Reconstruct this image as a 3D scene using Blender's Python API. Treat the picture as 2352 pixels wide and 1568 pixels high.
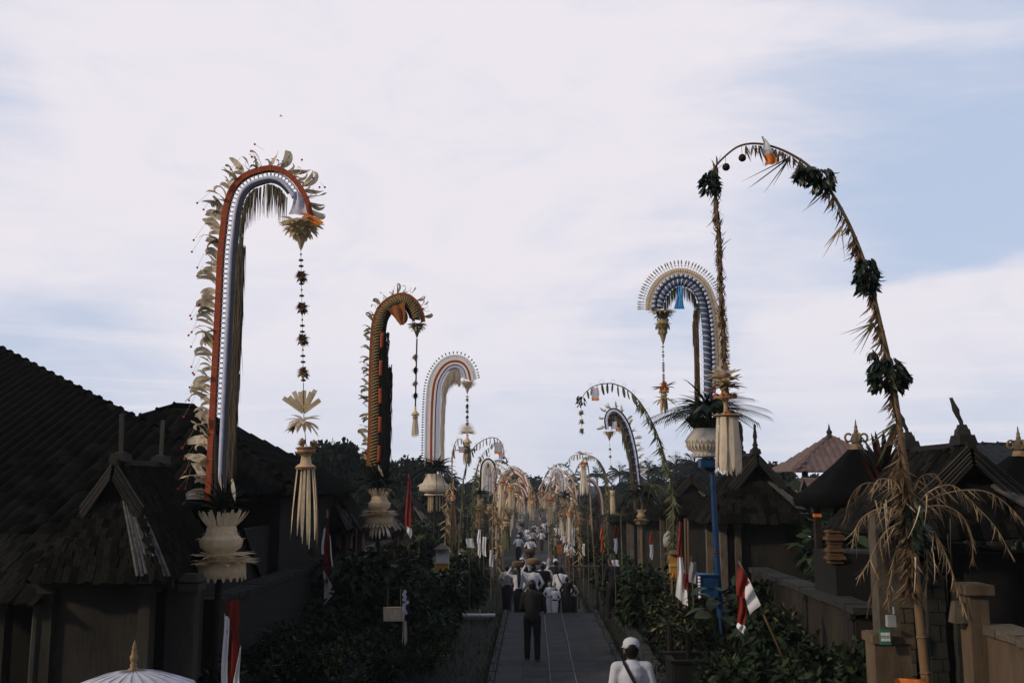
import bpy, math, random
import numpy as np
from mathutils import Vector, Matrix, Quaternion

for _o in list(bpy.data.objects):
    bpy.data.objects.remove(_o, do_unlink=True)
SC = bpy.context.scene
COL = SC.collection
random.seed(11)
RNG = np.random.default_rng(11)
PI = math.pi
rad = math.radians

# ------------------------------------------------------------------ camera
# Photo coordinates below are those of a 2352 x 1568 view of the photograph.
PW, PH, FPX = 2352.0, 1568.0, 2287.0
CZ = 3.8
PITCH = math.atan(326.0 / FPX)
YAW = math.atan(49.0 / FPX)
cam_d = bpy.data.cameras.new('camera')
cam_d.sensor_width = 36.0
cam_d.lens = 36.0 * FPX / PW
cam_d.clip_start = 0.1
cam_d.clip_end = 6000
cam = bpy.data.objects.new('camera', cam_d)
COL.objects.link(cam)
cam.location = (0, 0, CZ)
cam.rotation_euler = (PI / 2 + PITCH, 0, YAW)
SC.camera = cam
_sp, _cp, _sy, _cy = math.sin(PITCH), math.cos(PITCH), math.sin(YAW), math.cos(YAW)
_F = Vector((-_sy * _cp, _cy * _cp, _sp))
_R = Vector((_cy, _sy, 0))
_U = Vector((_sy * _sp, -_cy * _sp, _cp))

def P(x, y, Y):
    """photo pixel -> world point on the plane at distance Y along the street"""
    d = _F + _R * ((x - PW / 2) / FPX) + _U * ((PH / 2 - y) / FPX)
    t = Y / d.y
    return Vector((d.x * t, Y, CZ + d.z * t))

def M(px, Y):
    """length in metres of px photo pixels at distance Y"""
    return px * Y / FPX

# ------------------------------------------------------------------ sky, sun, exposure
SUN_EL, SUN_AZ = rad(26), rad(-118)      # azimuth from +Y (down the street), negative = left, behind the camera
sun_dir = Vector((math.sin(SUN_AZ) * math.cos(SUN_EL), math.cos(SUN_AZ) * math.cos(SUN_EL), math.sin(SUN_EL)))
world = bpy.data.worlds.new('World')
SC.world = world
world.use_nodes = True
wt = world.node_tree
wt.nodes.clear()

def wn(t, **kw):
    n = wt.nodes.new(t)
    for k, v in kw.items():
        setattr(n, k, v)
    return n

def wl(a, b):
    wt.links.new(a, b)

def wmath(op, a, b=None, c=None):
    n = wn('ShaderNodeMath', operation=op)
    for i, q in enumerate((a, b, c)):
        if q is None:
            continue
        if isinstance(q, (int, float)):
            n.inputs[i].default_value = q
        else:
            wl(q, n.inputs[i])
    return n.outputs[0]

def wramp(v, a, b):
    n = wn('ShaderNodeMapRange', interpolation_type='SMOOTHSTEP')
    wl(v, n.inputs['Value'])
    n.inputs['From Min'].default_value = a
    n.inputs['From Max'].default_value = b
    return n.outputs['Result']

def wmix(fac, a, b):
    n = wn('ShaderNodeMix', data_type='RGBA')
    for s, q in ((n.inputs[0], fac), (n.inputs[6], a), (n.inputs[7], b)):
        if isinstance(q, tuple):
            s.default_value = (*q, 1)
        elif isinstance(q, (int, float)):
            s.default_value = q
        else:
            wl(q, s)
    return n.outputs[2]

tc = wn('ShaderNodeTexCoord')
sky = wn('ShaderNodeTexSky', sky_type='NISHITA')
sky.sun_disc = False
sky.sun_elevation = SUN_EL
sky.sun_rotation = SUN_AZ
sky.altitude = 600
sky.dust_density = 2.0
skys = wn('ShaderNodeVectorMath', operation='SCALE')
wl(sky.outputs[0], skys.inputs[0])
skys.inputs['Scale'].default_value = 0.10

def wnoise(scale, mscale, detail=5, rough=0.55, dist=0.0, loc=(0, 0, 0)):
    m = wn('ShaderNodeMapping')
    wl(tc.outputs['Generated'], m.inputs[0])
    m.inputs['Scale'].default_value = mscale
    m.inputs['Location'].default_value = loc
    n = wn('ShaderNodeTexNoise')
    wl(m.outputs[0], n.inputs['Vector'])
    n.inputs['Scale'].default_value = scale
    n.inputs['Detail'].default_value = detail
    n.inputs['Roughness'].default_value = rough
    n.inputs['Distortion'].default_value = dist
    return n.outputs['Fac']

def wdir(x, y):
    d = _F + _R * ((x - PW / 2) / FPX) + _U * ((PH / 2 - y) / FPX)
    return d.normalized()

def wblob(x, y, r0, r1):
    n = wn('ShaderNodeVectorMath', operation='DOT_PRODUCT')
    wl(tc.outputs['Generated'], n.inputs[0])
    n.inputs[1].default_value = wdir(x, y)
    return wramp(n.outputs['Value'], math.cos(rad(r1)), math.cos(rad(r0)))

sep = wn('ShaderNodeSeparateXYZ')
wl(tc.outputs['Generated'], sep.inputs[0])
elev = sep.outputs['Z']
# pale cirrus sheet: broad soft shapes + wispy streaks, thinner (bluer) patches
n1 = wnoise(2.3, (1.0, 1.0, 2.4), 6, 0.55, 0.6, (0.3, 0.1, 0.2))
n2 = wnoise(5.0, (0.8, 1.0, 6.0), 7, 0.6, 0.8, (1.3, 0.4, 0.7))
cover = wmath('ADD', wmath('MULTIPLY', n1, 0.80), wmath('MULTIPLY', n2, 0.27))
cover = wmath('SUBTRACT', cover, wmath('MULTIPLY', wblob(2260, 60, 1, 18), 0.18))
cover = wmath('SUBTRACT', cover, wmath('MULTIPLY', wblob(2240, 590, 0.5, 7), 0.09))
cover = wmath('SUBTRACT', cover, wmath('MULTIPLY', wblob(100, 900, 1, 9), 0.14))
cover = wmath('SUBTRACT', cover, wmath('MULTIPLY', wblob(1500, 930, 1, 10), 0.10))
# cloud bank with a slanting upper edge at the right
_n = wdir(1650, 770).cross(wdir(2352, 590)).normalized()
if _n.z < 0:
    _n = -_n
_dn = wn('ShaderNodeVectorMath', operation='DOT_PRODUCT')
wl(tc.outputs['Generated'], _dn.inputs[0])
_dn.inputs[1].default_value = _n
edge = wmath('ADD', _dn.outputs['Value'], wmath('MULTIPLY', wmath('SUBTRACT', wnoise(9.0, (1, 1, 1.6), 6, 0.6, 0.3, (2.1, 0, 0)), 0.5), 0.07))
bank = wmath('MULTIPLY', wramp(edge, 0.014, -0.016), wramp(edge, -0.13, -0.03))
bank = wmath('MULTIPLY', bank, wramp(sep.outputs['X'], 0.12, 0.30))
cover = wmath('ADD', cover, wmath('MULTIPLY', bank, 0.20))
# thin streaks low over the roofs
streak = wmath('MULTIPLY', wramp(wnoise(3.0, (0.7, 0.7, 16.0), 4, 0.5, 0.4, (0.2, 1.7, 0.4)), 0.50, 0.66), wramp(elev, 0.20, 0.06))
cover = wmath('ADD', cover, wmath('MULTIPLY', streak, 0.16))
cover = wmath('ADD', cover, wmath('MULTIPLY', wblob(1000, 420, 6, 26), 0.13))
high = wramp(elev, 0.42, 0.95)           # the sheet thins out towards the zenith
cover = wmath('SUBTRACT', cover, wmath('MULTIPLY', high, 0.22))
mask = wramp(cover, 0.28, 0.66)
low = wramp(elev, 0.22, -0.02)
clear = wmix(0.85, skys.outputs[0], (0.54, 0.63, 0.82))
clear = wmix(wmath('MULTIPLY', high, 0.8), clear, skys.outputs[0])
clear = wmix(low, clear, (0.53, 0.60, 0.765))
cloud = wmix(low, (0.845, 0.805, 0.865), (0.74, 0.755, 0.845))
mott = wmath('MULTIPLY', wramp(wnoise(7.0, (1.0, 1.0, 2.2), 7, 0.62, 0.9, (0.7, 2.3, 1.1)), 0.46, 0.72), 0.5)
cloud = wmix(mott, cloud, (0.71, 0.725, 0.835))
skyc = wmix(mask, clear, cloud)
bg = wn('ShaderNodeBackground')
wl(skyc, bg.inputs['Color'])
bg.inputs['Strength'].default_value = 1.0
wo = wn('ShaderNodeOutputWorld')
wl(bg.outputs[0], wo.inputs['Surface'])

sun_d = bpy.data.lights.new('sun', 'SUN')
sun_d.energy = 2.3
sun_d.angle = rad(3)
sun_d.color = (1.0, 0.80, 0.58)
sun = bpy.data.objects.new('sun', sun_d)
COL.objects.link(sun)
sun.rotation_euler = (-sun_dir).to_track_quat('-Z', 'Y').to_euler()
SC.view_settings.view_transform = 'Standard'
SC.view_settings.look = 'None'
SC.view_settings.gamma = 1.0
SC.view_settings.exposure = 0.0
SC.render.engine = 'CYCLES'
SC.cycles.use_denoising = True
SC.cycles.max_bounces = 5
SC.cycles.diffuse_bounces = 2
SC.cycles.glossy_bounces = 2
SC.cycles.transparent_max_bounces = 6
SC.cycles.volume_bounces = 0
SC.cycles.use_light_tree = False

# ------------------------------------------------------------------ materials
MATS = {}

def mat(name, col, rough=0.85, var=0.25, scale=6.0, bump=0.0, bscale=None, spec=0.25, col2=None, stretch=(1, 1, 1), sheen=0.0, trans=0.0):
    """Principled material with noise-driven colour change and fine relief."""
    if name in MATS:
        return MATS[name]
    m = bpy.data.materials.new(name)
    m.use_nodes = True
    t = m.node_tree
    b = t.nodes['Principled BSDF']
    b.inputs['Roughness'].default_value = rough
    b.inputs['Specular IOR Level'].default_value = spec
    tcn = t.nodes.new('ShaderNodeTexCoord')
    mp = t.nodes.new('ShaderNodeMapping')
    mp.inputs['Scale'].default_value = stretch
    t.links.new(tcn.outputs['Object'], mp.inputs[0])
    oi = t.nodes.new('ShaderNodeObjectInfo')
    ns = t.nodes.new('ShaderNodeTexNoise')
    ns.noise_dimensions = '4D'
    t.links.new(mp.outputs[0], ns.inputs['Vector'])
    wv = t.nodes.new('ShaderNodeMath')
    wv.operation = 'MULTIPLY'
    wv.inputs[1].default_value = 37.0
    t.links.new(oi.outputs['Random'], wv.inputs[0])
    t.links.new(wv.outputs[0], ns.inputs['W'])
    ns.inputs['Scale'].default_value = scale
    ns.inputs['Detail'].default_value = 6
    ns.inputs['Roughness'].default_value = 0.65
    mr = t.nodes.new('ShaderNodeMapRange')
    mr.inputs['From Min'].default_value = 0.3
    mr.inputs['From Max'].default_value = 0.7
    t.links.new(ns.outputs['Fac'], mr.inputs['Value'])
    mx = t.nodes.new('ShaderNodeMix')
    mx.data_type = 'RGBA'
    c = Vector(col)
    if col2 is None:
        ca, cb = c * (1 - var), c * (1 + var)
    else:
        ca, cb = c, Vector(col2)
    mx.inputs[6].default_value = (*[max(0, min(1, q)) for q in ca], 1)
    mx.inputs[7].default_value = (*[max(0, min(1, q)) for q in cb], 1)
    t.links.new(mr.outputs[0], mx.inputs[0])
    hv = t.nodes.new('ShaderNodeHueSaturation')
    rv = t.nodes.new('ShaderNodeMapRange')
    rv.inputs['To Min'].default_value = 1 - 0.5 * var
    rv.inputs['To Max'].default_value = 1 + 0.5 * var
    t.links.new(oi.outputs['Random'], rv.inputs['Value'])
    t.links.new(rv.outputs[0], hv.inputs['Value'])
    t.links.new(mx.outputs[2], hv.inputs['Color'])
    t.links.new(hv.outputs[0], b.inputs['Base Color'])
    if bump:
        n2_ = t.nodes.new('ShaderNodeTexNoise')
        t.links.new(mp.outputs[0], n2_.inputs['Vector'])
        n2_.inputs['Scale'].default_value = bscale or scale * 4
        n2_.inputs['Detail'].default_value = 5
        bp = t.nodes.new('ShaderNodeBump')
        bp.inputs['Strength'].default_value = bump
        bp.inputs['Distance'].default_value = 0.02
        t.links.new(n2_.outputs['Fac'], bp.inputs['Height'])
        t.links.new(bp.outputs[0], b.inputs['Normal'])
    if sheen:
        b.inputs['Sheen Weight'].default_value = sheen
    if trans:
        # thin leaf or cloth: some light comes through from the far side
        tr = t.nodes.new('ShaderNodeBsdfTranslucent')
        t.links.new(hv.outputs[0], tr.inputs['Color'])
        ms = t.nodes.new('ShaderNodeMixShader')
        ms.inputs[0].default_value = trans
        t.links.new(b.outputs[0], ms.inputs[1])
        t.links.new(tr.outputs[0], ms.inputs[2])
        t.links.new(ms.outputs[0], t.nodes['Material Output'].inputs['Surface'])
    MATS[name] = m
    return m

mat('palm_cream', (0.66, 0.54, 0.37), 0.7, 0.22, 9, 0.3, trans=0.42)
mat('palm_white', (0.72, 0.64, 0.52), 0.7, 0.16, 9, 0.2, trans=0.40)
mat('palm_dry', (0.15, 0.10, 0.058), 0.85, 0.45, 7, 0.4, trans=0.2)
mat('palm_straw', (0.34, 0.25, 0.145), 0.8, 0.35, 7, 0.3, trans=0.2)
mat('palm_green', (0.10, 0.105, 0.05), 0.6, 0.4, 5, 0.2, trans=0.2)
mat('curl_leaf', (0.46, 0.40, 0.27), 0.65, 0.4, 5, 0.3, col2=(0.16, 0.14, 0.09), trans=0.25)
mat('curl_pale', (0.62, 0.54, 0.40), 0.65, 0.3, 5, 0.3, trans=0.4)
mat('raffia', (0.11, 0.092, 0.062), 0.9, 0.4, 8, 0.3, stretch=(4, 4, 0.5))
mat('raffia_pale', (0.42, 0.36, 0.28), 0.9, 0.3, 8, 0.3, stretch=(4, 4, 0.5))
mat('orange_cloth', (0.27, 0.052, 0.020), 0.75, 0.25, 12, 0.3)
mat('orange_flower', (0.68, 0.20, 0.03), 0.7, 0.25, 20, 0.3)
mat('rust_cloth', (0.22, 0.072, 0.024), 0.8, 0.3, 10, 0.3)
mat('satin_white', (0.42, 0.45, 0.58), 0.4, 0.2, 10, 0.2, spec=0.5)
mat('navy', (0.018, 0.022, 0.042), 0.6, 0.3, 10, 0.2)
mat('black_rattan', (0.012, 0.012, 0.014), 0.5, 0.3, 10)
mat('black_fur', (0.006, 0.006, 0.007), 0.9, 0.4, 14)
mat('gold_rope', (0.19, 0.135, 0.06), 0.7, 0.3, 18, 0.4)
mat('white_lace', (0.66, 0.62, 0.60), 0.8, 0.15, 14, 0.3)
mat('mauve', (0.25, 0.19, 0.24), 0.8, 0.3, 14)
mat('blue_paint', (0.005, 0.030, 0.088), 0.45, 0.3, 6, 0.15)
mat('blue_cloth', (0.035, 0.21, 0.50), 0.6, 0.2, 10, 0.3)
mat('blue_rope', (0.075, 0.115, 0.20), 0.5, 0.4, 20, 0.4)
mat('white_cloth', (0.74, 0.74, 0.76), 0.8, 0.08, 6, 0.3, trans=0.15)
mat('grey_print', (0.55, 0.55, 0.62), 0.8, 0.35, 26, 0.1, col2=(0.28, 0.28, 0.36))
mat('red_cloth', (0.165, 0.015, 0.011), 0.8, 0.2, 6, 0.3, trans=0.1)
mat('yellow_cloth', (0.36, 0.19, 0.03), 0.8, 0.2, 6, 0.3)
mat('gold', (0.17, 0.108, 0.042), 0.45, 0.35, 22, 0.5, spec=0.5)
mat('red_bead', (0.40, 0.03, 0.02), 0.5, 0.2, 20)
mat('bead_dark', (0.03, 0.02, 0.02), 0.5, 0.3, 20)
mat('cluster', (0.24, 0.17, 0.10), 0.8, 0.5, 24, 0.4)
mat('bamboo', (0.12, 0.078, 0.042), 0.55, 0.3, 4, 0.2, stretch=(3, 3, 0.6))
mat('bamboo_grey', (0.036, 0.034, 0.029), 0.8, 0.4, 5, 0.4, stretch=(4, 4, 0.7))
mat('bamboo_dark', (0.010, 0.009, 0.008), 0.8, 0.4, 5, 0.3)
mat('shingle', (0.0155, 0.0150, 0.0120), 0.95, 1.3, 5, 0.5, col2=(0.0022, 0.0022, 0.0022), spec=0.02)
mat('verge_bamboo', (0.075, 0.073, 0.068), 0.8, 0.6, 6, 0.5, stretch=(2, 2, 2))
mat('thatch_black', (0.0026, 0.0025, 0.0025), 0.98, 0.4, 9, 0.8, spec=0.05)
mat('tile_dark', (0.0014, 0.0014, 0.0014), 0.95, 1.7, 2.6, 0.5, spec=0.02, col2=(0.0055, 0.0060, 0.0048))  # random lighter tone stands in for sparse glints on the tiles
mat('tile_red', (0.105, 0.072, 0.066), 0.8, 0.35, 3, 0.3)
mat('tile_blue', (0.008, 0.010, 0.014), 0.8, 0.3, 3, 0.3)
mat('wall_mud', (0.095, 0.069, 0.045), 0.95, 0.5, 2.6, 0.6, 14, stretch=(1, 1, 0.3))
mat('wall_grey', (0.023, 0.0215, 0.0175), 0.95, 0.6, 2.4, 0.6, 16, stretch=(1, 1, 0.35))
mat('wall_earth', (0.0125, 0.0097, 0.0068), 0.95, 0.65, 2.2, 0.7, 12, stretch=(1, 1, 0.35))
mat('basket_grey', (0.40, 0.39, 0.36), 0.75, 0.2, 9, 0.3)
mat('pleat', (0.86, 0.75, 0.58), 0.7, 0.12, 9, 0.2, trans=0.6)
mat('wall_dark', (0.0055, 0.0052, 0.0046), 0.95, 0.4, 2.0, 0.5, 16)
mat('stone', (0.085, 0.072, 0.054), 0.95, 0.4, 5, 0.7, 20)
mat('stone_grey', (0.024, 0.026, 0.023), 0.95, 0.4, 5, 0.7, 20)
mat('carved_brick', (0.065, 0.036, 0.017), 0.9, 0.4, 9, 0.6)
mat('door_wood', (0.018, 0.012, 0.008), 0.8, 0.4, 6, 0.4)
mat('paving', (0.026, 0.027, 0.029), 0.9, 0.42, 1.3, 0.5, 24)
mat('paving_line', (0.12, 0.12, 0.12), 0.85, 0.3, 6, 0.3)
mat('soil', (0.009, 0.008, 0.006), 1.0, 0.4, 3, 0.6)
mat('ground_grass', (0.008, 0.010, 0.005), 1.0, 0.45, 1.2, 0.6)
mat('grass_blade', (0.014, 0.020, 0.008), 0.8, 0.4, 3)
mat('leaf_dark', (0.011, 0.020, 0.009), 0.6, 0.5, 3, col2=(0.004, 0.008, 0.005), spec=0.1)
mat('leaf_mid', (0.026, 0.046, 0.018), 0.55, 0.5, 3, col2=(0.007, 0.012, 0.007), spec=0.12)
mat('leaf_flower', (0.085, 0.07, 0.024), 0.6, 0.5, 3)
mat('leaf_far', (0.014, 0.023, 0.017), 0.9, 0.4, 0.5, col2=(0.006, 0.012, 0.010), spec=0.05)
mat('leaf_glossy', (0.010, 0.021, 0.012), 0.4, 0.4, 3, spec=0.35)
mat('leaf_red', (0.020, 0.006, 0.006), 0.6, 0.4, 3)
mat('bark', (0.016, 0.014, 0.012), 0.95, 0.4, 6, 0.6)
mat('skin', (0.16, 0.085, 0.05), 0.6, 0.1, 8)
mat('hair', (0.008, 0.007, 0.007), 0.45, 0.2, 20)
mat('shirt_white', (0.43, 0.45, 0.505), 0.85, 0.08, 5, 0.25)
mat('cloth_black', (0.005, 0.005, 0.006), 0.85, 0.3, 6, 0.2)
mat('cloth_navy', (0.007, 0.008, 0.013), 0.85, 0.3, 6, 0.2)
mat('cloth_sarong', (0.02, 0.015, 0.012), 0.85, 0.5, 18, 0.2)
mat('cloth_grey', (0.20, 0.20, 0.22), 0.85, 0.2, 8, 0.2)
mat('basket_brown', (0.13, 0.085, 0.04), 0.8, 0.4, 24, 0.5)
mat('metal_white', (0.22, 0.235, 0.235), 0.5, 0.2, 6, 0.1)
mat('sign_green', (0.02, 0.13, 0.10), 0.5, 0.2, 6)
mat('eye', (0.02, 0.015, 0.012), 0.2, 0.1)

# ------------------------------------------------------------------ mesh helpers
class MB:
    def __init__(s):
        s.v = []
        s.f = []
        s.mi = []

    def add(s, vs, fs, mi=0):
        o = len(s.v)
        s.v.extend([tuple(q) for q in vs])
        s.f.extend([tuple(i + o for i in f) for f in fs])
        s.mi.extend([mi] * len(fs))
        return s

    def box(s, c, size, R=None, mi=0, taper=1.0):
        c = Vector(c)
        hx, hy, hz = size[0] / 2, size[1] / 2, size[2] / 2
        vs = []
        for z, k in ((-hz, 1), (hz, taper)):
            for x, y in ((-hx, -hy), (hx, -hy), (hx, hy), (-hx, hy)):
                q = Vector((x * k, y * k, z))
                vs.append(c + (R @ q if R else q))
        return s.add(vs, [(3, 2, 1, 0), (4, 5, 6, 7), (0, 1, 5, 4), (1, 2, 6, 5), (2, 3, 7, 6), (3, 0, 4, 7)], mi)

    def beam(s, a, b, w, h, mi=0, up=(0, 0, 1)):
        a, b = Vector(a), Vector(b)
        d = b - a
        L = d.length
        z = d.normalized()
        x = Vector(up).cross(z)
        if x.length < 1e-4:
            x = Vector((1, 0, 0))
        x.normalize()
        y = z.cross(x)
        R = Matrix((x, y, z)).transposed()
        return s.box((a + b) / 2, (w, h, L), R, mi)

    def tube(s, pts, r, n=6, mi=0, cap=True):
        pts = [Vector(p) for p in pts]
        k = len(pts)
        rs = r if isinstance(r, (list, tuple)) else [r] * k
        vs = []
        ref = None
        for i, p in enumerate(pts):
            t = (pts[min(i + 1, k - 1)] - pts[max(i - 1, 0)])
            t = t.normalized() if t.length > 1e-9 else Vector((0, 0, 1))
            if ref is None:
                ref = t.orthogonal().normalized()
            x = (ref - t * ref.dot(t))
            x = x.normalized() if x.length > 1e-6 else t.orthogonal().normalized()
            ref = x
            y = t.cross(x)
            for j in range(n):
                a = 2 * PI * j / n
                vs.append(p + (x * math.cos(a) + y * math.sin(a)) * rs[i])
        fs = []
        for i in range(k - 1):
            for j in range(n):
                j2 = (j + 1) % n
                fs.append((i * n + j, i * n + j2, (i + 1) * n + j2, (i + 1) * n + j))
        if cap:
            fs.append(tuple(range(n - 1, -1, -1)))
            fs.append(tuple((k - 1) * n + j for j in range(n)))
        return s.add(vs, fs, mi)

    def lathe(s, prof, n=14, c=(0, 0, 0), R=None, mi=0, wob=0.0):
        c = Vector(c)
        vs = []
        for (r, z) in prof:
            for j in range(n):
                a = 2 * PI * j / n
                q = Vector((r * math.cos(a) * (1 + wob * random.uniform(-1, 1)), r * math.sin(a) * (1 + wob * random.uniform(-1, 1)), z))
                vs.append(c + (R @ q if R else q))
        fs = []
        for i in range(len(prof) - 1):
            for j in range(n):
                j2 = (j + 1) % n
                fs.append((i * n + j, i * n + j2, (i + 1) * n + j2, (i + 1) * n + j))
        if prof[0][0] > 1e-4:
            fs.append(tuple(range(n - 1, -1, -1)))
        if prof[-1][0] > 1e-4:
            fs.append(tuple((len(prof) - 1) * n + j for j in range(n)))
        return s.add(vs, fs, mi)

    def ball(s, c, r, n=8, m=5, mi=0, sc=(1, 1, 1), R=None):
        c = Vector(c)
        vs = []
        for i in range(m + 1):
            th = PI * i / m
            for j in range(n):
                a = 2 * PI * j / n
                q = Vector((math.sin(th) * math.cos(a) * r * sc[0], math.sin(th) * math.sin(a) * r * sc[1], math.cos(th) * r * sc[2]))
                vs.append(c + (R @ q if R else q))
        fs = []
        for i in range(m):
            for j in range(n):
                j2 = (j + 1) % n
                fs.append((i * n + j, (i + 1) * n + j, (i + 1) * n + j2, i * n + j2))
        return s.add(vs, fs, mi)

    def blade(s, p, d, L, w, up=(0, 0, 1), bend=0.0, seg=4, shape='leaf', mi=0, fold=0.0, roll=0.0):
        """a leaf or strip: starts at p, heads along d, droops by bend (fraction of L) against up"""
        p, d, up = Vector(p), Vector(d).normalized(), Vector(up)
        side = d.cross(up)
        side = side.normalized() if side.length > 1e-4 else d.orthogonal().normalized()
        if roll:
            side = Matrix.Rotation(roll, 3, d) @ side
        vs, fs = [], []
        for i in range(seg + 1):
            u = i / seg
            c = p + d * (L * u) - up * (bend * L * u * u)
            if shape == 'leaf':
                ww = w * (math.sin(PI * (0.12 + 0.88 * u)) ** 0.8 if u < 1 else 0.02)
            elif shape == 'taper':
                ww = w * (1 - 0.9 * u)
            elif shape == 'spoon':
                ww = w * (0.35 + 0.65 * math.sin(PI * min(1, 0.1 + 0.85 * u)))
            else:
                ww = w
            nrm = side.cross(d)
            vs += [c - side * ww / 2 + nrm * fold * ww, c, c + side * ww / 2 + nrm * fold * ww] if fold else [c - side * ww / 2, c + side * ww / 2]
        k = 3 if fold else 2
        for i in range(seg):
            for j in range(k - 1):
                a = i * k + j
                fs.append((a, a + 1, a + k + 1, a + k))
        return s.add(vs, fs, mi)

    def sweep(s, pts, nrm, w, d, mi=0):
        """rectangular band following pts: w along nrm, d along Y"""
        vs, fs = [], []
        ws = w if isinstance(w, (list, tuple)) else [w] * len(pts)
        for p, n_, ww in zip(pts, nrm, ws):
            p = Vector(p)
            n_ = Vector(n_)
            for a, b in ((-1, -1), (1, -1), (1, 1), (-1, 1)):
                vs.append(p + n_ * (a * ww / 2) + Vector((0, b * d / 2, 0)))
        for i in range(len(pts) - 1):
            for j in range(4):
                j2 = (j + 1) % 4
                fs.append((i * 4 + j, i * 4 + j2, i * 4 + 4 + j2, i * 4 + 4 + j))
        fs.append((3, 2, 1, 0))
        e = (len(pts) - 1) * 4
        fs.append((e, e + 1, e + 2, e + 3))
        return s.add(vs, fs, mi)

    def mesh(s, name, mats, smooth=False):
        me = bpy.data.meshes.new(name)
        me.from_pydata(s.v, [], s.f)
        for q in (mats if isinstance(mats, (list, tuple)) else [mats]):
            me.materials.append(MATS[q] if isinstance(q, str) else q)
        if any(s.mi):
            me.polygons.foreach_set('material_index', s.mi)
        if smooth:
            me.polygons.foreach_set('use_smooth', [True] * len(me.polygons))
        me.update()
        return me

    def obj(s, name, mats, parent=None, smooth=False, kind=None):
        return link(name, s.mesh(name, mats, smooth), parent, kind=kind)


def link(name, me, parent=None, loc=None, R=None, sc=None, kind=None):
    o = bpy.data.objects.new(name, me)
    if parent is not None:
        o.parent = parent
    if R is not None or sc is not None:
        m4 = (R.to_4x4() if R is not None else Matrix.Identity(4))
        if sc is not None:
            k = sc if isinstance(sc, (tuple, list)) else (sc, sc, sc)
            m4 = m4 @ Matrix.Diagonal((*k, 1))
        if loc is not None:
            m4 = Matrix.Translation(loc) @ m4
        o.matrix_basis = m4
    elif loc is not None:
        o.location = loc
    if kind:
        o['kind'] = kind
    COL.objects.link(o)
    return o


def tag(o, label, cat=None, group=None, kind=None):
    o['label'] = label
    if cat:
        o['category'] = cat
    if group:
        o['group'] = group
    if kind:
        o['kind'] = kind
    return o


def thing(name, label, cat, loc=(0, 0, 0), rz=0.0, group=None):
    o = bpy.data.objects.new(name, None)
    o.empty_display_size = 0.2
    o.location = loc
    o.rotation_euler = (0, 0, rz)
    COL.objects.link(o)
    return tag(o, label, cat, group)


def copy_tree(o, loc=None, rz=None, sc=None, label=None, parent=None):
    c = o.copy()
    COL.objects.link(c)
    c.parent = parent
    if loc is not None:
        c.location = loc
    if rz is not None:
        c.rotation_euler = (0, 0, rz)
    if sc is not None:
        c.scale = sc if isinstance(sc, (tuple, list)) else (sc, sc, sc)
    if label:
        c['label'] = label
    for ch in o.children:
        copy_tree(ch, parent=c)
    return c


def frame(z, x=None):
    """rotation matrix with columns x,y,z; z along given direction"""
    z = Vector(z).normalized()
    x = Vector(x) if x is not None else Vector((0, 1, 0)).cross(z)
    x = x - z * x.dot(z)
    x = x.normalized() if x.length > 1e-5 else z.orthogonal().normalized()
    y = z.cross(x)
    return Matrix((x, y, z)).transposed()


def rotz(a):
    return Matrix.Rotation(a, 3, 'Z')


def G(y):
    """ground height down the street"""
    tab = [(-200, 1.2), (0, 0.0), (30, 0.0), (30.4, -0.17), (31.2, -0.17), (31.4, -0.34), (32.4, -0.34), (32.6, -0.5), (57, -1.0), (73, -1.3), (120, -2.0), (220, -3.0), (4000, -3.0)]
    if y < 0:
        return 0.0
    for (a, za), (b, zb) in zip(tab, tab[1:]):
        if y <= b:
            return za + (zb - za) * (y - a) / (b - a)
    return -3.0


def catmull(pts, n):
    pts = [Vector(p) for p in pts]
    seg = [(pts[i + 1] - pts[i]).length for i in range(len(pts) - 1)]
    ext = [pts[0] * 2 - pts[1]] + pts + [pts[-1] * 2 - pts[-2]]
    dense = []
    for i in range(len(pts) - 1):
        p0, p1, p2, p3 = ext[i:i + 4]
        for k in range(12):
            t = k / 12
            dense.append(0.5 * ((2 * p1) + (p2 - p0) * t + (2 * p0 - 5 * p1 + 4 * p2 - p3) * t * t + (3 * p1 - p0 - 3 * p2 + p3) * t ** 3))
    dense.append(pts[-1])
    cum = [0.0]
    for a, b in zip(dense, dense[1:]):
        cum.append(cum[-1] + (b - a).length)
    out = []
    j = 0
    for i in range(n):
        s = cum[-1] * i / (n - 1)
        while j < len(cum) - 2 and cum[j + 1] < s:
            j += 1
        q = (s - cum[j]) / max(1e-9, cum[j + 1] - cum[j])
        out.append(dense[j].lerp(dense[j + 1], min(1, q)))
    return out, cum[-1]


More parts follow.
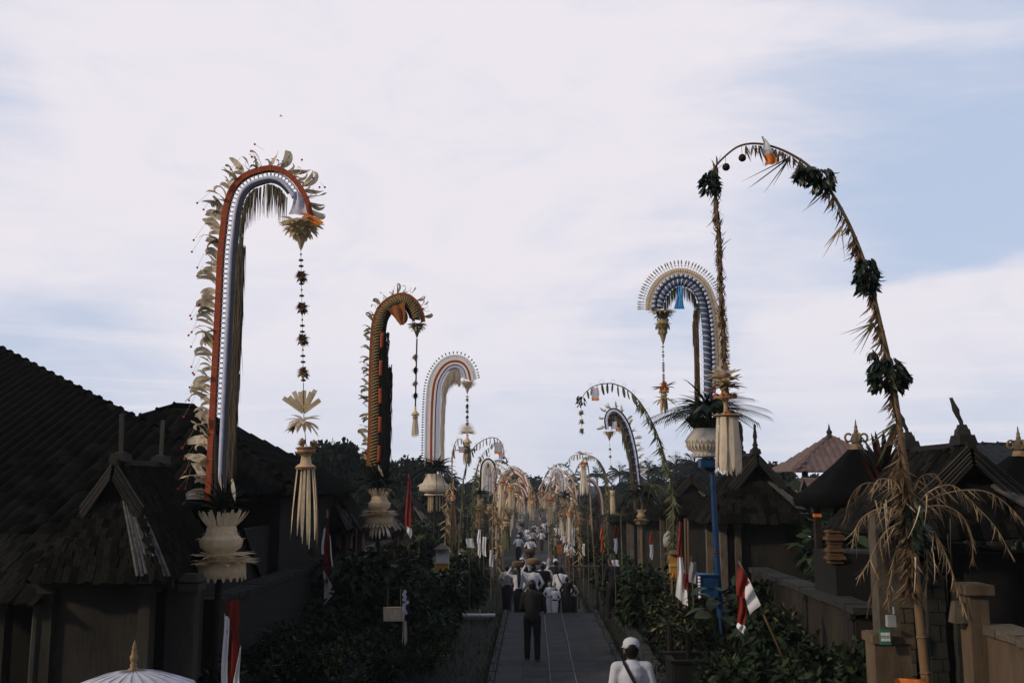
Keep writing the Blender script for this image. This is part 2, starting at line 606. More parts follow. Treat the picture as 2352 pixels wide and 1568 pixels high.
def leaf_cloud(name, mats, pts, size, parent=None, droop=0.3, elong=2.2, kind=None, flat=0.0, jit=0.5, outward=None, origin=None):
    """many leaf-sized faces at given points (numpy Nx3)"""
    n = len(pts)
    d = RNG.normal(size=(n, 3))
    if outward is not None:
        d = d * 0.7 + outward * 1.1
    d[:, 2] -= droop * 1.4
    d /= np.linalg.norm(d, axis=1)[:, None] + 1e-9
    o = RNG.normal(size=(n, 3))
    s = np.cross(d, o)
    s /= np.linalg.norm(s, axis=1)[:, None] + 1e-9
    nn = np.cross(s, d)
    L = size * (1 + jit * RNG.uniform(-1, 1, n))[:, None]
    W = L / elong
    a = pts
    b = pts + d * L * 0.5 + s * W * 0.5 + nn * W * 0.12
    c = pts + d * L - np.array([0, 0, 1]) * L * 0.15
    e = pts + d * L * 0.5 - s * W * 0.5 + nn * W * 0.12
    v = np.stack([a, b, c, e], 1).reshape(-1, 3)
    me = bpy.data.meshes.new(name)
    me.vertices.add(len(v))
    me.vertices.foreach_set('co', v.astype(np.float32).ravel())
    me.loops.add(n * 4)
    me.loops.foreach_set('vertex_index', np.arange(n * 4, dtype=np.int32))
    me.polygons.add(n)
    me.polygons.foreach_set('loop_start', np.arange(0, n * 4, 4, dtype=np.int32))
    me.polygons.foreach_set('loop_total', np.full(n, 4, dtype=np.int32))
    ml = mats if isinstance(mats, (list, tuple)) else [mats]
    for q in ml:
        me.materials.append(MATS[q])
    if len(ml) > 1:
        me.polygons.foreach_set('material_index', RNG.choice(len(ml), n, p=[0.82] + [0.18 / (len(ml) - 1)] * (len(ml) - 1)).astype(np.int32))
    me.update(calc_edges=True)
    me.validate()
    return link(name, me, parent, kind=kind) if parent is not None or kind else me


def pieces(name, items, parent, limit=290, rest='loose', cam_local=None):
    """items: (mesh, loc, R, sc). The nearest `limit` become parts of their own; the rest one joined part."""
    if cam_local is None:
        cam_local = Vector((0, 0, CZ)) - Vector(parent.location)
    items = sorted(items, key=lambda q: (Vector(q[1]) - cam_local).length)
    for me, loc, R, sc in items[:limit]:
        link(name, me, parent, loc, R, sc)
    rest_items = items[limit:]
    if rest_items:
        b = MB()
        for me, loc, R, sc in rest_items:
            k = sc if isinstance(sc, (tuple, list)) else ((sc or 1,) * 3)
            loc = Vector(loc)
            vs = []
            for v in me.vertices:
                q = Vector((v.co.x * k[0], v.co.y * k[1], v.co.z * k[2]))
                vs.append(loc + (R @ q if R is not None else q))
            b.add(vs, [tuple(p.vertices) for p in me.polygons])
        b.obj(rest, rest_items[0][0].materials[0], parent, kind='stuff')

# ================================================================== SETTING
# ------------------------------------------------------------------ ground
def build_ground():
    ys = [-40, -10, 0, 6, 10, 14, 18, 22, 26, 29.9, 30.4, 31.2, 31.4, 32.4, 32.6, 40, 48, 57, 65, 73, 90, 120, 160, 220, 400, 1000, 3000]
    xs = [-3000, -400, -120, -60, -30, -18, -12, -8, -6, -5, -4, -3, -2, -1.2, 2.2, 3, 4, 5, 6, 8, 12, 18, 30, 60, 120, 400, 3000]
    b = MB()
    vs = []
    for y in ys:
        for x in xs:
            bumpy = 0.05 * math.sin(x * 2.1 + y * 0.7) * math.cos(y * 1.3) if 2.2 < abs(x) < 30 and 0 < y < 100 else 0
            vs.append((x, y, G(y) - 0.03 + bumpy))
    n = len(xs)
    fs = []
    for j in range(len(ys) - 1):
        for i in range(n - 1):
            fs.append((j * n + i, j * n + i + 1, (j + 1) * n + i + 1, (j + 1) * n + i))
    b.add(vs, fs)
    o = b.obj('ground', 'ground_grass')
    tag(o, 'dark grassy ground on both sides of the village street', kind='structure')

build_ground()

WX0, WX1 = -0.77, 1.76          # walkway edges

def build_walkway():
    b = MB()
    ys = [6, 14, 22, 30.0]
    b.add([(x, y, 0.012) for y in ys for x in (WX0, WX1)], [(i * 2, i * 2 + 1, i * 2 + 3, i * 2 + 2) for i in range(3)])
    # steps down and the lower street
    ys2 = [(30.0, 0.012), (30.001, -0.16), (31.2, -0.16), (31.201, -0.32), (32.4, -0.32), (32.401, -0.48)] + [(y, G(y) + 0.02) for y in (36, 45, 57, 73, 90, 120, 160, 220)]
    b.add([(x, y, z) for y, z in ys2 for x in (WX0 - 0.1, WX1 + 0.1)], [(i * 2, i * 2 + 1, i * 2 + 3, i * 2 + 2) for i in range(len(ys2) - 1)])
    w = b.obj('walkway', 'paving')
    tag(w, 'grey paved walkway running down the village street', kind='structure')
    # paving slabs of the near terrace, laid between two pale joint strips
    slab = MB().box((0, 0, 0), (1, 1, 1), taper=0.997).mesh('paving_slab', 'paving')
    line = MB().box((0, 0, 0), (1, 1, 1)).mesh('joint_strip', 'paving_line')
    cols = [(WX0, -0.24), (-0.24, 0.29), (0.33, 0.79), (0.83, 1.30), (1.30, WX1)]
    y = 11.0
    k = 0
    while y < 29.9:
        L = 0.62
        for c0, c1 in cols:
            off = 0.31 * (k % 2)
            link('paving_slab', slab, w, ((c0 + c1) / 2, y + L / 2 + random.uniform(-.004, .004), 0.020 + random.uniform(-0.0012, 0.0012)),
                 Matrix.Rotation(random.uniform(-.006, .006), 3, 'X'), ((c1 - c0) - 0.003, L - 0.004, 0.04))
        y += L
        k += 1
    for x in (0.31, 0.81):
        y = 11.0
        while y < 29.5:
            L = random.uniform(1.2, 2.0)
            L = min(L, 29.9 - y)
            link('joint_strip', line, w, (x + random.uniform(-.006, .006), y + L / 2, 0.028), rotz(random.uniform(-.004, .004)), (0.026, L - 0.03, 0.05))
            y += L
    kerb = MB().box((0, 0, 0), (1, 1, 1), taper=0.97).mesh('kerb_stone', 'paving')
    for x in (WX0 - 0.07, WX1 + 0.07):
        y = 9.0
        while y < 29.8:
            link('kerb_stone', kerb, w, (x, y + 0.45, 0.03 + random.uniform(-.01, .01)), rotz(random.uniform(-.02, .02)), (0.12, 0.88, 0.09))
            y += 0.9
    return w

build_walkway()

# grass along the walkway
def grass_stuff():
    pts = []
    n = 26000
    e_ = RNG.random(n)
    x = np.where(e_ < 0.36, RNG.uniform(-4.6, -0.95, n), np.where(e_ < 0.70, RNG.uniform(1.95, 4.7, n), np.where(e_ < 0.85, RNG.normal(-0.86, 0.07, n), RNG.normal(1.85, 0.07, n))))
    y = 9 + 45 * RNG.random(n) ** 1.6
    z = np.array([G(q) for q in y]) - 0.04
    base = np.stack([x, y, z], 1)
    L = 0.10 + 0.12 * RNG.random(n)
    a = RNG.uniform(0, 2 * PI, n)
    lean = 0.05 * RNG.normal(size=(n, 2))
    w = 0.006 + 0.006 * RNG.random(n)
    dx = np.stack([np.cos(a) * w, np.sin(a) * w, np.zeros(n)], 1)
    top = base + np.concatenate([lean, L[:, None]], 1)
    v = np.stack([base - dx, base + dx, top], 1).reshape(-1, 3)
    me = bpy.data.meshes.new('grass')
    me.from_pydata(v.tolist(), [], [(3 * i, 3 * i + 1, 3 * i + 2) for i in range(n)])
    me.materials.append(MATS['grass_blade'])
    o = link('grass', me, kind='stuff')
    tag(o, 'dark short grass growing beside the paved walkway', 'grass')

grass_stuff()

# ------------------------------------------------------------------ roofs
UNIT = {}

def unit_box(m, taper=1.0):
    k = (m, taper)
    if k not in UNIT:
        UNIT[k] = MB().box((0, 0, 0), (1, 1, 1), taper=taper).mesh('piece_' + m, m)
    return UNIT[k]


def slope_items(E0, E1, T0, T1, rowh, colw, thick, me, over=1.5, jit=0.12, lift=0.0):
    """courses of shingles on the quad eave E0-E1, top T0-T1"""
    E0, E1, T0, T1 = map(Vector, (E0, E1, T0, T1))
    n = (E1 - E0).cross(T0 - E0)
    if n.length < 1e-6:
        n = (E1 - E0).cross(T1 - E0)
    n.normalize()
    if n.z < 0:
        n = -n
    L = ((T0 + T1) / 2 - (E0 + E1) / 2).length
    rows = max(1, round(L / rowh))
    out = []
    for r in range(rows):
        u = (r + 0.5) / rows
        a, b = E0.lerp(T0, u), E1.lerp(T1, u)
        W = (b - a).length
        c = max(1, round(W / colw))
        ex = (b - a).normalized() if W > 1e-4 else (E1 - E0).normalized()
        up = n.cross(ex)
        if up.z < 0:
            up = -up
        for k in range(c):
            q = a.lerp(b, (k + 0.5 + random.uniform(-jit, jit)) / c)
            R = Matrix((ex, up, ex.cross(up))).transposed()
            if (R @ Vector((0, 0, 1))).dot(n) < 0:
                R = Matrix((-ex, up, (-ex).cross(up))).transposed()
            R = R @ Matrix.Rotation(0.10 + random.uniform(-.05, .05), 3, 'X') @ Matrix.Rotation(random.uniform(-jit, jit) * 0.35, 3, 'Z')
            q = q + n * (lift + thick * 0.6 + random.uniform(0, thick * 0.5)) + up * random.uniform(-.3, .3) * rowh * jit * 2
            out.append((me, q, R, (W / c * 1.02, L / rows * over * random.uniform(0.93, 1.1), thick)))
    return out


def finial_mesh():
    b = MB()
    prof = [(0.07, 0), (0.08, 0.05), (0.05, 0.09), (0.07, 0.13), (0.045, 0.18), (0.035, 0.26), (0.055, 0.33), (0.04, 0.42), (0.028, 0.52), (0.035, 0.60), (0.0, 0.64)]
    b.lathe(prof, 8)
    return b.mesh('finial', 'bamboo_dark', True)

FINIAL = finial_mesh()


def gate_roof(root, hw, y0, y1, yg0, yg1, ze, za, split=0.52, hip='right', lim=290, fin=(1, 1), fin_h=1.0, finmat=None, rowh=0.17, colw=0.10, hipmat='verge_bamboo'):
    """half-hipped bamboo-shingle roof; ridge along local Y at x=0; y0<yg0<yg1<y1"""
    zg = ze + split * (za - ze)
    xg = hw * (1 - split) * 1.0
    xs = xg * 0.38                      # the front skirt tucks in under the gable
    core = MB()
    vs = [(-hw, y0, ze), (hw, y0, ze), (hw, y1, ze), (-hw, y1, ze),
          (-xg, yg0, zg), (xg, yg0, zg), (xg, yg1, zg), (-xg, yg1, zg),
          (0, yg0 + 0.12, za - 0.02), (0, yg1 - 0.12, za - 0.02)]
    core.add(vs, [(3, 2, 1, 0), (0, 1, 5, 4), (1, 2, 6, 5), (2, 3, 7, 6), (3, 0, 4, 7), (4, 5, 8), (6, 7, 9), (5, 6, 9, 8), (7, 4, 8, 9)])
    roof = core.obj('roof', 'shingle', root)
    me = unit_box('shingle')
    it = []
    for s in (1, -1):
        it += slope_items((s * hw * 1.04, y0 - 0.03, ze - 0.03), (s * hw * 1.04, y1 + 0.03, ze - 0.03), (s * xg, yg0, zg), (s * xg, yg1, zg), rowh, colw, 0.028, me)
        it += slope_items((s * xg * 1.02, yg0 - 0.1, zg), (s * xg * 1.02, yg1 + 0.1, zg), (0, yg0 - 0.1, za), (0, yg1 + 0.1, za), rowh, colw, 0.028, me)
    it += slope_items((-hw, y0 - 0.02, ze - 0.03), (hw, y0 - 0.02, ze - 0.03), (-xs, yg0 - 0.03, zg + 0.06), (xs, yg0 - 0.03, zg + 0.06), rowh * 0.9, colw, 0.03, me, jit=0.22)
    for s in (-1, 1):
        it += slope_items((s * (hw - 0.16), y0 - 0.02, ze), (s * hw * 1.02, y0 + 0.05, ze), (s * xs, yg0 - 0.03, zg + 0.07), (s * xg, yg0 - 0.02, zg + 0.04), rowh, colw, 0.03, me)
    pieces('shingle', it, roof, lim, 'shingle_courses', Vector((0, 0, CZ)) - Vector(root.location))
    # layered bamboo verges of the front gable
    for k in range(6):
        for s in (-1, 1):
            d = 0.045 * k
            a = Vector((s * 0.02, yg0 - 0.10 - 0.012 * k, za + 0.03 - d))
            e = Vector((s * (xg + 0.10) * (1 - 0.02 * k), yg0 - 0.10 - 0.012 * k, zg + 0.02 - d * 0.9))
            MB().tube([a, (a + e) / 2 - Vector((0, 0, 0.01)), e], 0.012 if k % 2 == 0 else 0.016, 5).obj('verge_pole', 'bamboo_grey' if k % 2 == 0 else 'bamboo_dark', root)
    # hip covering poles, pale and one-sided to stand in for light on that hip
    sides = {'right': (1,), 'left': (-1,), 'both': (-1, 1), 'none': ()}[hip]
    for s in sides:
        for k in range(8):
            a = Vector((s * (xs + 0.02 + 0.020 * k), yg0 + 0.012 * k - 0.06, zg + 0.10 + 0.012 * (k % 2)))
            e = Vector((s * (hw - 0.26 + 0.045 * k), y0 - 0.06 + 0.03 * k, ze + 0.085 + 0.012 * (k % 2) + random.uniform(-.015, .015)))
            e = e + (e - a) * random.uniform(0.0, 0.10)
            MB().tube([a, a.lerp(e, 0.5) + Vector((0, 0, 0.02)), e], [0.024, 0.030, 0.026], 6).obj('hip_pole', hipmat, root)
    # ridge cap and end blocks
    MB().beam((0, yg0 - 0.12, za + 0.035), (0, yg1 + 0.12, za + 0.035), 0.10, 0.08).obj('ridge_cap', 'bamboo_dark', root)
    for on, y in zip(fin, (yg0 + 0.12, yg1 - 0.12)):
        if on:
            MB().box((0, y, za + 0.10), (0.22, 0.34, 0.12), taper=0.8).obj('ridge_block', 'bamboo_dark', root)
            link('finial', finmat or FINIAL, root, (0, y, za + 0.12), Matrix.Rotation(random.uniform(-.06, .06), 3, 'Y'), (1, 1, fin_h))
    return roof


def pillar(name, m, parent, x, y, z0, z1, w, d, cap=0.05):
    b = MB()
    b.box((x, y, (z0 + z1) / 2), (w, d, z1 - z0))
    b.box((x, y, z1 - 0.06), (w + cap * 2, d + cap * 2, 0.10))
    b.box((x, y, z0 + 0.15), (w + cap, d + cap, 0.30))
    return b.obj(name, m, parent)


# --- gate L1
FIN_POST = MB()
FIN_POST.box((0, 0, 0.30), (0.05, 0.05, 0.60))
FIN_POST.box((0, 0, 0.03), (0.12, 0.12, 0.06))
FIN_POST = FIN_POST.mesh('finial_post', 'bamboo_grey')
root = thing('gate_house', 'dark bamboo shingle gate roof with tall posts beside the white ceremonial parasol', 'gate house', (-5.80, 14.6, 0))
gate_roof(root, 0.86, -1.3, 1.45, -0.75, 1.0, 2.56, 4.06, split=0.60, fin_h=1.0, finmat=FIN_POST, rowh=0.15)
gw = MB()
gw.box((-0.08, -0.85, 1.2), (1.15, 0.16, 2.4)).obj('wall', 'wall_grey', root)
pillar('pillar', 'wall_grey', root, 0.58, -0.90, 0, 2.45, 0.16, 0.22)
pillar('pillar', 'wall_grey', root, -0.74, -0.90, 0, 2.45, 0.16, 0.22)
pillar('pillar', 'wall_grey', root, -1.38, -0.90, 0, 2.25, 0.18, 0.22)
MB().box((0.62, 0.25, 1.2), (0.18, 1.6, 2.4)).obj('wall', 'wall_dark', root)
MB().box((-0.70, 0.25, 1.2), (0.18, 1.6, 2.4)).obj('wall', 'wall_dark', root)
MB().beam((-0.95, -0.98, 2.46), (0.95, -0.98, 2.46), 0.09, 0.10).obj('lintel', 'bamboo_dark', root)
for s in (-1, 1):
    for k in range(5):
        MB().beam((s * 0.70, -0.7 + k * 0.4, 2.48), (s * 0.92, -0.7 + k * 0.4, 2.42), 0.04, 0.05).obj('rafter', 'bamboo_dark', root)
# ragged lower thatch fringe at the left of the gate
side = thing('lean_to_roof', 'low lean-to of grey bamboo slats hanging off the left of the near gate', 'roof', (-7.35, 14.4, 0))
MB().add([(-1.1, -0.9, 2.25), (0.75, -0.9, 2.25), (0.75, 0.9, 2.95), (-1.1, 0.9, 2.95), (-1.1, -0.9, 2.2), (0.75, -0.9, 2.2), (0.75, 0.9, 2.9), (-1.1, 0.9, 2.9)],
         [(0, 1, 2, 3), (7, 6, 5, 4), (0, 4, 5, 1), (1, 5, 6, 2), (2, 6, 7, 3), (3, 7, 4, 0)]).obj('roof', 'shingle', side)
pieces('slat', slope_items((-1.1, -0.95, 2.24), (0.78, -0.95, 2.24), (-1.1, 0.9, 2.95), (0.78, 0.9, 2.95), 0.35, 0.09, 0.03, unit_box('shingle')), side, 120)
for x in (-1.0, 0.66):
    MB().tube([(x, -0.8, 0), (x + 0.02, -0.8, 2.25)], 0.05, 7).obj('post', 'bamboo_grey', side)
MB().box((-0.2, 0.2, 1.1), (1.7, 0.14, 2.2)).obj('wall', 'wall_dark', side)

# pillar with ragged edge right of gate L1, and the left compound wall
root = thing('gate_pillar', 'slim grey plastered pillar standing between the near left gate and the flagpole', 'pillar', (-4.72, 14.0, 0))
pillar('shaft', 'wall_grey', root, 0, 0, 0, 2.45, 0.17, 0.24)
MB().box((0, 0, 2.52), (0.30, 0.36, 0.10), taper=0.6).obj('cap', 'stone_grey', root)
for y0_, y1_, lab in ((16.4, 26.6, 'dark plastered compound wall between the near left gate and the next gate'),
                      (29.6, 45.0, 'dark plastered compound wall beyond the second left gate, behind planting')):
    root = thing('compound_wall', lab, 'wall', (-5.25, (y0_ + y1_) / 2, G(y0_ + 1)))
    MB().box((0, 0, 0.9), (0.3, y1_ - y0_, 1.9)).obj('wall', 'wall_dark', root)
    n = int((y1_ - y0_) / 0.5)
    for k in range(n):
        link('coping_stone', unit_box('wall_dark'), root, (0, -(y1_ - y0_) / 2 + (k + 0.5) * 0.5, 1.9 + random.uniform(-.01, .01)), rotz(random.uniform(-.03, .03)), (0.42, 0.48, 0.10))

# --- gate R1 (near right)
KRIS = MB()
KRIS.box((0, 0, 0.09), (0.17, 0.14, 0.18), taper=0.8)
KRIS.box((0, 0, 0.22), (0.12, 0.10, 0.10), taper=0.7)
KRIS.tube([(0, 0, 0.24), (-0.01, 0, 0.34), (-0.045, 0, 0.46), (-0.06, 0, 0.56), (-0.085, 0, 0.68), (-0.11, 0, 0.80)], [0.022, 0.026, 0.03, 0.042, 0.026, 0.02], 6)
KRIS = KRIS.mesh('finial_kris', 'stone_grey')
gx, gy = 5.2, 13.1
root = thing('gate_house', 'weathered bamboo shingle gate behind drooping dry palm fronds with blade-shaped roof finial', 'gate house', (gx, gy, 0))
gate_roof(root, 0.98, -1.5, 1.5, -1.0, 1.0, 3.22, 4.22, fin=(1, 1), fin_h=0.62, finmat=KRIS, rowh=0.15, split=0.45)
stone_p = P(2050, 1300, gy - 0.3)
def stone_pillar(x, y, z1, w, d, m, parent, course=0.17):
    """a gate pillar of single stone blocks"""
    core = MB().box((x, y, z1 / 2), (w * 0.86, d * 0.86, z1)).obj('pillar', m, parent)
    z = 0.0
    k = 0
    while z < z1 - 0.05:
        h = course * random.uniform(0.85, 1.2)
        h = min(h, z1 - z)
        f = 0.5 + (0.14 if k % 2 else -0.14)
        for sgn, fr in ((-1, f), (1, 1 - f)):
            cx = x + (-w / 2 + w * f / 2 if sgn < 0 else w / 2 - w * (1 - f) / 2)
            link('stone', unit_box(m, 0.97), core, (cx + random.uniform(-.006, .006), y + random.uniform(-.01, .01), z + h / 2), rotz(random.uniform(-.02, .02)), (w * fr - 0.012, d, h - 0.012))
        z += h
        k += 1
    MB().box((x, y, z1 + 0.05), (w + 0.1, d + 0.1, 0.10), taper=0.85).obj('capital', m, parent)
    return core
stone_pillar(-0.42, 0.55, 2.85, 0.34, 0.42, 'stone', root)
stone_pillar(-0.40, -0.62, 2.75, 0.22, 0.36, 'stone_grey', root)
stone_pillar(-0.12, -0.66, 2.95, 0.16, 0.36, 'stone_grey', root)
MB().box((-0.34, 0.95, 0.75), (0.30, 0.36, 1.5)).obj('buttress', 'wall_mud', root)
MB().box((0.55, 0.0, 1.5), (0.2, 2.6, 3.0)).obj('wall', 'wall_dark', root)
MB().box((0.15, 1.25, 1.5), (1.0, 0.2, 3.0)).obj('wall', 'wall_dark', root)
MB().box((0.25, -1.1, 1.5), (0.8, 0.2, 3.0)).obj('wall', 'wall_dark', root)
MB().beam((-0.45, -1.3, 3.1), (-0.45, 1.3, 3.1), 0.12, 0.12).obj('lintel', 'bamboo_dark', root)
dr = MB().box((0.30, -0.03, 1.2), (0.06, 0.95, 2.4)).obj('door', 'door_wood', root)
MB().ball((0.25, 0.30, 1.1), 0.04, 8, 5).obj('handle', 'gold', dr)
# house number plate and meter box on the pillar
pl = thing('house_sign', 'small green house plate with two pale text lines on the stone gate pillar', 'sign', P(2033, 1462, gy - 1.05))
MB().box((0, 0, 0), (0.125, 0.02, 0.17)).obj('plate', 'sign_green', pl)
for z in (0.035, -0.03):
    for k in range(6):
        MB().box((-0.045 + k * 0.018, -0.013, z), (0.013, 0.006, 0.03 + 0.006 * (k % 2))).obj('letter', 'white_cloth', pl)
MB().box((0, -0.012, 0.003), (0.11, 0.005, 0.006)).obj('rule_line', 'white_cloth', pl)
mt = thing('meter_box', 'small grey and white meter box fixed on the pillar above the green plate', 'meter', P(2046, 1425, gy - 1.05))
MB().box((0, 0, 0), (0.10, 0.08, 0.13), taper=0.95).obj('case', 'metal_white', mt)
MB().tube([(0.04, 0, 0.08), (0.04, 0, 0.16)], 0.012, 6).obj('conduit', 'metal_white', mt)
# backing post for plate: the projecting near pillar
np_ = thing('gate_pillar', 'brown plastered pillar carrying the green house plate', 'pillar', (P(2040, 1500, gy - 0.75).x, gy - 0.75, 0))
pillar('shaft', 'wall_mud', np_, 0, 0, 0, 2.05, 0.42, 0.34, 0.03)
MB().box((0, 0, 2.75), (0.24, 0.26, 1.4)).obj('upper_shaft', 'stone', np_)

# right compound wall, near part with pillar
wy = 10.9
root = thing('compound_wall', 'plain ochre mud wall with end pillar at the near right of the street', 'wall', (4.93, wy, 0))
px_ = P(2243, 1340, wy)
pillar('pillar', 'wall_mud', root, px_.x - 4.93, 0.1, 0, px_.z, 0.20, 0.26, 0.05)
MB().box((0.18 + (px_.x - 4.93), -1.9, 1.12), (0.24, 3.8, 2.24)).obj('wall', 'wall_mud', root)
for k in range(9):
    link('coping_stone', unit_box('stone'), root, (0.2 + (px_.x - 4.93), -0.1 - k * 0.43, 2.28 + random.uniform(-.008, .008)), rotz(random.uniform(-.02, .02)), (0.36, 0.41, 0.09))
MB().box((px_.x - 4.93 - 0.2, 0.15, 0.75), (0.24, 0.3, 1.5)).obj('buttress', 'wall_mud', root)
# carved stub beside the pillar top
MB().box((px_.x - 4.93 - 0.17, 0.1, 2.45), (0.16, 0.16, 0.22), taper=0.6).obj('carving', 'stone', root)

root = thing('compound_wall', 'long brown garden wall with mossy coping running between two right-hand gates', 'wall', (4.95, 19.0, 0))
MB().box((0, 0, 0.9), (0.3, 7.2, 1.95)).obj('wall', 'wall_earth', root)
for k in range(17):
    link('coping_stone', unit_box('stone_grey'), root, (0, -3.5 + k * 0.43, 1.93 + random.uniform(-.012, .012)), rotz(random.uniform(-.03, .03)), (0.42, 0.41, 0.10))
for k in range(3):
    pillar('pillar', 'wall_earth', root, -0.1, -3.4 + k * 2.6, 0, 1.9, 0.16, 0.3)

# --- further gates
def simple_gate(X, Y, hw, ze, za, label, lim=120, fins=(1, 1), wallm='wall_grey', fin_h=0.9, hip='right', hl=1.35):
    r = thing('gate_house', label, 'gate house', (X, Y, G(Y)), group=None)
    gate_roof(r, hw, -hl, hl, -hl * 0.6, hl * 0.65, ze, za, lim=lim, fin=fins, fin_h=fin_h, rowh=0.2, colw=0.16, hip=hip)
    s = -1 if X > 0 else 1
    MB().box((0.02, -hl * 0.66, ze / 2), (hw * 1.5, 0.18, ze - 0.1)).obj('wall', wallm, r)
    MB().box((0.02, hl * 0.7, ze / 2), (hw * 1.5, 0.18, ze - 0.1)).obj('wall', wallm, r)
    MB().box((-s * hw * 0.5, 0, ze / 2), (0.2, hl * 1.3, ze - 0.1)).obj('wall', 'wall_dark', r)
    pillar('pillar', 'stone', r, s * hw * 0.72, -hl * 0.72, 0, ze - 0.06, 0.15, 0.2, 0.03)
    pillar('pillar', 'stone', r, s * hw * 0.45, -hl * 0.74, 0, ze - 0.06, 0.13, 0.2, 0.03)
    pillar('pillar', 'stone', r, s * hw * 0.72, hl * 0.5, 0, ze - 0.06, 0.15, 0.2, 0.03)
    d = MB().box((s * hw * 0.2, 0.0, 1.0), (0.05, hl * 0.9, 2.0)).obj('door', 'door_wood', r)
    return r

simple_gate(5.25, 24.6, 1.22, 2.95, 4.45, 'gate house with twin carved roof finials behind the blue decorated pole', 200, fin_h=1.0, hl=1.5)
simple_gate(5.25, 34.4, 1.12, 3.35, 4.55, 'gate house with weathered bargeboards just beyond the twin-finial gate', 140, (0, 0))
simple_gate(5.2, 46.5, 1.1, 3.0, 4.3, 'third gate on the side of the blue pole, shingle roof half hidden by fronds', 100, (0, 0))
simple_gate(-5.75, 28.6, 1.0, 2.55, 3.85, 'shingle gate with pale hip poles behind the dark black-fur ceremonial pole', 160, (0, 0), hl=1.5)
simple_gate(-5.75, 47.4, 1.0, 2.75, 4.1, 'shingle gate with pale hip poles behind the white striped ceremonial pole', 120, (0, 0))
simple_gate(-5.7, 38.0, 0.95, 2.7, 3.9, 'small shingle gate between the black-fur pole and the white striped pole', 100, (0, 0))
far_gate = simple_gate(-5.7, 60.0, 1.0, 2.75, 4.1, 'small far gate house lining the lower street', 60, (0, 0))
far_gate['group'] = 'far gate houses along the lower street'
far_gate['label'] = 'small far gate house on the big tiled roof side of the lower street'
for k, (X, Y) in enumerate([(5.2, 59), (-5.7, 72), (5.3, 72), (-5.6, 86), (5.3, 86), (-5.8, 102), (5.2, 103), (-5.6, 122), (5.4, 124), (-5.8, 145), (5.4, 147), (-5.8, 172), (5.6, 175)]):
    copy_tree(far_gate, (X, Y, G(Y)), 0, (1, 1, random.uniform(0.95, 1.12)), 'small far gate house on the %s side of the lower street' % ('big tiled roof' if X < 0 else 'blue pole'))

# ------------------------------------------------------------------ big tiled roofs at left
def tile_mesh(m):
    b = MB()
    n = 4
    vs = []
    for y in (-0.5, 0.5):
        for i in range(n + 1):
            u = i / n
            vs.append((u - 0.5, y, 0.28 * math.sin(PI * u) ** 1.2 - (0.10 if y > 0 else 0)))
    fs = [(i, i + 1, n + 2 + i, n + 1 + i) for i in range(n)]
    lip = len(vs)
    for i in range(n + 1):
        u = i / n
        vs.append((u - 0.5, -0.5, 0.28 * math.sin(PI * u) ** 1.2 - 0.22))
    fs += [(lip + i, lip + i + 1, i + 1, i) for i in range(n)]
    b.add(vs, fs)
    return b.mesh('tile_' + m, m, True)

TILE_D, TILE_R, TILE_B = tile_mesh('tile_dark'), tile_mesh('tile_red'), tile_mesh('tile_blue')


def tile_face(poly_fn, E0, ex, up, n, wid, hgt, tw, th, me, parent, lim, clip, loc0):
    """tiles on a plane: origin E0, width axis ex, up-slope axis up; clip(u,v)->bool"""
    it = []
    rows, cols = int(hgt / th), int(wid / tw)
    R = Matrix((ex, up, n)).transposed()
    for r in range(rows):
        for c in range(cols):
            u, v = (c + 0.5) * tw, (r + 0.5) * th
            if clip(u, v):
                q = E0 + ex * (u + random.uniform(-.006, .006)) + up * (v + random.uniform(-.008, .008)) + n * random.uniform(0.0, 0.012)
                it.append((me, q, R @ Matrix.Rotation(0.05 + random.uniform(-.03, .03), 3, 'X') @ Matrix.Rotation(random.uniform(-.03, .03), 3, 'Z'), (tw * 1.05, th * 1.18, 0.16)))
    pieces('tile', it, parent, lim, 'tile_field', Vector((0, 0, CZ)) - loc0)


def ridge_tiles(root, a, b, m, step=0.42, r=0.10):
    a, b = Vector(a), Vector(b)
    L = (b - a).length
    n = max(1, int(L / step))
    d = (b - a).normalized()
    for k in range(n):
        p = a.lerp(b, k / n)
        q = a.lerp(b, (k + 1) / n) + d * 0.05
        MB().tube([p + Vector((0, 0, 0.035)), p.lerp(q, 0.12) + Vector((0, 0, 0.02)), q], [r * 1.25, r, r * 0.9], 8).obj('ridge_tile', m, root)

# roof 1: hip roof whose front plane faces the camera
A1 = P(-40, 782, 25.1)
B1 = P(320, 970, 20.0)
dirh = (B1 - A1)
C1 = B1 + dirh * ((18.4 - B1.y) / dirh.y)
m1 = 0.45
root1 = thing('village_house', 'house with large dark mossy tiled hip roof behind the near left gate', 'house', (-12.0, 20.0, 0))
o1 = Vector(root1.location)
E1y, E1z = 15.4, 3.0
up1 = Vector((0, 1, m1)).normalized()
ex1 = Vector((1, 0, 0))
n1_ = ex1.cross(up1)
def front_pt(x, y):
    return Vector((x, y, E1z + m1 * (y - E1y)))
# recompute hip points so that they lie on the front plane
def on_plane(px, py):
    d = P(px, py, 1.0) - Vector((0, 0, CZ))
    t = (E1z - CZ - m1 * E1y) / (d.z - m1 * d.y)
    return Vector((0, 0, CZ)) + d * t
HA, HB = on_plane(-60, 772), on_plane(318, 969)
HC = HB + (HB - HA) * 0.34
xr = HC.x
core = MB()
thick = Vector((0, 0, -0.12))
ring_pts = [Vector((-22, E1y, E1z)), Vector((xr, E1y, E1z)), HC, HB, HA, Vector((-22, HA.y + 0.0, HA.z))]
vs = [p - o1 for p in ring_pts] + [p + thick - o1 for p in ring_pts]
kk = len(ring_pts)
core.add(vs, [tuple(range(kk)), tuple(range(2 * kk - 1, kk - 1, -1))] + [(i, kk + i, kk + (i + 1) % kk, (i + 1) % kk) for i in range(kk)])
rf1 = core.obj('roof', 'tile_dark', root1)
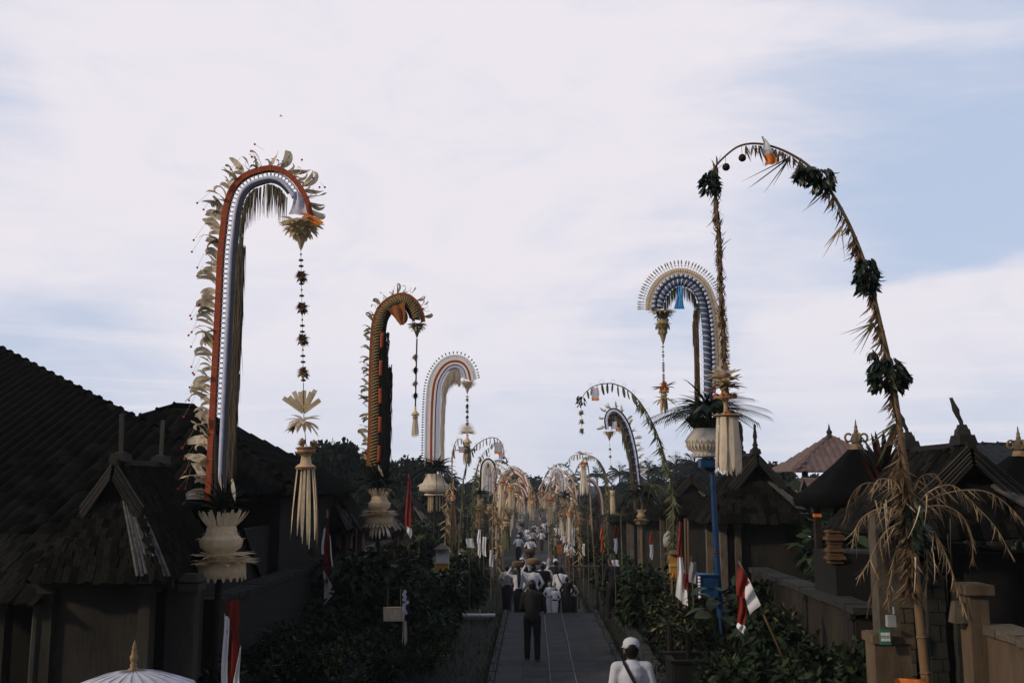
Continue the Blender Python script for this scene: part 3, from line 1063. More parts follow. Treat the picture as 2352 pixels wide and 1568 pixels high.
# rear and right slopes
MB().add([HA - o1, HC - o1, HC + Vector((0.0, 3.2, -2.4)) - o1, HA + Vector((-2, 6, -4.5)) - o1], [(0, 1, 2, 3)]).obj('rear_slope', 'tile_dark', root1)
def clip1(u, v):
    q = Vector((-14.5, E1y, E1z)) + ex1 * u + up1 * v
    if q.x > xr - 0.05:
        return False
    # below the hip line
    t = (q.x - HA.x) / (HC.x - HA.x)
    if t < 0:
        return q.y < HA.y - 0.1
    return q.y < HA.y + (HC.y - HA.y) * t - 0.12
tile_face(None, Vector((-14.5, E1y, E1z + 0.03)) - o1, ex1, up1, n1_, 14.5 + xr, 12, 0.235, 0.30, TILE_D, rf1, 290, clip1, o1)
ridge_tiles(root1, HC - o1, HA - o1, 'tile_dark', 0.50, 0.085)
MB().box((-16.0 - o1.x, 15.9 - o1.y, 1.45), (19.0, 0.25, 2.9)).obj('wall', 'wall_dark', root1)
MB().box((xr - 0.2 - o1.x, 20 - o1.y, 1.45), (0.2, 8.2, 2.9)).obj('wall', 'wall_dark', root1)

# roof 2
def hip_house(label, cx, yf, yr, hwid, ze, za, m, tile, rl=0.6, tw=0.24, th=0.30, lim=200, wallm='wall_dark', name='village_house', left=True, tops=True):
    """hip roof, short ridge along X; front plane faces the camera"""
    r = thing(name, label, 'house', (cx, (yf + yr) / 2, 0))
    o = Vector(r.location)
    ym = (yf + yr) / 2
    E = [Vector((cx - hwid, yf, ze)), Vector((cx + hwid, yf, ze)), Vector((cx + hwid, yr, ze)), Vector((cx - hwid, yr, ze))]
    T = [Vector((cx - rl, ym, za)), Vector((cx + rl, ym, za))]
    vs = [p - o for p in E + T]
    roof = MB().add(vs, [(3, 2, 1, 0), (0, 1, 5, 4), (1, 2, 5), (2, 3, 4, 5), (3, 0, 4)]).obj('roof', m, r)
    for (e0, e1, t0, t1) in ((E[0], E[1], T[0], T[1]), (E[1], E[2], T[1], T[1])) + (((E[3], E[0], T[0], T[0]),) if left else ()):
        ex = (e1 - e0).normalized()
        mid = (t0 + t1) / 2
        upv = (mid - e0) - ex * (mid - e0).dot(ex)
        H = upv.length
        upv.normalize()
        n = ex.cross(upv)
        W = (e1 - e0).length
        a0 = (t0 - e0).dot(ex)
        a1 = (t1 - e0).dot(ex)
        def clip(u, v, W=W, H=H, a0=a0, a1=a1):
            f = v / H
            return f < 0.985 and a0 * f < u + 0.03 and u - 0.03 < W + (a1 - W) * f
        tile_face(None, e0 - o + n * 0.02, ex, upv, n, W, H, tw, th, tile, roof, lim, clip, o)
    for e, t in ((E[0], T[0]), (E[1], T[1]), (T[0], T[1])):
        ridge_tiles(r, e - o, t - o, m, 0.45, 0.09)
    MB().box((0, 0, ze / 2 - 0.05), (2 * hwid - 1.0, (yr - yf) - 1.0, ze - 0.05)).obj('wall', wallm, r)
    return r

a2 = P(420, 925, 25.5)
hip_house('dark hip-roofed house behind the tall orange-banded ceremonial pole', a2.x, 21.3, 29.7, 4.05, 3.55, a2.z - 0.1, 'tile_dark', TILE_D, 0.25, 0.26, 0.34, 240)

# pavilion far right
av = P(1905, 1002, 45)
pv = hip_house('distant open pavilion with brown tiled pyramid roof and pointed finial', av.x, 42.6, 47.4, 2.25, P(1797, 1082, 43).z, av.z, 'tile_red', TILE_R, 0.05, 0.30, 0.36, 280, 'wall_dark', 'pavilion')
for ch in list(pv.children):
    if ch.name.startswith('wall'):
        bpy.data.objects.remove(ch)
zb = P(1797, 1082, 43).z
MB().lathe([(0.16, 0), (0.10, 0.12), (0.14, 0.22), (0.06, 0.34), (0.03, 0.5), (0, 0.62)], 10, (0, 0, av.z - 0.02)).obj('finial', 'stone_grey', pv)
for x in (-1.7, -0.6, 0.6, 1.7):
    for y in (-1.8, 1.8):
        MB().box((x, y, zb - 1.0), (0.12, 0.12, 2.0)).obj('post', 'door_wood', pv)
MB().box((0, 0, zb / 2 - 1.0), (4.0, 4.4, zb - 2.0)).obj('base', 'stone', pv)
MB().box((0, -1.9, zb - 1.3), (3.6, 0.06, 0.5)).obj('railing', 'stone_grey', pv)
a3 = P(1842, 1108, 40)
lo = hip_house('low brown tiled roof standing in front of the distant pavilion', a3.x + 0.6, 38.8, 41.4, 1.7, P(1800, 1135, 39).z, a3.z + 0.1, 'tile_red', TILE_R, 0.6, 0.30, 0.34, 120, 'wall_grey')
# blue-grey roof at far right
a4 = P(2290, 1022, 34)
hip_house('far blue-grey hip roof between the kris finial and the gold crown shrine', a4.x, 30.5, 37.5, 3.2, P(2230, 1115, 31).z, a4.z, 'tile_blue', TILE_B, 1.0, 0.30, 0.40, 150)

# ------------------------------------------------------------------ shrines with black palm-fibre roofs and gold crowns
def crown_parts(root, z, s):
    b = MB()
    b.lathe([(0.20 * s, 0), (0.22 * s, 0.04 * s), (0.17 * s, 0.12 * s), (0.19 * s, 0.16 * s), (0.15 * s, 0.20 * s)], 14, (0, 0, z))
    b.obj('crown_base', 'gold', root, True)
    b = MB()
    b.lathe([(0.13 * s, 0.18 * s), (0.16 * s, 0.26 * s), (0.17 * s, 0.36 * s), (0.12 * s, 0.46 * s), (0.09 * s, 0.50 * s), (0.06 * s, 0.56 * s)], 14, (0, 0, z))
    b.obj('crown_urn', 'stone', root, True)
    for a in (0, PI, PI / 2, -PI / 2):
        c = Vector((math.cos(a), math.sin(a), 0))
        pts = [Vector((0, 0, z + 0.30 * s)) + c * 0.15 * s, Vector((0, 0, z + 0.27 * s)) + c * 0.26 * s, Vector((0, 0, z + 0.36 * s)) + c * 0.33 * s,
               Vector((0, 0, z + 0.48 * s)) + c * 0.30 * s, Vector((0, 0, z + 0.50 * s)) + c * 0.20 * s, Vector((0, 0, z + 0.46 * s)) + c * 0.15 * s]
        MB().tube(catmull(pts, 12)[0], 0.034 * s, 7).obj('crown_handle', 'gold', root, True)
    MB().lathe([(0.06 * s, 0.54 * s), (0.07 * s, 0.60 * s), (0.045 * s, 0.64 * s), (0.055 * s, 0.70 * s), (0.03 * s, 0.76 * s), (0.02 * s, 0.86 * s), (0, 0.95 * s)], 10, (0, 0, z)).obj('crown_spire', 'gold', root, True)


def fibre_shrine(label, X, Y, ze, za, hw, crown):
    r = thing('shrine', label, 'shrine', (X, Y, 0))
    prof = []
    n = 12
    b = MB()
    levels = [(1.0, ze - 0.10), (1.03, ze), (1.0, ze + 0.10)]
    for i in range(1, 9):
        u = i / 8
        levels.append((1 - 0.86 * u ** 0.92, ze + 0.10 + (za - ze - 0.10) * (u ** 1.12)))
    vs, fs = [], []
    for k, z in levels:
        for j in range(24):
            a = 2 * PI * j / 24 + PI / 4
            q = max(abs(math.cos(a)), abs(math.sin(a)))
            rr = hw * k / (q ** 0.75)
            jj = 1 + random.uniform(-.012, .012)
            vs.append((rr * math.cos(a) * jj, rr * math.sin(a) * jj, z + random.uniform(-.01, .01)))
    for i in range(len(levels) - 1):
        for j in range(24):
            j2 = (j + 1) % 24
            fs.append((i * 24 + j, i * 24 + j2, i * 24 + 24 + j2, i * 24 + 24 + j))
    fs.append(tuple(range(23, -1, -1)))
    fs.append(tuple((len(levels) - 1) * 24 + j for j in range(24)))
    b.add(vs, fs)
    rf = b.obj('roof', 'thatch_black', r, True)
    # fibre fringe standing off the thatch
    fb = MB()
    for k in range(700):
        i = random.randrange(0, len(levels) - 2)
        j = random.randrange(24)
        p = Vector(vs[i * 24 + j]).lerp(Vector(vs[(i + 1) * 24 + (j + 1) % 24]), random.random())
        d = Vector((p.x, p.y, 0)).normalized()
        fb.blade(p, d * 0.5 - Vector((0, 0, 0.8)), random.uniform(0.08, 0.2), 0.012, d, 0, 1, 'taper')
    fb.obj('fibre_fringe', 'thatch_black', rf, kind='stuff')
    crown_parts(r, za - 0.02, crown)
    for sx in (-1, 1):
        for sy in (-1, 1):
            MB().box((sx * hw * 0.6, sy * hw * 0.6, ze - 0.45), (0.10, 0.10, 0.9)).obj('post', 'door_wood', r)
    MB().box((0, 0, (ze - 0.85) / 2), (hw * 1.35, hw * 1.35, ze - 0.85)).obj('plinth', 'wall_dark', r)
    # carved brick bands at the street-side corner
    for k in range(10):
        ww = (0.20, 0.27, 0.23, 0.30, 0.22)[k % 5]
        MB().box((-hw * 0.66, -hw * 0.6, ze - 0.42 - k * 0.062), (ww, ww, 0.055), taper=0.9).obj('carved_band', 'carved_brick', r)
    return r

q1 = P(1968, 1032, 17.4)
s1 = fibre_shrine('black palm-fibre shrine roof topped by gold crown beside the red-leaved plant', q1.x, 17.4, P(1845, 1150, 16.8).z, q1.z, 0.95, 0.58)
lm = MB().box((-0.88, -0.55, P(1912, 1184, 16.6).z), (0.13, 0.06, 0.05)).obj('eave_carving', 'orange_flower', s1)
q2 = P(2342, 1048, 15.4)
fibre_shrine('black palm-fibre shrine roof with gold crown right of the kris-finial gate', q2.x, 15.4, P(2250, 1150, 14.9).z, q2.z, 0.98, 0.52)

# ------------------------------------------------------------------ temple gate terrace where the camera stands (steps down to the street)
root = thing('temple_steps', 'stone temple steps rising towards the viewer at the head of the street', 'steps', (0, 0, 0))
for k in range(14):
    link('step', unit_box('stone_grey'), root, (0.3, 5.3 - k * 0.36, 0.075 + k * 0.155), None, (5.0, 0.42, 0.155))

# ================================================================== CEREMONIAL POLES
def torus_mesh(r, t, m, n=12, k=4):
    b = MB()
    vs, fs = [], []
    for i in range(n):
        a = 2 * PI * i / n
        for j in range(k):
            c = 2 * PI * j / k
            rr = r + t * math.cos(c)
            vs.append((rr * math.cos(a), t * math.sin(c), rr * math.sin(a)))
    for i in range(n):
        for j in range(k):
            i2, j2 = (i + 1) % n, (j + 1) % k
            fs.append((i * k + j, i * k + j2, i2 * k + j2, i2 * k + j))
    return b.add(vs, fs).mesh('ring_' + m, m, True)


def petal_mesh(name, m, L=1.0, w=0.4, bend=0.2, shape='leaf', fold=0.15, seg=4):
    # petal along +X, up +Z
    return MB().blade((0, 0, 0), (1, 0, 0), L, w, (0, 0, 1), bend, seg, shape, 0, fold).mesh(name, m, True)

PETAL = petal_mesh('petal_cream', 'palm_cream')
PETAL_W = petal_mesh('petal_white', 'palm_white')
PETAL_FLAT = petal_mesh('petal_flat', 'palm_cream', 1, 0.22, 0.03, 'leaf', 0.12)
PETAL_BROAD = petal_mesh('petal_broad', 'palm_cream', 1, 0.62, 0.25, 'leaf', 0.18)
PETAL_BROAD_D = petal_mesh('petal_broad_straw', 'palm_straw', 1, 0.62, 0.25, 'leaf', 0.18)
PETAL_UP = petal_mesh('petal_spoon', 'palm_cream', 1, 0.5, -0.25, 'spoon', 0.1)
PETAL_G = petal_mesh('petal_greenish', 'palm_green')
PETAL_S = petal_mesh('petal_straw', 'palm_straw')
PETAL_D = petal_mesh('petal_dry', 'palm_dry')

def curl_meshes(m):
    out = []
    for k in range(3):
        b = MB()
        # broad rolled leaf: starts along +X, arches over and rolls back
        for (ang, L, w, roll) in (((0.9, 1.05, 0.26, 3.0 + k), (0.35, 0.85, 0.20, 1.2 + k), (1.35, 0.6, 0.07, 4.6)), ((0.55, 1.1, 0.30, 0.9), (1.15, 0.8, 0.10, 5.2), (0.1, 0.6, 0.16, 3.6)), ((1.2, 1.0, 0.22, 2.2), (0.6, 0.95, 0.28, 4.4), (0.2, 0.7, 0.05, -2.6)))[k]:
            pts = []
            a = ang
            p = Vector((0, 0.04 * random.uniform(-1, 1), 0))
            n = 8
            for i in range(n + 1):
                pts.append(p.copy())
                a -= roll / n * (0.25 + 1.7 * (i / n) ** 2)
                p = p + Vector((math.cos(a), random.uniform(-.1, .1), math.sin(a))) * (L / n)
            vs, fs = [], []
            for i, q in enumerate(pts):
                u = i / n
                ww = w * (0.25 + 0.75 * math.sin(PI * min(1, 0.15 + u * 0.72))) * (1 if u < 0.95 else 0.3)
                t = (pts[min(n, i + 1)] - pts[max(0, i - 1)]).normalized()
                nn = Vector((-t.z, 0, t.x))
                tw = 0.55 + 0.5 * math.sin(3 * u + k)
                side = Vector((0, 1, 0)) * math.cos(tw) + nn * math.sin(tw)
                vs += [q - side * ww / 2, q + nn * 0.10 * ww, q + side * ww / 2]
            for i in range(n):
                for j in range(2):
                    c = i * 3 + j
                    fs.append((c, c + 1, c + 4, c + 3))
            b.add(vs, fs)
        out.append(b.mesh('curl_%d' % k, m, True))
    return out

CURL = curl_meshes('curl_leaf')
CURL_P = curl_meshes('curl_pale')
CURL_M = CURL + CURL_P
RING_BLACK = torus_mesh(0.036, 0.006, 'black_rattan')
RING_WHITE = torus_mesh(0.05, 0.009, 'satin_white')
BEAD_RED = MB().ball((0, 0, 0), 0.018, 7, 5).mesh('bead_red', 'red_bead', True)
BEAD_DARK = MB().lathe([(0.0, -0.02), (0.035, -0.012), (0.04, 0), (0.035, 0.012), (0, 0.02)], 8).mesh('bead_dark', 'bead_dark', True)
BEAD_PALE = MB().ball((0, 0, 0), 0.018, 7, 5).mesh('bead_pale', 'palm_cream', True)

def cluster_mesh(m, r=0.07, n=40):
    b = MB()
    for k in range(n):
        d = Vector((random.gauss(0, 1), random.gauss(0, 1), random.gauss(0, 0.8))).normalized()
        b.blade(d * r * 0.25, d + Vector((0, 0, 0.2)), r * random.uniform(0.7, 1.1), r * 0.45, (0, 0, 1), 0.3, 2, 'leaf')
    b.ball((0, 0, 0), r * 0.6, 7, 5)
    return b.mesh('cluster_' + m, m)

CLUSTER = cluster_mesh('cluster')
CLUSTER_BIG = cluster_mesh('cluster', 0.105, 90)
CLUSTER_GOLD = cluster_mesh('gold')
CLUSTER_DARK = cluster_mesh('black_fur')
CLUSTER_STRAW = cluster_mesh('palm_straw')
CLUSTER_RED = cluster_mesh('orange_flower')


class Arch:
    """centre line of a pole in its own root's coordinates, with inward normals"""
    def __init__(s, root, pts, n=120, side=1):
        s.pts, s.L = catmull(pts, n)
        s.n = n
        s.side = side
        s.nrm = []
        s.tan = []
        for i in range(n):
            t = (s.pts[min(n - 1, i + 1)] - s.pts[max(0, i - 1)]).normalized()
            s.tan.append(t)
            nn = Vector((t.z, 0, -t.x)) * side
            s.nrm.append(nn.normalized())

    def at(s, u, off=0.0):
        f = max(0, min(s.n - 1.001, u * (s.n - 1)))
        i = int(f)
        k = f - i
        p = s.pts[i].lerp(s.pts[i + 1], k)
        nn = s.nrm[i].lerp(s.nrm[i + 1], k).normalized()
        return p + nn * off, nn, s.tan[i]

    def line(s, u0, u1, off, n=80):
        P_, N_ = [], []
        for i in range(n):
            u = u0 + (u1 - u0) * i / (n - 1)
            o = off(u) if callable(off) else off
            p, nn, _ = s.at(u, o)
            P_.append(p)
            N_.append(nn)
        return P_, N_


def band(root, arch, name, m, u0, u1, off, w, d, n=80):
    p, nn = arch.line(u0, u1, off, n)
    return MB().sweep(p, nn, w, d).obj(name, m, root)


def cord(root, arch, name, m, u0, u1, off, r, n=80, k=8):
    p, nn = arch.line(u0, u1, off, n)
    return MB().tube(p, r, k).obj(name, m, root, True)


def rope(root, arch, name, m, u0, u1, off, r, turns, strands=2, rs=None):
    """twisted rope following the arch"""
    b = MB()
    n = int(turns * 8)
    for sidx in range(strands):
        pts = []
        for i in range(n + 1):
            u = u0 + (u1 - u0) * i / n
            o = off(u) if callable(off) else off
            p, nn, t = arch.at(u, o)
            a = 2 * PI * (turns * i / n + sidx / strands)
            pts.append(p + nn * (r * math.cos(a)) + Vector((0, 1, 0)) * (r * math.sin(a)))
        b.tube(pts, rs or r * 0.75, 5)
    return b.obj(name, m, root, True)


def rings(root, arch, me, name, u0, u1, off, step, sc=1.0, yoff=0.0):
    n = int(arch.L * (u1 - u0) / step)
    for i in range(n):
        u = u0 + (u1 - u0) * (i + 0.5) / n
        o = off(u) if callable(off) else off
        p, nn, t = arch.at(u, o)
        link(name, me, root, p + Vector((0, yoff, 0)), None, sc)


def spikes(root, arch, me, name, u0, u1, off, step, sc=1.0):
    n = int(arch.L * (u1 - u0) / step)
    for i in range(n):
        u = u0 + (u1 - u0) * (i + 0.5) / n
        p, nn, t = arch.at(u, off)
        out = -nn
        R = Matrix((out, Vector((0, 1, 0)), out.cross(Vector((0, 1, 0))))).transposed()
        link(name, me, root, p, R @ Matrix.Rotation(random.uniform(-.08, .08), 3, 'Y'), sc)


def curls(root, arch, mes, name, u0, u1, off, step, size, bead=0.5, flip=True, bead_me=None):
    n = int(arch.L * (u1 - u0) / step)
    for i in range(n):
        u = u0 + (u1 - u0) * (i + random.uniform(0.2, 0.8)) / n
        p, nn, t = arch.at(u, off)
        out = -nn
        up = t
        R = Matrix((out, out.cross(up) * -1, up)).transposed()
        if R.determinant() < 0:
            R = Matrix((out, out.cross(up), up)).transposed()
        R = R @ Matrix.Rotation(random.uniform(-.7, .6), 3, 'Y') @ Matrix.Rotation(random.uniform(-.9, .9), 3, 'X')
        s = size * random.uniform(0.75, 1.15)
        o = link(name, random.choice(mes), root, p, R, s)
        if random.random() < bead:
            q = p + out * s * random.uniform(0.9, 1.3) - Vector((0, 0, s * random.uniform(0.1, 0.7))) + Vector((0, random.uniform(-.05, .05), 0))
            bd = link('bead', bead_me or BEAD_RED, root, q)
            MB().tube([q, p + out * s * 0.7 + up * s * 0.3], 0.0022, 3).obj('bead_thread', 'palm_straw', root)


def fringe(root, arch, name, m, u0, u1, off, length, dens, w=0.012, spread=0.02, ydep=0.04, ragged=0.3, curve_in=0.0):
    b = MB()
    n = int(arch.L * (u1 - u0) * dens)
    for i in range(n):
        u = u0 + (u1 - u0) * random.random()
        o = off(u) if callable(off) else off
        p, nn, t = arch.at(u, o + random.uniform(-spread, spread))
        L = (length(u) if callable(length) else length) * random.uniform(1 - ragged, 1)
        p = p + Vector((0, random.uniform(-ydep, ydep), 0))
        b.blade(p, (random.gauss(0, 0.03), random.gauss(0, 0.05), -1), L, w * random.uniform(0.6, 1.3), (random.gauss(0, .3), 1, 0), random.gauss(0, .02), 3, 'taper')
    return b.obj(name, m, root, kind='stuff')


def petals(root, me, name, c, r, n, size, tilt=0.0, jit=0.12, wscale=1.0):
    """ring of petals pointing outwards; tilt up(+)/down(-)"""
    for k in range(n):
        a = 2 * PI * (k + random.uniform(-jit, jit)) / n
        R = rotz(a) @ Matrix.Rotation(-tilt + random.uniform(-jit, jit), 3, 'Y')
        link(name, me, root, Vector(c) + Vector((math.cos(a), math.sin(a), 0)) * r, R, (size * random.uniform(0.9, 1.1), size * wscale, size))


def hang_strips(root, name, m, c, r, n, L, w, flare=0.25, sep=True, jag=0.15):
    """long palm strips hanging in a bundle"""
    c = Vector(c)
    mb = MB()
    for k in range(n):
        a = 2 * PI * k / n + random.uniform(-.2, .2)
        rr = r * random.uniform(0.55, 1.0)
        p = c + Vector((math.cos(a) * rr, math.sin(a) * rr, 0))
        ll = L * random.uniform(1 - jag, 1)
        d = Vector((math.cos(a) * flare * 0.2, math.sin(a) * flare * 0.2, -1))
        up = Vector((math.cos(a), math.sin(a), 0))
        b = MB() if sep else mb
        seg = 5
        vs = []
        sd = d.cross(up).normalized()
        tw = random.uniform(-.5, .5)
        bow = random.uniform(-.02, .02)
        for i in range(seg + 1):
            u = i / seg
            q = p + d * ll * u + up * (flare * 0.10 * ll * math.sin(u * 2.2)) + sd * (bow * ll * math.sin(u * PI))
            ww = w * (0.75 + 0.35 * math.sin(PI * u)) * (1 - 0.75 * max(0, u - 0.75) / 0.25)
            s2 = sd * math.cos(tw * u) + up * math.sin(tw * u)
            vs += [q - s2 * ww / 2, q + s2 * ww / 2]
        b.add(vs, [(2 * i, 2 * i + 1, 2 * i + 3, 2 * i + 2) for i in range(seg)])
        if sep:
            b.obj(name, m, root)
    if not sep:
        mb.obj(name, m, root)


def chain(root, a, b, step=0.10, clusters=(), cl_me=None, bead_me=None, sc=1.0, thread='bamboo_dark', cscale=1.0):
    a, b = Vector(a), Vector(b)
    MB().tube([a, b], 0.004 * sc, 4).obj('cord', thread, root)
    L = (b - a).length
    n = max(2, int(L / step))
    for i in range(n):
        u = (i + 0.5) / n
        if any(abs(u - c) < 0.05 for c in clusters):
            continue
        link('bead', random.choice(bead_me or [BEAD_DARK, BEAD_DARK, BEAD_PALE]), root, a.lerp(b, u), None, sc)
    cl = cl_me or [CLUSTER]
    for i, c in enumerate(clusters):
        link('flower_cluster', cl[i % len(cl)], root, a.lerp(b, c), rotz(random.random()), cscale)


def tip_lantern(root, c, s, m='palm_cream', pm=None, cone=0.42, dark=None, n=(16, 16, 14, 12)):
    """rosette with a cone below: c is the top centre, s the radius"""
    c = Vector(c)
    pm = pm or PETAL
    pd = dark or pm
    b = MB().lathe([(0.02 * s, 0.08 * s), (0.55 * s, 0.06 * s), (0.6 * s, -0.05 * s), (0.5 * s, -0.35 * s), (0.36 * s, -0.5 * s), (0.30 * s, -0.62 * s)], 14, c)
    hub = b.obj('lantern_body', m, root, True)
    petals(hub, pm, 'petal', c + Vector((0, 0, 0.02 * s)), 0.42 * s, n[0], 0.60 * s, 0.12, 0.35)
    petals(hub, pm, 'petal', c - Vector((0, 0, 0.12 * s)), 0.52 * s, n[1], 0.56 * s, 0.15, 0.35)
    petals(hub, pd, 'petal', c - Vector((0, 0, 0.30 * s)), 0.46 * s, n[2], 0.46 * s, -0.10, 0.35)
    petals(hub, pd, 'petal', c - Vector((0, 0, 0.48 * s)), 0.34 * s, n[3], 0.36 * s, -0.55, 0.35)
    MB().lathe([(0.30 * s, -0.6 * s), (0.20 * s, -0.85 * s), (0.08 * s, -1.2 * s), (0.0, -1.38 * s)], 12, c).obj('lantern_cone', m, root, True)
    return c - Vector((0, 0, 1.38 * s))


def basket(root, c, s, m='palm_cream', pm=None, up=None, style=0):
    """woven palm offering basket, c = centre of the wide petal disc, s = radius of that disc"""
    c = Vector(c)
    pm = pm or PETAL
    up = up or PETAL_UP
    body = MB().lathe([(0.70 * s, -0.42 * s), (0.74 * s, -0.38 * s), (0.72 * s, -0.04 * s), (0.60 * s, 0.02 * s), (0.42 * s, 0.10 * s), (0.40 * s, 0.20 * s), (0.42 * s, 0.31 * s), (0.58 * s, 0.43 * s), (0.62 * s, 0.62 * s), (0.54 * s, 0.72 * s), (0.45 * s, 0.80 * s), (0.42 * s, 1.0 * s), (0.36 * s, 1.05 * s)], 20, c)
    bd = body.obj('basket_body', m, root, True)
    fl = PETAL_FLAT if pm is PETAL else pm
    petals(bd, fl, 'petal', c + Vector((0, 0, 0.03 * s)), 0.50 * s, 36, 0.62 * s, 0.03, 0.15)
    petals(bd, fl, 'petal', c + Vector((0, 0, 0.06 * s)), 0.48 * s, 28, 0.58 * s, 0.08, 0.15)
    petals(bd, fl, 'petal', c + Vector((0, 0, 0.21 * s)), 0.40 * s, 34, 0.60 * s, 0.04, 0.12)
    petals(bd, pm, 'petal', c + Vector((0, 0, 0.64 * s)), 0.56 * s, 18, 0.16 * s, 0.4)
    petals(bd, pm, 'petal', c - Vector((0, 0, 0.36 * s)), 0.73 * s, 22, 0.16 * s, -1.35, 0.05, 1.6)
    petals(bd, pm, 'petal', c + Vector((0, 0, 0.84 * s)), 0.43 * s, 18, 0.12 * s, -0.2)
    petals(bd, up, 'petal', c + Vector((0, 0, 1.0 * s)), 0.36 * s, 18, 0.54 * s, 0.72, 0.1, 0.55)
    return bd


def leaf_burst(root, name, m, c, n, L, w, tilt=(0.1, 1.1), bend=0.45, wob=0.35, seg=5):
    b = MB()
    c = Vector(c)
    for k in range(n):
        a = random.uniform(0, 2 * PI)
        t = random.uniform(*tilt)
        d = Vector((math.cos(a) * math.cos(t), math.sin(a) * math.cos(t), math.sin(t)))
        b.blade(c + Vector((random.gauss(0, 0.05), random.gauss(0, 0.05), random.gauss(0, 0.04))) * L, d, L * random.uniform(0.6, 1.1), w * random.uniform(0.7, 1.2), (0, 0, 1), bend * random.uniform(0.5, 1.3), seg, 'taper', 0, 0.0, random.uniform(-1.2, 1.2))
    return b.obj(name, m, root)


def loc(px, py, Y, root, dy=0.0):
    return P(px, py, Y) + Vector((0, dy, 0)) - Vector(root.location)


def pole_root(name, label, bx, Y, cat='penjor', group=None):
    g = P(bx, 1100, Y)
    return thing(name, label, cat, (g.x, Y, G(Y)), 0, group)


def cloth(root, name, m, corners, Y, n=(10, 14), amp=0.03, waves=2.5, seed=0, hang=0.0):
    """rippled cloth between four photo points (TL, TR, BR, BL) at distance Y"""
    rs = random.Random(seed)
    tl, tr, br, bl = [loc(*c, Y, root) for c in corners]
    vs, fs = [], []
    nx, ny = n
    ph = rs.uniform(0, 6)
    for j in range(ny + 1):
        v = j / ny
        for i in range(nx + 1):
            u = i / nx
            q = tl.lerp(tr, u).lerp(bl.lerp(br, u), v)
            k = 0.35 + 0.65 * math.sin(PI * min(1, 0.2 + v))
            q = q + Vector((0.012 * math.sin(5 * v + ph), amp * k * (math.sin(2 * PI * waves * u + ph + 1.5 * v) + 0.4 * math.sin(7 * u + 4 * v)), 0.006 * math.sin(9 * u + ph)))
            vs.append(q)
    for j in range(ny):
        for i in range(nx):
            a = j * (nx + 1) + i
            fs.append((a, a + 1, a + nx + 2, a + nx + 1))
    return MB().add(vs, fs).obj(name, m, root, True)


# ------------------------------------------------------------------ pole 1: orange band, rings, satin, raffia
Y1 = 15.0
r1 = pole_root('ceremonial_pole', 'tall ceremonial pole with orange band, black rings and curled leaf ornaments', 506, Y1)
c1 = [(476, 1160), (480, 1110), (483, 1050), (488, 950), (493, 852), (501, 699), (506, 594), (512, 531), (519, 479), (534, 434), (562, 405), (597, 391), (628, 387), (660, 399), (687, 427), (705, 462), (714, 497)]
a1_ = Arch(r1, [loc(x, y, Y1, r1) for x, y in c1], 140, 1)
band(r1, a1_, 'orange_band', 'orange_cloth', 0.0, 1.0, 0, M(13, Y1), 0.07)
for k in range(34):       # thin white ties round the band
    p, nn, t = a1_.at((k + 0.5) / 34)
    MB().sweep([p - t * 0.004, p + t * 0.004], [nn, nn], M(13.8, Y1), 0.078).obj('tie', 'palm_straw', r1)
ro = lambda u: M(15 if u > 0.2 else 15 + (0.2 - u) * 15, Y1)
rings(r1, a1_, RING_BLACK, 'ring', 0.17, 0.965, ro, 0.0765)
cord(r1, a1_, 'rattan_edge', 'black_rattan', 0.15, 0.97, M(9, Y1), 0.006, 100, 5)
cord(r1, a1_, 'rattan_edge', 'black_rattan', 0.15, 0.965, M(21, Y1), 0.006, 100, 5)
wo1 = lambda u: M(25 if u < 0.6 else 25 - (u - 0.6) * 4, Y1)
cord(r1, a1_, 'satin_tube', 'satin_white', 0.05, 0.94, wo1, M(6.2, Y1), 140, 10)
no1 = lambda u: M(35 if u < 0.6 else 34 - (u - 0.6) * 14, Y1)
band(r1, a1_, 'navy_band', 'navy', 0.03, 0.92, no1, M(9.5, Y1), 0.06)
fo1 = lambda u: M(45 + 4 * (1 - abs(u - 0.3)) if u < 0.62 else 42 - 8 * (u - 0.62), Y1)
fringe(r1, a1_, 'raffia_fringe', 'raffia', 0.12, 0.60, fo1, 0.60, 380, 0.015, 0.055, 0.05, 0.35)
fringe(r1, a1_, 'raffia_fringe', 'raffia', 0.60, 0.93, fo1, lambda u: 0.60 - 0.25 * abs(u - 0.72), 80, 0.020, 0.01, 0.03, 0.3)
curls(r1, a1_, CURL_P, 'curled_leaf', 0.01, 0.34, -M(6, Y1), 0.10, 0.34, 0.6)
curls(r1, a1_, CURL_P + CURL_M, 'curled_leaf', 0.34, 0.99, -M(6, Y1), 0.10, 0.33, 0.4)
pole_pts = [loc(506, 1530, Y1, r1) * 1.0, loc(505, 1300, Y1, r1), loc(500, 1180, Y1, r1), loc(496, 1000, Y1, r1)]
pole_pts[0] = Vector((0, 0, 0))
MB().tube(pole_pts, [0.055, 0.055, 0.05, 0.04], 8).obj('bamboo_pole', 'bamboo_dark', r1, True)
bsk = basket(r1, loc(506, 1291, Y1, r1), M(78, Y1))
leaf_burst(r1, 'base_leaves', 'leaf_dark', loc(510, 1165, Y1, r1), 70, 0.75, 0.05, (0.1, 1.3), 0.35)
for px, py, ex, ey in ((505, 1095, 515, 1150), (533, 1100, 538, 1145)):
    MB().blade(loc(px, py, Y1 - 0.1, r1), loc(ex, ey, Y1 - 0.1, r1) - loc(px, py, Y1 - 0.1, r1), 0.33, 0.06, (0, -1, 0.2), 0.1, 4, 'leaf').obj('white_leaf', 'palm_white', r1)
te = loc(693, 512, Y1, r1)
end = tip_lantern(r1, te, M(50, Y1), 'palm_cream', PETAL_BROAD, dark=PETAL_BROAD, n=(20, 22, 20, 14))
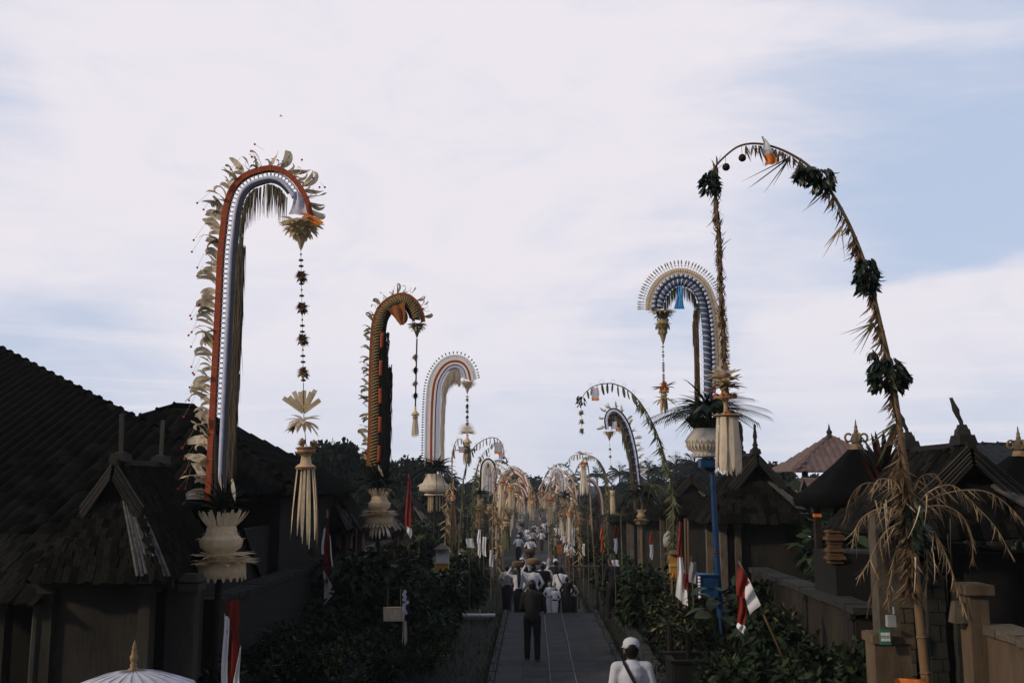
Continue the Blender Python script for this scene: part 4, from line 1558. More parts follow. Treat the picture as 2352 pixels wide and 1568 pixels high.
cl1 = cloth(r1, 'printed_cloth', 'grey_print', [(678, 440), (690, 440), (706, 494), (664, 492)], Y1 - 0.16, (6, 8), 0.03, 1.5)
cloth(r1, 'orange_hem', 'orange_flower', [(690, 488), (706, 490), (745, 512), (726, 520)], Y1 - 0.2, (6, 4), 0.02)
bot = loc(697, 880, Y1, r1)
chain(r1, end, bot, 0.092, (0.19, 0.43, 0.67, 0.92), [CLUSTER_BIG], None, 1.0, 'bamboo_dark', 1.0)
# sampian below the chain
fan = MB()
for k in range(9):
    a = rad(35 + 110 * k / 8) if k % 2 == 0 else rad(20 + 130 * k / 8)
    fan.blade(loc(697, 946, Y1, r1), (math.cos(a), random.uniform(-.15, .15), math.sin(a)), M(58, Y1) * random.uniform(0.8, 1.05), 0.07, (0, -1, 0), 0.0, 3, 'band')
fan.obj('palm_fan', 'palm_cream', r1)
rz = loc(697, 968, Y1, r1)
petals(r1, PETAL, 'petal', rz, 0.03, 14, M(46, Y1), -0.45, 0.3, 0.6)
petals(r1, PETAL_W, 'petal', rz + Vector((0, 0, 0.03)), 0.03, 9, M(38, Y1), 0.12, 0.3, 0.9)
link('gold_flower', CLUSTER_GOLD, r1, loc(672, 982, Y1, r1), None, 1.0)
link('gold_flower', CLUSTER_GOLD, r1, loc(695, 1015, Y1 - 0.1, r1), None, 1.2)
link('gold_flower', CLUSTER_GOLD, r1, loc(722, 1018, Y1, r1), None, 1.1)
cc = loc(702, 1078, Y1, r1)
k1 = M(1, Y1)
MB().lathe([(22 * k1, 0), (24 * k1, 4 * k1), (22 * k1, 8 * k1), (13 * k1, 14 * k1), (11 * k1, 30 * k1), (14 * k1, 36 * k1), (21 * k1, 42 * k1), (22 * k1, 50 * k1), (18 * k1, 52 * k1)], 14, cc).obj('spool', 'palm_cream', r1, True)
for dz in (2, 36, 46):
    MB().lathe([(15 * k1, 0), (24.6 * k1, 1 * k1), (24.6 * k1, 4 * k1), (15 * k1, 5 * k1)], 14, cc + Vector((0, 0, dz * k1))).obj('spool_band', 'rust_cloth', r1)
hang_strips(r1, 'palm_strip', 'palm_cream', cc, 0.15, 13, M(186, Y1), 0.036, 0.26, True, 0.30)
MB().tube([bot, loc(698, 960, Y1, r1), cc + Vector((0, 0, 0.3))], 0.006, 5).obj('cord', 'bamboo_dark', r1)
root_wire = thing('guy_wire', 'thin dark wire from the dark hip roof to the orange-banded pole', 'wire', P(425, 922, 18.0))
MB().tube([(0, 0, 0), P(470, 880, 15.4) - P(425, 922, 18.0)], 0.006, 4).obj('wire', 'black_rattan', root_wire)

# ------------------------------------------------------------------ pole 2: black fur with orange blocks
Y2 = 27.0
r2 = pole_root('ceremonial_pole', 'dark ceremonial pole with shaggy black fibre, orange blocks and gold rope', 872, Y2)
f4 = lambda cx, cy: (775.2 + cx * 0.3295, 631.6 + cy * 0.3295)
c2 = [f4(*q) for q in [(215, 1330), (222, 1230), (230, 1000), (232, 750), (240, 500), (255, 330), (290, 240), (345, 178), (430, 140), (500, 150), (560, 205), (590, 275), (596, 325)]]
a2_ = Arch(r2, [loc(x, y, Y2, r2) for x, y in c2], 120, 1)
band(r2, a2_, 'rust_band', 'rust_cloth', 0, 1, 0, M(10, Y2), 0.10)
cord(r2, a2_, 'dark_core', 'black_rattan', 0, 0.97, M(14, Y2), M(8, Y2), 90, 8)
cord(r2, a2_, 'dark_core', 'black_fur', 0, 0.97, M(24, Y2), M(7, Y2), 90, 8)
rope(r2, a2_, 'gold_rope', 'gold_rope', 0, 0.985, M(13, Y2), 0.125, 24, 3, 0.032)
inn = lambda u: M(27 if u < 0.55 else 27 - (u - 0.55) * 12, Y2)
cord(r2, a2_, 'fibre_core', 'black_fur', 0, 0.66, lambda u: M(33 if u < 0.4 else 33 - (u - 0.4) * 60, Y2), M(7, Y2), 80, 8)
for k in range(5):
    u0 = 0.02 + 0.125 * k
    p, nn = a2_.line(u0, u0 + 0.07, M(24, Y2), 8)
    p = [q + Vector((0, -0.12, 0)) for q in p]
    MB().tube(p, M(4.2, Y2), 8).obj('orange_block', 'orange_cloth', r2, True)
fringe(r2, a2_, 'black_fibre', 'black_fur', 0.0, 0.60, lambda u: M((28 if u < 0.45 else 18) + 14 * random.random(), Y2), 0.55, 700, 0.024, 0.09, 0.14, 0.5)
fringe(r2, a2_, 'black_fibre', 'black_fur', 0.6, 0.98, lambda u: M(22, Y2), 0.16, 260, 0.02, 0.04, 0.10, 0.5)
rope(r2, a2_, 'gold_rope', 'gold_rope', 0.62, 0.985, M(21, Y2), 0.05, 9, 2, 0.02)
curls(r2, a2_, CURL, 'curled_leaf', 0.02, 0.99, -M(5, Y2), 0.17, 0.30, 0.0)
for k in range(12):
    p, nn, t = a2_.at(0.55 + 0.035 * k, M(4, Y2))
    link('white_flower', CLUSTER_STRAW, r2, p + Vector((0, -0.08, 0)), None, 0.5)
oc = MB()
oc.ball(loc(*f4(445, 285), Y2, r2), 1.0, 14, 9, 0, (M(15, Y2), 0.10, M(20, Y2)), Matrix.Rotation(-0.35, 3, 'Y'))
oc.obj('orange_drape', 'rust_cloth', r2, True)
cloth(r2, 'orange_fold', 'rust_cloth', [f4(345, 235), f4(470, 185), f4(470, 345), f4(440, 350)], Y2 - 0.15, (8, 8), 0.05, 2)
e2 = tip_lantern(r2, loc(*f4(555, 345), Y2, r2), M(24, Y2), 'palm_green', PETAL_S, dark=PETAL_W)
b2 = loc(*f4(543, 915), Y2, r2)
MB().tube([e2, b2], 0.022, 6).obj('black_cord', 'black_rattan', r2)
for k, (cy, me) in enumerate(((570, CLUSTER_GOLD), (660, CLUSTER_DARK), (755, CLUSTER_GOLD), (838, CLUSTER_DARK))):
    link('flower_cluster', me, r2, loc(*f4(543, cy), Y2, r2), None, 1.45)
def sampian(root, top, s, m='palm_cream', green=None, strip='palm_white', n=10, sl=1.0, cap='palm_cream', flower=None):
    """bell-shaped palm ornament with strips; top = hanging point, s = half width, sl = strip length"""
    top = Vector(top)
    MB().lathe([(0.02, 0), (0.25 * s, -0.25 * s), (0.22 * s, -0.9 * s), (0.45 * s, -1.2 * s), (0.9 * s, -1.7 * s), (1.0 * s, -1.95 * s), (0.6 * s, -2.0 * s)], 12, top).obj('bell', cap, root, True)
    petals(root, PETAL, 'petal', top - Vector((0, 0, 1.85 * s)), 0.5 * s, 12, 0.7 * s, -0.4)
    if green:
        leaf_burst(root, 'green_collar', green, top - Vector((0, 0, 2.4 * s)), 26, 0.8 * s, 0.25 * s, (-0.6, 0.3), 0.4, seg=3)
    if flower:
        for k in range(5):
            a = k * 2 * PI / 5
            link('flower', flower, root, top + Vector((math.cos(a) * 0.6 * s, math.sin(a) * 0.6 * s, -1.15 * s)), None, 0.5 * s / 0.07)
    MB().lathe([(0.5 * s, -2.0 * s), (0.55 * s, -2.3 * s), (0.7 * s, -2.5 * s), (0.72 * s, -2.65 * s), (0.4 * s, -2.7 * s)], 12, top).obj('collar', m, root, True)
    hang_strips(root, 'palm_strip', strip, top - Vector((0, 0, 2.55 * s)), 0.62 * s, n, sl, 0.45 * s, 0.3, True)

sampian(r2, b2, M(10, Y2), green='leaf_dark', sl=M(50, Y2))
basket(r2, loc(871, 1183, Y2, r2) , M(42, Y2))
petals(r2, PETAL, 'petal', loc(868, 1200, Y2, r2), M(22, Y2), 22, M(16, Y2), -0.5)
hang_strips(r2, 'palm_strip', 'palm_white', loc(874, 1205, Y2, r2), M(17, Y2), 14, M(30, Y2), 0.05, 1.4)
leaf_burst(r2, 'base_leaves', 'leaf_dark', loc(868, 1110, Y2, r2), 130, 1.2, 0.07, (-0.1, 1.2), 0.4)
MB().blade(loc(868, 1068, Y2 - 0.3, r2), (0.5, -0.2, -1), 0.35, 0.07, (0, -1, 0), 0.1, 4, 'leaf').obj('white_leaf', 'palm_white', r2)
MB().tube([(0, 0, 0), loc(870, 1250, Y2, r2), loc(866, 1100, Y2, r2), loc(850, 1050, Y2, r2)], [0.055, 0.05, 0.05, 0.045], 8).obj('bamboo_pole', 'bamboo_dark', r2)

# ------------------------------------------------------------------ pole 3: white lace stripes
Y3 = 42.0
r3 = pole_root('ceremonial_pole', 'white striped ceremonial pole with lace edge, black spikes and red stripe', 998, Y3)
c3 = [f4(*q) for q in [(652, 1330), (653, 1220), (655, 1060), (660, 900), (672, 770), (700, 690), (750, 625), (810, 600), (868, 612), (908, 660), (927, 735)]]
a3_ = Arch(r3, [loc(x, y, Y3, r3) for x, y in c3], 120, 1)
px3 = M(0.3295, Y3)
band(r3, a3_, 'red_stripe', 'orange_cloth', 0, 1, 0, 15 * px3, 0.09)
band(r3, a3_, 'white_stripe', 'white_lace', 0, 1, -17 * px3, 18 * px3, 0.08)
rope(r3, a3_, 'lace_braid', 'bead_dark', 0, 1, -31 * px3, 0.035, 44, 2, 0.012)
band(r3, a3_, 'lace_edge', 'white_lace', 0, 1, -42 * px3, 9 * px3, 0.05)
SPIKE_B = MB()
SPIKE_B.tube([(0, 0, 0), (0.07, 0, 0)], 0.008, 4)
SPIKE_B.ball((0.10, 0, 0), 0.045, 6, 4, 0, (1.1, 0.6, 0.7))
SPIKE_B = SPIKE_B.mesh('spike_black', 'black_rattan')
spikes(r3, a3_, SPIKE_B, 'spike', 0.03, 1.0, -46 * px3, 0.105)
band(r3, a3_, 'white_stripe', 'white_lace', 0, 0.99, 16 * px3, 14 * px3, 0.08)
band(r3, a3_, 'navy_stripe', 'navy', 0, 0.985, 26 * px3, 7 * px3, 0.085)
band(r3, a3_, 'white_stripe', 'satin_white', 0, 0.98, 38 * px3, 14 * px3, 0.08)
SCAL = torus_mesh(0.042, 0.016, 'mauve', 8, 4)
rings(r3, a3_, SCAL, 'scallop', 0.02, 0.97, 54 * px3, 0.105)
fringe(r3, a3_, 'pale_fringe', 'raffia_pale', 0.02, 0.55, 78 * px3, 0.7, 160, 0.03, 0.07, 0.05, 0.3)
fringe(r3, a3_, 'pale_fringe', 'raffia_pale', 0.55, 0.96, 68 * px3, lambda u: 0.75 - 0.8 * abs(u - 0.70), 190, 0.03, 0.04, 0.05, 0.35)
e3 = tip_lantern(r3, loc(*f4(905, 745), Y3, r3), M(21, Y3), 'palm_white', PETAL)
b3 = loc(*f4(905, 1055), Y3, r3)
chain(r3, e3, b3, 0.16, (0.15, 0.35, 0.52, 0.7, 0.9), [CLUSTER, CLUSTER_DARK], [BEAD_DARK], 1.6, 'black_rattan', 1.4)
sun3 = loc(*f4(905, 1095), Y3, r3)
for k in range(19):
    a = rad(-15 + 210 * k / 18)
    MB().blade(sun3, (math.cos(a), random.uniform(-.1, .1), math.sin(a)), M(24, Y3) * random.uniform(0.8, 1), 0.085, (0, -1, 0), 0.0, 2, 'taper').obj('ray', 'palm_white', r3)
petals(r3, PETAL_W, 'petal', sun3, 0.05, 12, 0.28, 0.2)
sampian(r3, sun3 - Vector((0, 0, 0.05)), M(11, Y3), green='leaf_dark', sl=M(46, Y3), strip='palm_straw')
petals(r3, PETAL_D, 'petal', sun3 - Vector((0, 0, 0.75)), 0.1, 12, 0.42, 0.15)
leaf_burst(r3, 'base_leaves', 'leaf_dark', loc(1002, 1075, Y3, r3), 160, 1.35, 0.085, (-0.2, 1.0), 0.55)
k3 = M(1, Y3)
MB().lathe([(20 * k3, -12 * k3), (34 * k3, -8 * k3), (34 * k3, 5 * k3), (26 * k3, 10 * k3), (20 * k3, 22 * k3), (20 * k3, 30 * k3)], 20, loc(997, 1118, Y3, r3)).obj('basket_body', 'palm_white', r3, True)
petals(r3, PETAL_W, 'petal', loc(997, 1112, Y3, r3), 32 * k3, 26, 8 * k3, -0.4)
MB().lathe([(22 * k3, 0), (22 * k3, 4 * k3), (4 * k3, 4 * k3)], 18, loc(997, 1137, Y3, r3)).obj('basket_rim', 'palm_white', r3)
hang_strips(r3, 'palm_strip', 'palm_straw', loc(997, 1137, Y3, r3), 20 * k3, 22, M(40, Y3), 0.05, 0.05)
MB().tube([(0, 0, 0), loc(998, 1200, Y3, r3), loc(998, 1060, Y3, r3)], [0.06, 0.055, 0.05], 8).obj('bamboo_pole', 'bamboo_dark', r3)

# ------------------------------------------------------------------ pole 4: blue
Y4 = 21.0
r4 = pole_root('ceremonial_pole', 'blue painted ceremonial pole with pleated cream fan edge and blue rope', 1660, Y4)
f5 = lambda cx, cy: (1435.5 + cx * 0.3662, 545.5 + cy * 0.3662)
c4 = [f5(*q) for q in [(553, 1080), (557, 1000), (556, 800), (548, 600), (528, 430), (490, 325), (430, 265), (350, 240), (270, 265), (212, 325), (183, 395), (179, 458)]]
a4_ = Arch(r4, [loc(x, y, Y4, r4) for x, y in c4], 130, -1)
q4 = M(0.3662, Y4)
band(r4, a4_, 'navy_band', 'navy', 0, 1, 0, 22 * q4, 0.05)
DISC = MB().lathe([(0.0, -0.012), (0.026, -0.010), (0.030, 0), (0.026, 0.010), (0, 0.012)], 10, (0, 0, 0), Matrix.Rotation(PI / 2, 3, 'X')).mesh('disc', 'satin_white', True)
rings(r4, a4_, DISC, 'disc', 0.04, 0.99, -1 * q4, 0.098, 1.4, -0.04)
band(r4, a4_, 'navy_core', 'navy', 0, 1, 17 * q4, 16 * q4, 0.09)
rope(r4, a4_, 'blue_rope', 'blue_rope', 0, 0.985, 40 * q4, 0.055, 34, 3, 0.030)
rope(r4, a4_, 'white_strand', 'satin_white', 0, 0.985, 40 * q4, 0.066, 34, 1, 0.022)
cord(r4, a4_, 'blue_core', 'blue_paint', 0, 0.985, 46 * q4, 13 * q4, 90, 8)
LOOP = torus_mesh(0.036, 0.005, 'satin_white', 10, 3)
rings(r4, a4_, LOOP, 'loop', 0.0, 0.97, 66 * q4, 0.10)
# pleated cream fan edge
pl4 = MB()
N4 = 190
for i in range(N4):
    u = 0.12 + 0.88 * i / (N4 - 1)
    p, nn, t = a4_.at(u, -10 * q4)
    zig = 0.03 if i % 2 else -0.03
    q = a4_.at(u, -52 * q4)[0] + Vector((0, zig, 0))
    pl4.v += [tuple(p + Vector((0, zig * 0.3, 0))), tuple(q)]
pl4.f = [(2 * i, 2 * i + 1, 2 * i + 3, 2 * i + 2) for i in range(N4 - 1)]
pl4.mi = [0] * len(pl4.f)
pl4.obj('pleated_edge', 'pleat', r4)
cord(r4, a4_, 'fan_trim', 'palm_straw', 0.12, 1, -30 * q4, 0.01, 100, 4)
SP = MB()
SP.tube([(0, 0, 0), (0.10, 0, 0)], 0.007, 4)
SP.blade((0.07, 0, 0), (1, 0, 0), 0.11, 0.034, (0, 1, 0), 0, 3, 'leaf')
SP = SP.mesh('spike_pale', 'curl_leaf')
spikes(r4, a4_, SP, 'spike', 0.10, 1.0, -54 * q4, 0.046)
cord(r4, a4_, 'bead_wire', 'bead_dark', 0.14, 1, -68 * q4, 0.004, 100, 3)
fringe(r4, a4_, 'raffia_fringe', 'palm_dry', 0.0, 0.52, lambda u: 104 * q4 if u < 0.45 else (104 - (u - .45) * 250) * q4, 0.55, 230, 0.016, 0.05, 0.05, 0.3)
fringe(r4, a4_, 'raffia_fringe', 'raffia', 0.50, 0.95, 72 * q4, 0.32, 120, 0.018, 0.03, 0.05, 0.4)
for k in range(5):
    cloth(r4, 'blue_ribbon', 'blue_cloth', [f5(330 + k * 4, 305), f5(342 + k * 4, 305), f5(326 + k * 12, 448), f5(308 + k * 12, 448)], Y4 - 0.1 - 0.03 * k, (3, 8), 0.02, 1, k)
e4 = tip_lantern(r4, loc(*f5(237, 470), Y4, r4), M(26, Y4), 'palm_green', PETAL_S, dark=PETAL_G)
petals(r4, PETAL_W, 'petal', loc(*f5(235, 462), Y4, r4), 0.04, 16, M(30, Y4), 0.05, 0.2, 0.7)
petals(r4, PETAL_W, 'petal', loc(*f5(235, 540), Y4, r4), M(12, Y4), 14, M(10, Y4), 0.1)
petals(r4, PETAL_G, 'petal', loc(*f5(236, 540), Y4, r4), M(12, Y4), 16, M(15, Y4), -1.0)
petals(r4, PETAL_S, 'petal', loc(*f5(236, 575), Y4, r4), M(8, Y4), 12, M(13, Y4), -1.2)
MB().lathe([(M(14, Y4), 0.1), (M(12, Y4), 0), (M(10, Y4), -0.14), (M(5, Y4), -0.32), (0, -0.46)], 10, loc(*f5(237, 545), Y4, r4)).obj('lantern_cone', 'palm_straw', r4, True)
b4 = loc(*f5(243, 905), Y4, r4)
chain(r4, loc(*f5(238, 670), Y4, r4), b4, 0.034, (), None, [BEAD_DARK, BEAD_DARK, BEAD_PALE], 0.75, 'bead_dark')
sampian(r4, b4, M(12, Y4), sl=M(44, Y4), strip='palm_straw', flower=CLUSTER_RED)
petals(r4, PETAL_S, 'petal', b4 - Vector((0, 0, 0.12)), 0.03, 10, 0.30, 0.4, 0.4, 0.4)
petals(r4, PETAL, 'petal', b4 - Vector((0, 0, 0.36)), 0.05, 10, 0.26, 0.05, 0.4, 0.6)
link('orange_cap', CLUSTER_RED, r4, b4 - Vector((0, 0, 0.05)), None, 1.5)
# green palm burst, basket, blue box and blue pole
lb = loc(1625, 940, Y4, r4)
leaf_burst(r4, 'base_leaves', 'leaf_glossy', lb, 220, 1.0, 0.055, (-0.2, 0.8), 0.45)
for k in range(14):
    a = k * 2 * PI / 14
    d = Vector((math.cos(a), 0.7 * math.sin(a), random.uniform(0.1, 0.5)))
    fr = MB()
    for i in range(16):
        u = 0.2 + 0.8 * i / 15
        q = lb + d * (1.25 * u) - Vector((0, 0, 0.42 * u * u))
        for sg in (-1, 1):
            sd = d.cross(Vector((0, 0, 1))).normalized() * sg
            fr.blade(q, d * 0.8 + sd * 0.6 + Vector((0, 0, -0.5)), 0.34 * (1.1 - 0.5 * u), 0.034, (0, 0, 1), 0.35, 2, 'taper')
    fr.tube([lb + d * (1.25 * u) - Vector((0, 0, 0.42 * u * u)) for u in (0, 0.25, 0.5, 0.75, 1)], [0.012, 0.01, 0.008, 0.006, 0.003], 4)
    fr.obj('palm_frond', 'leaf_glossy', r4)
k4 = M(1.14, Y4)
bc = loc(1619, 1018, Y4, r4)
MB().lathe([(24 * k4, -28 * k4), (27 * k4, -26 * k4), (27 * k4, -22 * k4), (22 * k4, -20 * k4), (33 * k4, -12 * k4), (38 * k4, 2 * k4), (39 * k4, 6 * k4), (34 * k4, 14 * k4), (26 * k4, 24 * k4), (22 * k4, 28 * k4), (23 * k4, 33 * k4)], 24, bc).obj('basket_body', 'basket_grey', r4, True)
petals(r4, PETAL_W, 'petal', bc + Vector((0, 0, 7 * k4)), 37 * k4, 26, 7 * k4, -0.6)
petals(r4, PETAL_W, 'petal', bc - Vector((0, 0, 20 * k4)), 24 * k4, 22, 9 * k4, -0.2)
petals(r4, PETAL_W, 'petal', bc - Vector((0, 0, 2 * k4)), 36 * k4, 30, 7 * k4, -1.0)
petals(r4, PETAL_W, 'petal', bc + Vector((0, 0, 22 * k4)), 25 * k4, 22, 8 * k4, -0.7)
for k in range(30):
    a = 2 * PI * k / 30
    MB().beam(bc + Vector((math.cos(a) * 37.5 * k4, math.sin(a) * 37.5 * k4, 4 * k4)), bc + Vector((math.cos(a) * 33 * k4, math.sin(a) * 33 * k4, -13 * k4)), 0.025, 0.02).obj('basket_rib', 'palm_cream', r4)
MB().lathe([(23 * k4, 30 * k4), (36 * k4, 46 * k4), (38 * k4, 50 * k4)], 22, bc).obj('basket_flare', 'leaf_dark', r4)
MB().box(loc(1627, 1063, Y4, r4), (M(40, Y4), M(40, Y4), M(20, Y4))).obj('blue_box', 'blue_paint', r4)
MB().lathe([(7 * k4, 0), (12 * k4, 6 * k4), (14 * k4, 8 * k4)], 10, loc(1632, 1082, Y4, r4)).obj('box_foot', 'bead_dark', r4)
bp = [Vector((0, 0, 0)), loc(1655, 1420, Y4, r4), loc(1645, 1260, Y4, r4), loc(1636, 1080, Y4, r4), loc(1630, 940, Y4, r4)]
MB().tube(bp, [0.075, 0.07, 0.065, 0.05, 0.045], 10).obj('blue_pole', 'blue_paint', r4, True)
for y in (1262, 1268):
    MB().lathe([(0.075, -0.012), (0.08, 0), (0.075, 0.012)], 10, loc(1645, y, Y4, r4)).obj('pole_binding', 'bead_dark', r4)
# blue cloth-wrapped offering box on the pole with white tassels
bx_ = loc(1625, 1345, Y4 - 0.1, r4)
MB().box(bx_, (M(40, Y4), 0.36, M(46, Y4))).obj('offering_box', 'blue_paint', r4)
MB().box(bx_ + Vector((0, 0, M(25, Y4))), (M(46, Y4), 0.42, 0.03)).obj('offering_lid', 'blue_paint', r4)
for k in range(7):
    MB().ball(bx_ + Vector((-M(21, Y4), -0.19, M(20 - 7 * k, Y4))), 0.032, 8, 5).obj('tassel_ball', 'white_cloth', r4, True)

# ------------------------------------------------------------------ pole 5: natural bamboo with leaf bundles and dry fronds (near right)
Y5 = 11.0
r5 = pole_root('ceremonial_pole', 'natural bamboo pole bending over the street with green leaf bundles and dry fronds', 2122, Y5)
f6 = lambda cx, cy: (1550.4 + cx * 0.4393, 287.1 + cy * 0.4393)
c5 = [(2094, 1160), (2080, 1080)] + [f6(*q) for q in [(1160, 1480), (1140, 1350), (1110, 1200), (1075, 1050), (1040, 900), (1000, 750), (945, 600), (885, 470), (805, 335), (705, 220), (600, 150), (500, 110), (410, 97), (330, 113), (260, 165), (213, 215)]]
a5_ = Arch(r5, [Vector((0, 0, 0))] + [loc(x, y, Y5, r5) for x, y in [(2112, 1420), (2100, 1250)] + c5], 160, -1)
rr5 = [0.07 - 0.06 * (i / 159) ** 0.8 for i in range(160)]
MB().tube(a5_.pts, rr5, 8).obj('bamboo_pole', 'bamboo', r5, True)
for k in range(22):
    p, nn, t = a5_.at(k / 24)
    i = int(k / 24 * 159)
    MB().tube([p - t * 0.012, p, p + t * 0.012], [rr5[i] * 1.04, rr5[i] * 1.16, rr5[i] * 1.04], 8).obj('bamboo_node', 'bamboo', r5)
# dry leaf sheath along the inside
dl = MB()
for k in range(620):
    u = 0.33 + 0.62 * random.random()
    p, nn, t = a5_.at(u, 0.02)
    d = nn * random.uniform(0.2, 1.0) + Vector((random.gauss(0, .3), random.gauss(0, .5), -0.8 + random.gauss(0, .3))) - t * 0.2
    dl.blade(p + t * random.uniform(-.03, .03), d, random.uniform(0.08, 0.19), random.uniform(0.012, 0.03), (random.gauss(0, 1), random.gauss(0, 1), 0.3), random.uniform(0, .5), 3, 'leaf')
dl.obj('dry_leaves', 'palm_dry', r5, kind='stuff')
dl = MB()
for k in range(500):
    u = 0.30 + 0.16 * random.random()
    p, nn, t = a5_.at(u, 0.05)
    d = nn * random.uniform(-0.3, 1.0) + Vector((random.gauss(0, .3), random.gauss(0, .5), -0.8))
    dl.blade(p, d, random.uniform(0.10, 0.24), random.uniform(0.015, 0.035), (random.gauss(0, 1), random.gauss(0, 1), 0.3), random.uniform(0, .5), 3, 'leaf')
dl.obj('dry_leaves', 'palm_dry', r5, kind='stuff')

GLEAF = [MB().blade((0, 0, 0), (1, 0, 0), 1.0, 0.36, (0, 0, 1), b_, 4, 'leaf', 0, 0.12).mesh('green_leaf', 'leaf_glossy', True) for b_ in (0.1, 0.3, 0.5)]

def leaf_bundle(root, c, rx, rz, n, L):
    """drooping bundle of broad leaves, each leaf its own piece"""
    c = Vector(c)
    n, L = int(n * 1.7), L * 0.74
    for k in range(n):
        a = random.uniform(0, 2 * PI)
        v = random.uniform(-1, 1)
        q = c + Vector((math.cos(a) * rx * (1 - 0.4 * abs(v)), math.sin(a) * rx * 0.8 * (1 - 0.4 * abs(v)), v * rz))
        d = Vector((math.cos(a) * 0.7, math.sin(a) * 0.7, -1.0 + random.gauss(0, .25)))
        R = frame(d, (random.gauss(0, 1), random.gauss(0, 1), 0))
        R = Matrix((R.col[2], R.col[0], R.col[1])).transposed()
        link('green_leaf', random.choice(GLEAF), root, q, R, L * random.uniform(0.7, 1.2))

leaf_bundle(r5, loc(*f6(180, 290), Y5, r5), M(16, Y5), M(24, Y5), 70, 0.15)
leaf_bundle(r5, loc(*f6(690, 240), Y5, r5), M(20, Y5), M(14, Y5), 70, 0.17)
leaf_bundle(r5, loc(*f6(770, 275), Y5, r5), M(20, Y5), M(22, Y5), 70, 0.17)
leaf_bundle(r5, loc(*f6(1000, 775), Y5, r5), M(20, Y5), M(34, Y5), 100, 0.17)
leaf_bundle(r5, loc(*f6(1110, 1290), Y5, r5), M(30, Y5), M(34, Y5), 110, 0.19)
leaf_bundle(r5, loc(*f6(1195, 1310), Y5, r5), M(9, Y5), M(10, Y5), 18, 0.13)
leaf_bundle(r5, loc(*f6(1025, 1190), Y5, r5), M(5, Y5), M(8, Y5), 10, 0.13)
leaf_bundle(r5, loc(2100, 1195, Y5, r5), M(22, Y5), M(50, Y5), 90, 0.2)
# thin fan sprays
for (cx, cy, ang, n_, L_) in ((600, 170, 215, 5, 0.62), (870, 530, 250, 6, 0.42), (1040, 1035, 218, 6, 0.46), (1150, 1560, 225, 7, 0.55)):
    for k in range(n_):
        a = rad(ang + random.uniform(-28, 28))
        MB().blade(loc(*f6(cx, cy), Y5, r5), (math.cos(a), random.uniform(-.3, .3), math.sin(a)), L_ * random.uniform(0.6, 1.1), 0.02, (0, -1, 0.3), 0.0, 4, 'taper').obj('spray_leaf', 'palm_green' if cx != 870 else 'palm_straw', r5)
for (cx, cy) in ((352, 172), (267, 220)):
    MB().ball(loc(*f6(cx, cy), Y5, r5), 0.045, 9, 6).obj('hanging_fruit', 'door_wood', r5, True)
    MB().tube([loc(*f6(cx, cy), Y5, r5), loc(*f6(cx - 4, cy - 62), Y5, r5)], 0.003, 4).obj('fruit_string', 'bamboo_dark', r5)
cloth(r5, 'white_flag', 'white_cloth', [f6(455, 55), f6(462, 60), f6(505, 130), f6(458, 130)], Y5 - 0.05, (5, 7), 0.02, 1)
cloth(r5, 'blue_band', 'satin_white', [f6(458, 126), f6(503, 126), f6(515, 150), f6(462, 168)], Y5 - 0.06, (5, 4), 0.02, 1)
cloth(r5, 'orange_flag', 'orange_flower', [f6(466, 160), f6(514, 140), f6(535, 200), f6(470, 214)], Y5 - 0.07, (6, 6), 0.02, 1.5)
# hanging tail of dry leaves
tl_ = [loc(*f6(213, 215), Y5, r5), loc(*f6(213, 400), Y5, r5), loc(*f6(228, 560), Y5, r5), loc(*f6(234, 720), Y5, r5), loc(*f6(240, 900), Y5, r5), loc(*f6(252, 1100), Y5, r5), loc(*f6(262, 1280), Y5, r5)]
tp, tl_len = catmull(tl_, 60)
MB().tube(tp, [0.018 + 0.012 * math.sin(i) ** 2 for i in range(60)], 6).obj('tail_core', 'palm_dry', r5)
dl = MB()
for k in range(560):
    u = random.random()
    p = tp[int(u * 59)]
    a = random.uniform(0, 2 * PI)
    out = Vector((math.cos(a), math.sin(a), 0))
    dl.blade(p + out * 0.015, out * random.uniform(0.15, 0.9) + Vector((0, 0, random.choice((-1, -1, -1, 0.7)))), random.uniform(0.06, 0.15), random.uniform(0.012, 0.028), out, random.uniform(-.2, .4), 3, 'leaf')
dl.obj('tail_leaves', 'palm_dry', r5, kind='stuff')
# sampian at the end of the tail
f5p = lambda cx, cy: loc(*f5(cx, cy), Y5, r5)
petals(r5, PETAL, 'petal', f5p(615, 880), 0.02, 16, 0.20, 0.35, 0.4)
petals(r5, PETAL_W, 'petal', f5p(620, 900), 0.02, 14, 0.18, 0.9, 0.4)
petals(r5, PETAL_S, 'petal', f5p(625, 935), 0.03, 14, 0.20, 0.15, 0.4)
link('red_flower', CLUSTER_RED, r5, f5p(600, 850), None, 0.5)
petals(r5, petal_mesh('petal_rose', 'mauve'), 'petal', f5p(665, 895), 0.02, 6, 0.14, 0.6)
sd5 = f5p(630, 1000)
MB().lathe([(0.025, 0.24), (0.05, 0.19), (0.035, 0.10), (0.05, 0.03), (0.12, 0.0), (0.125, -0.010), (0.04, -0.02), (0.022, -0.08), (0.025, -0.16), (0.06, -0.19), (0.10, -0.20), (0.06, -0.21)], 14, sd5).obj('spool', 'palm_straw', r5, True)
for k in range(9):
    a = 2 * PI * k / 9
    link('orange_flower', CLUSTER_RED, r5, sd5 + Vector((math.cos(a) * 0.11, math.sin(a) * 0.11, 0.02)), None, 0.45)
link('orange_flower', CLUSTER_RED, r5, f5p(640, 1100), None, 0.9)
MB().tube([tp[-1], sd5 + Vector((0, 0, 0.2)), f5p(642, 1122)], 0.008, 5).obj('cord', 'bamboo_dark', r5)
petals(r5, PETAL_S, 'petal', sd5 + Vector((0, 0, 0.14)), 0.02, 14, 0.15, 0.25, 0.4)
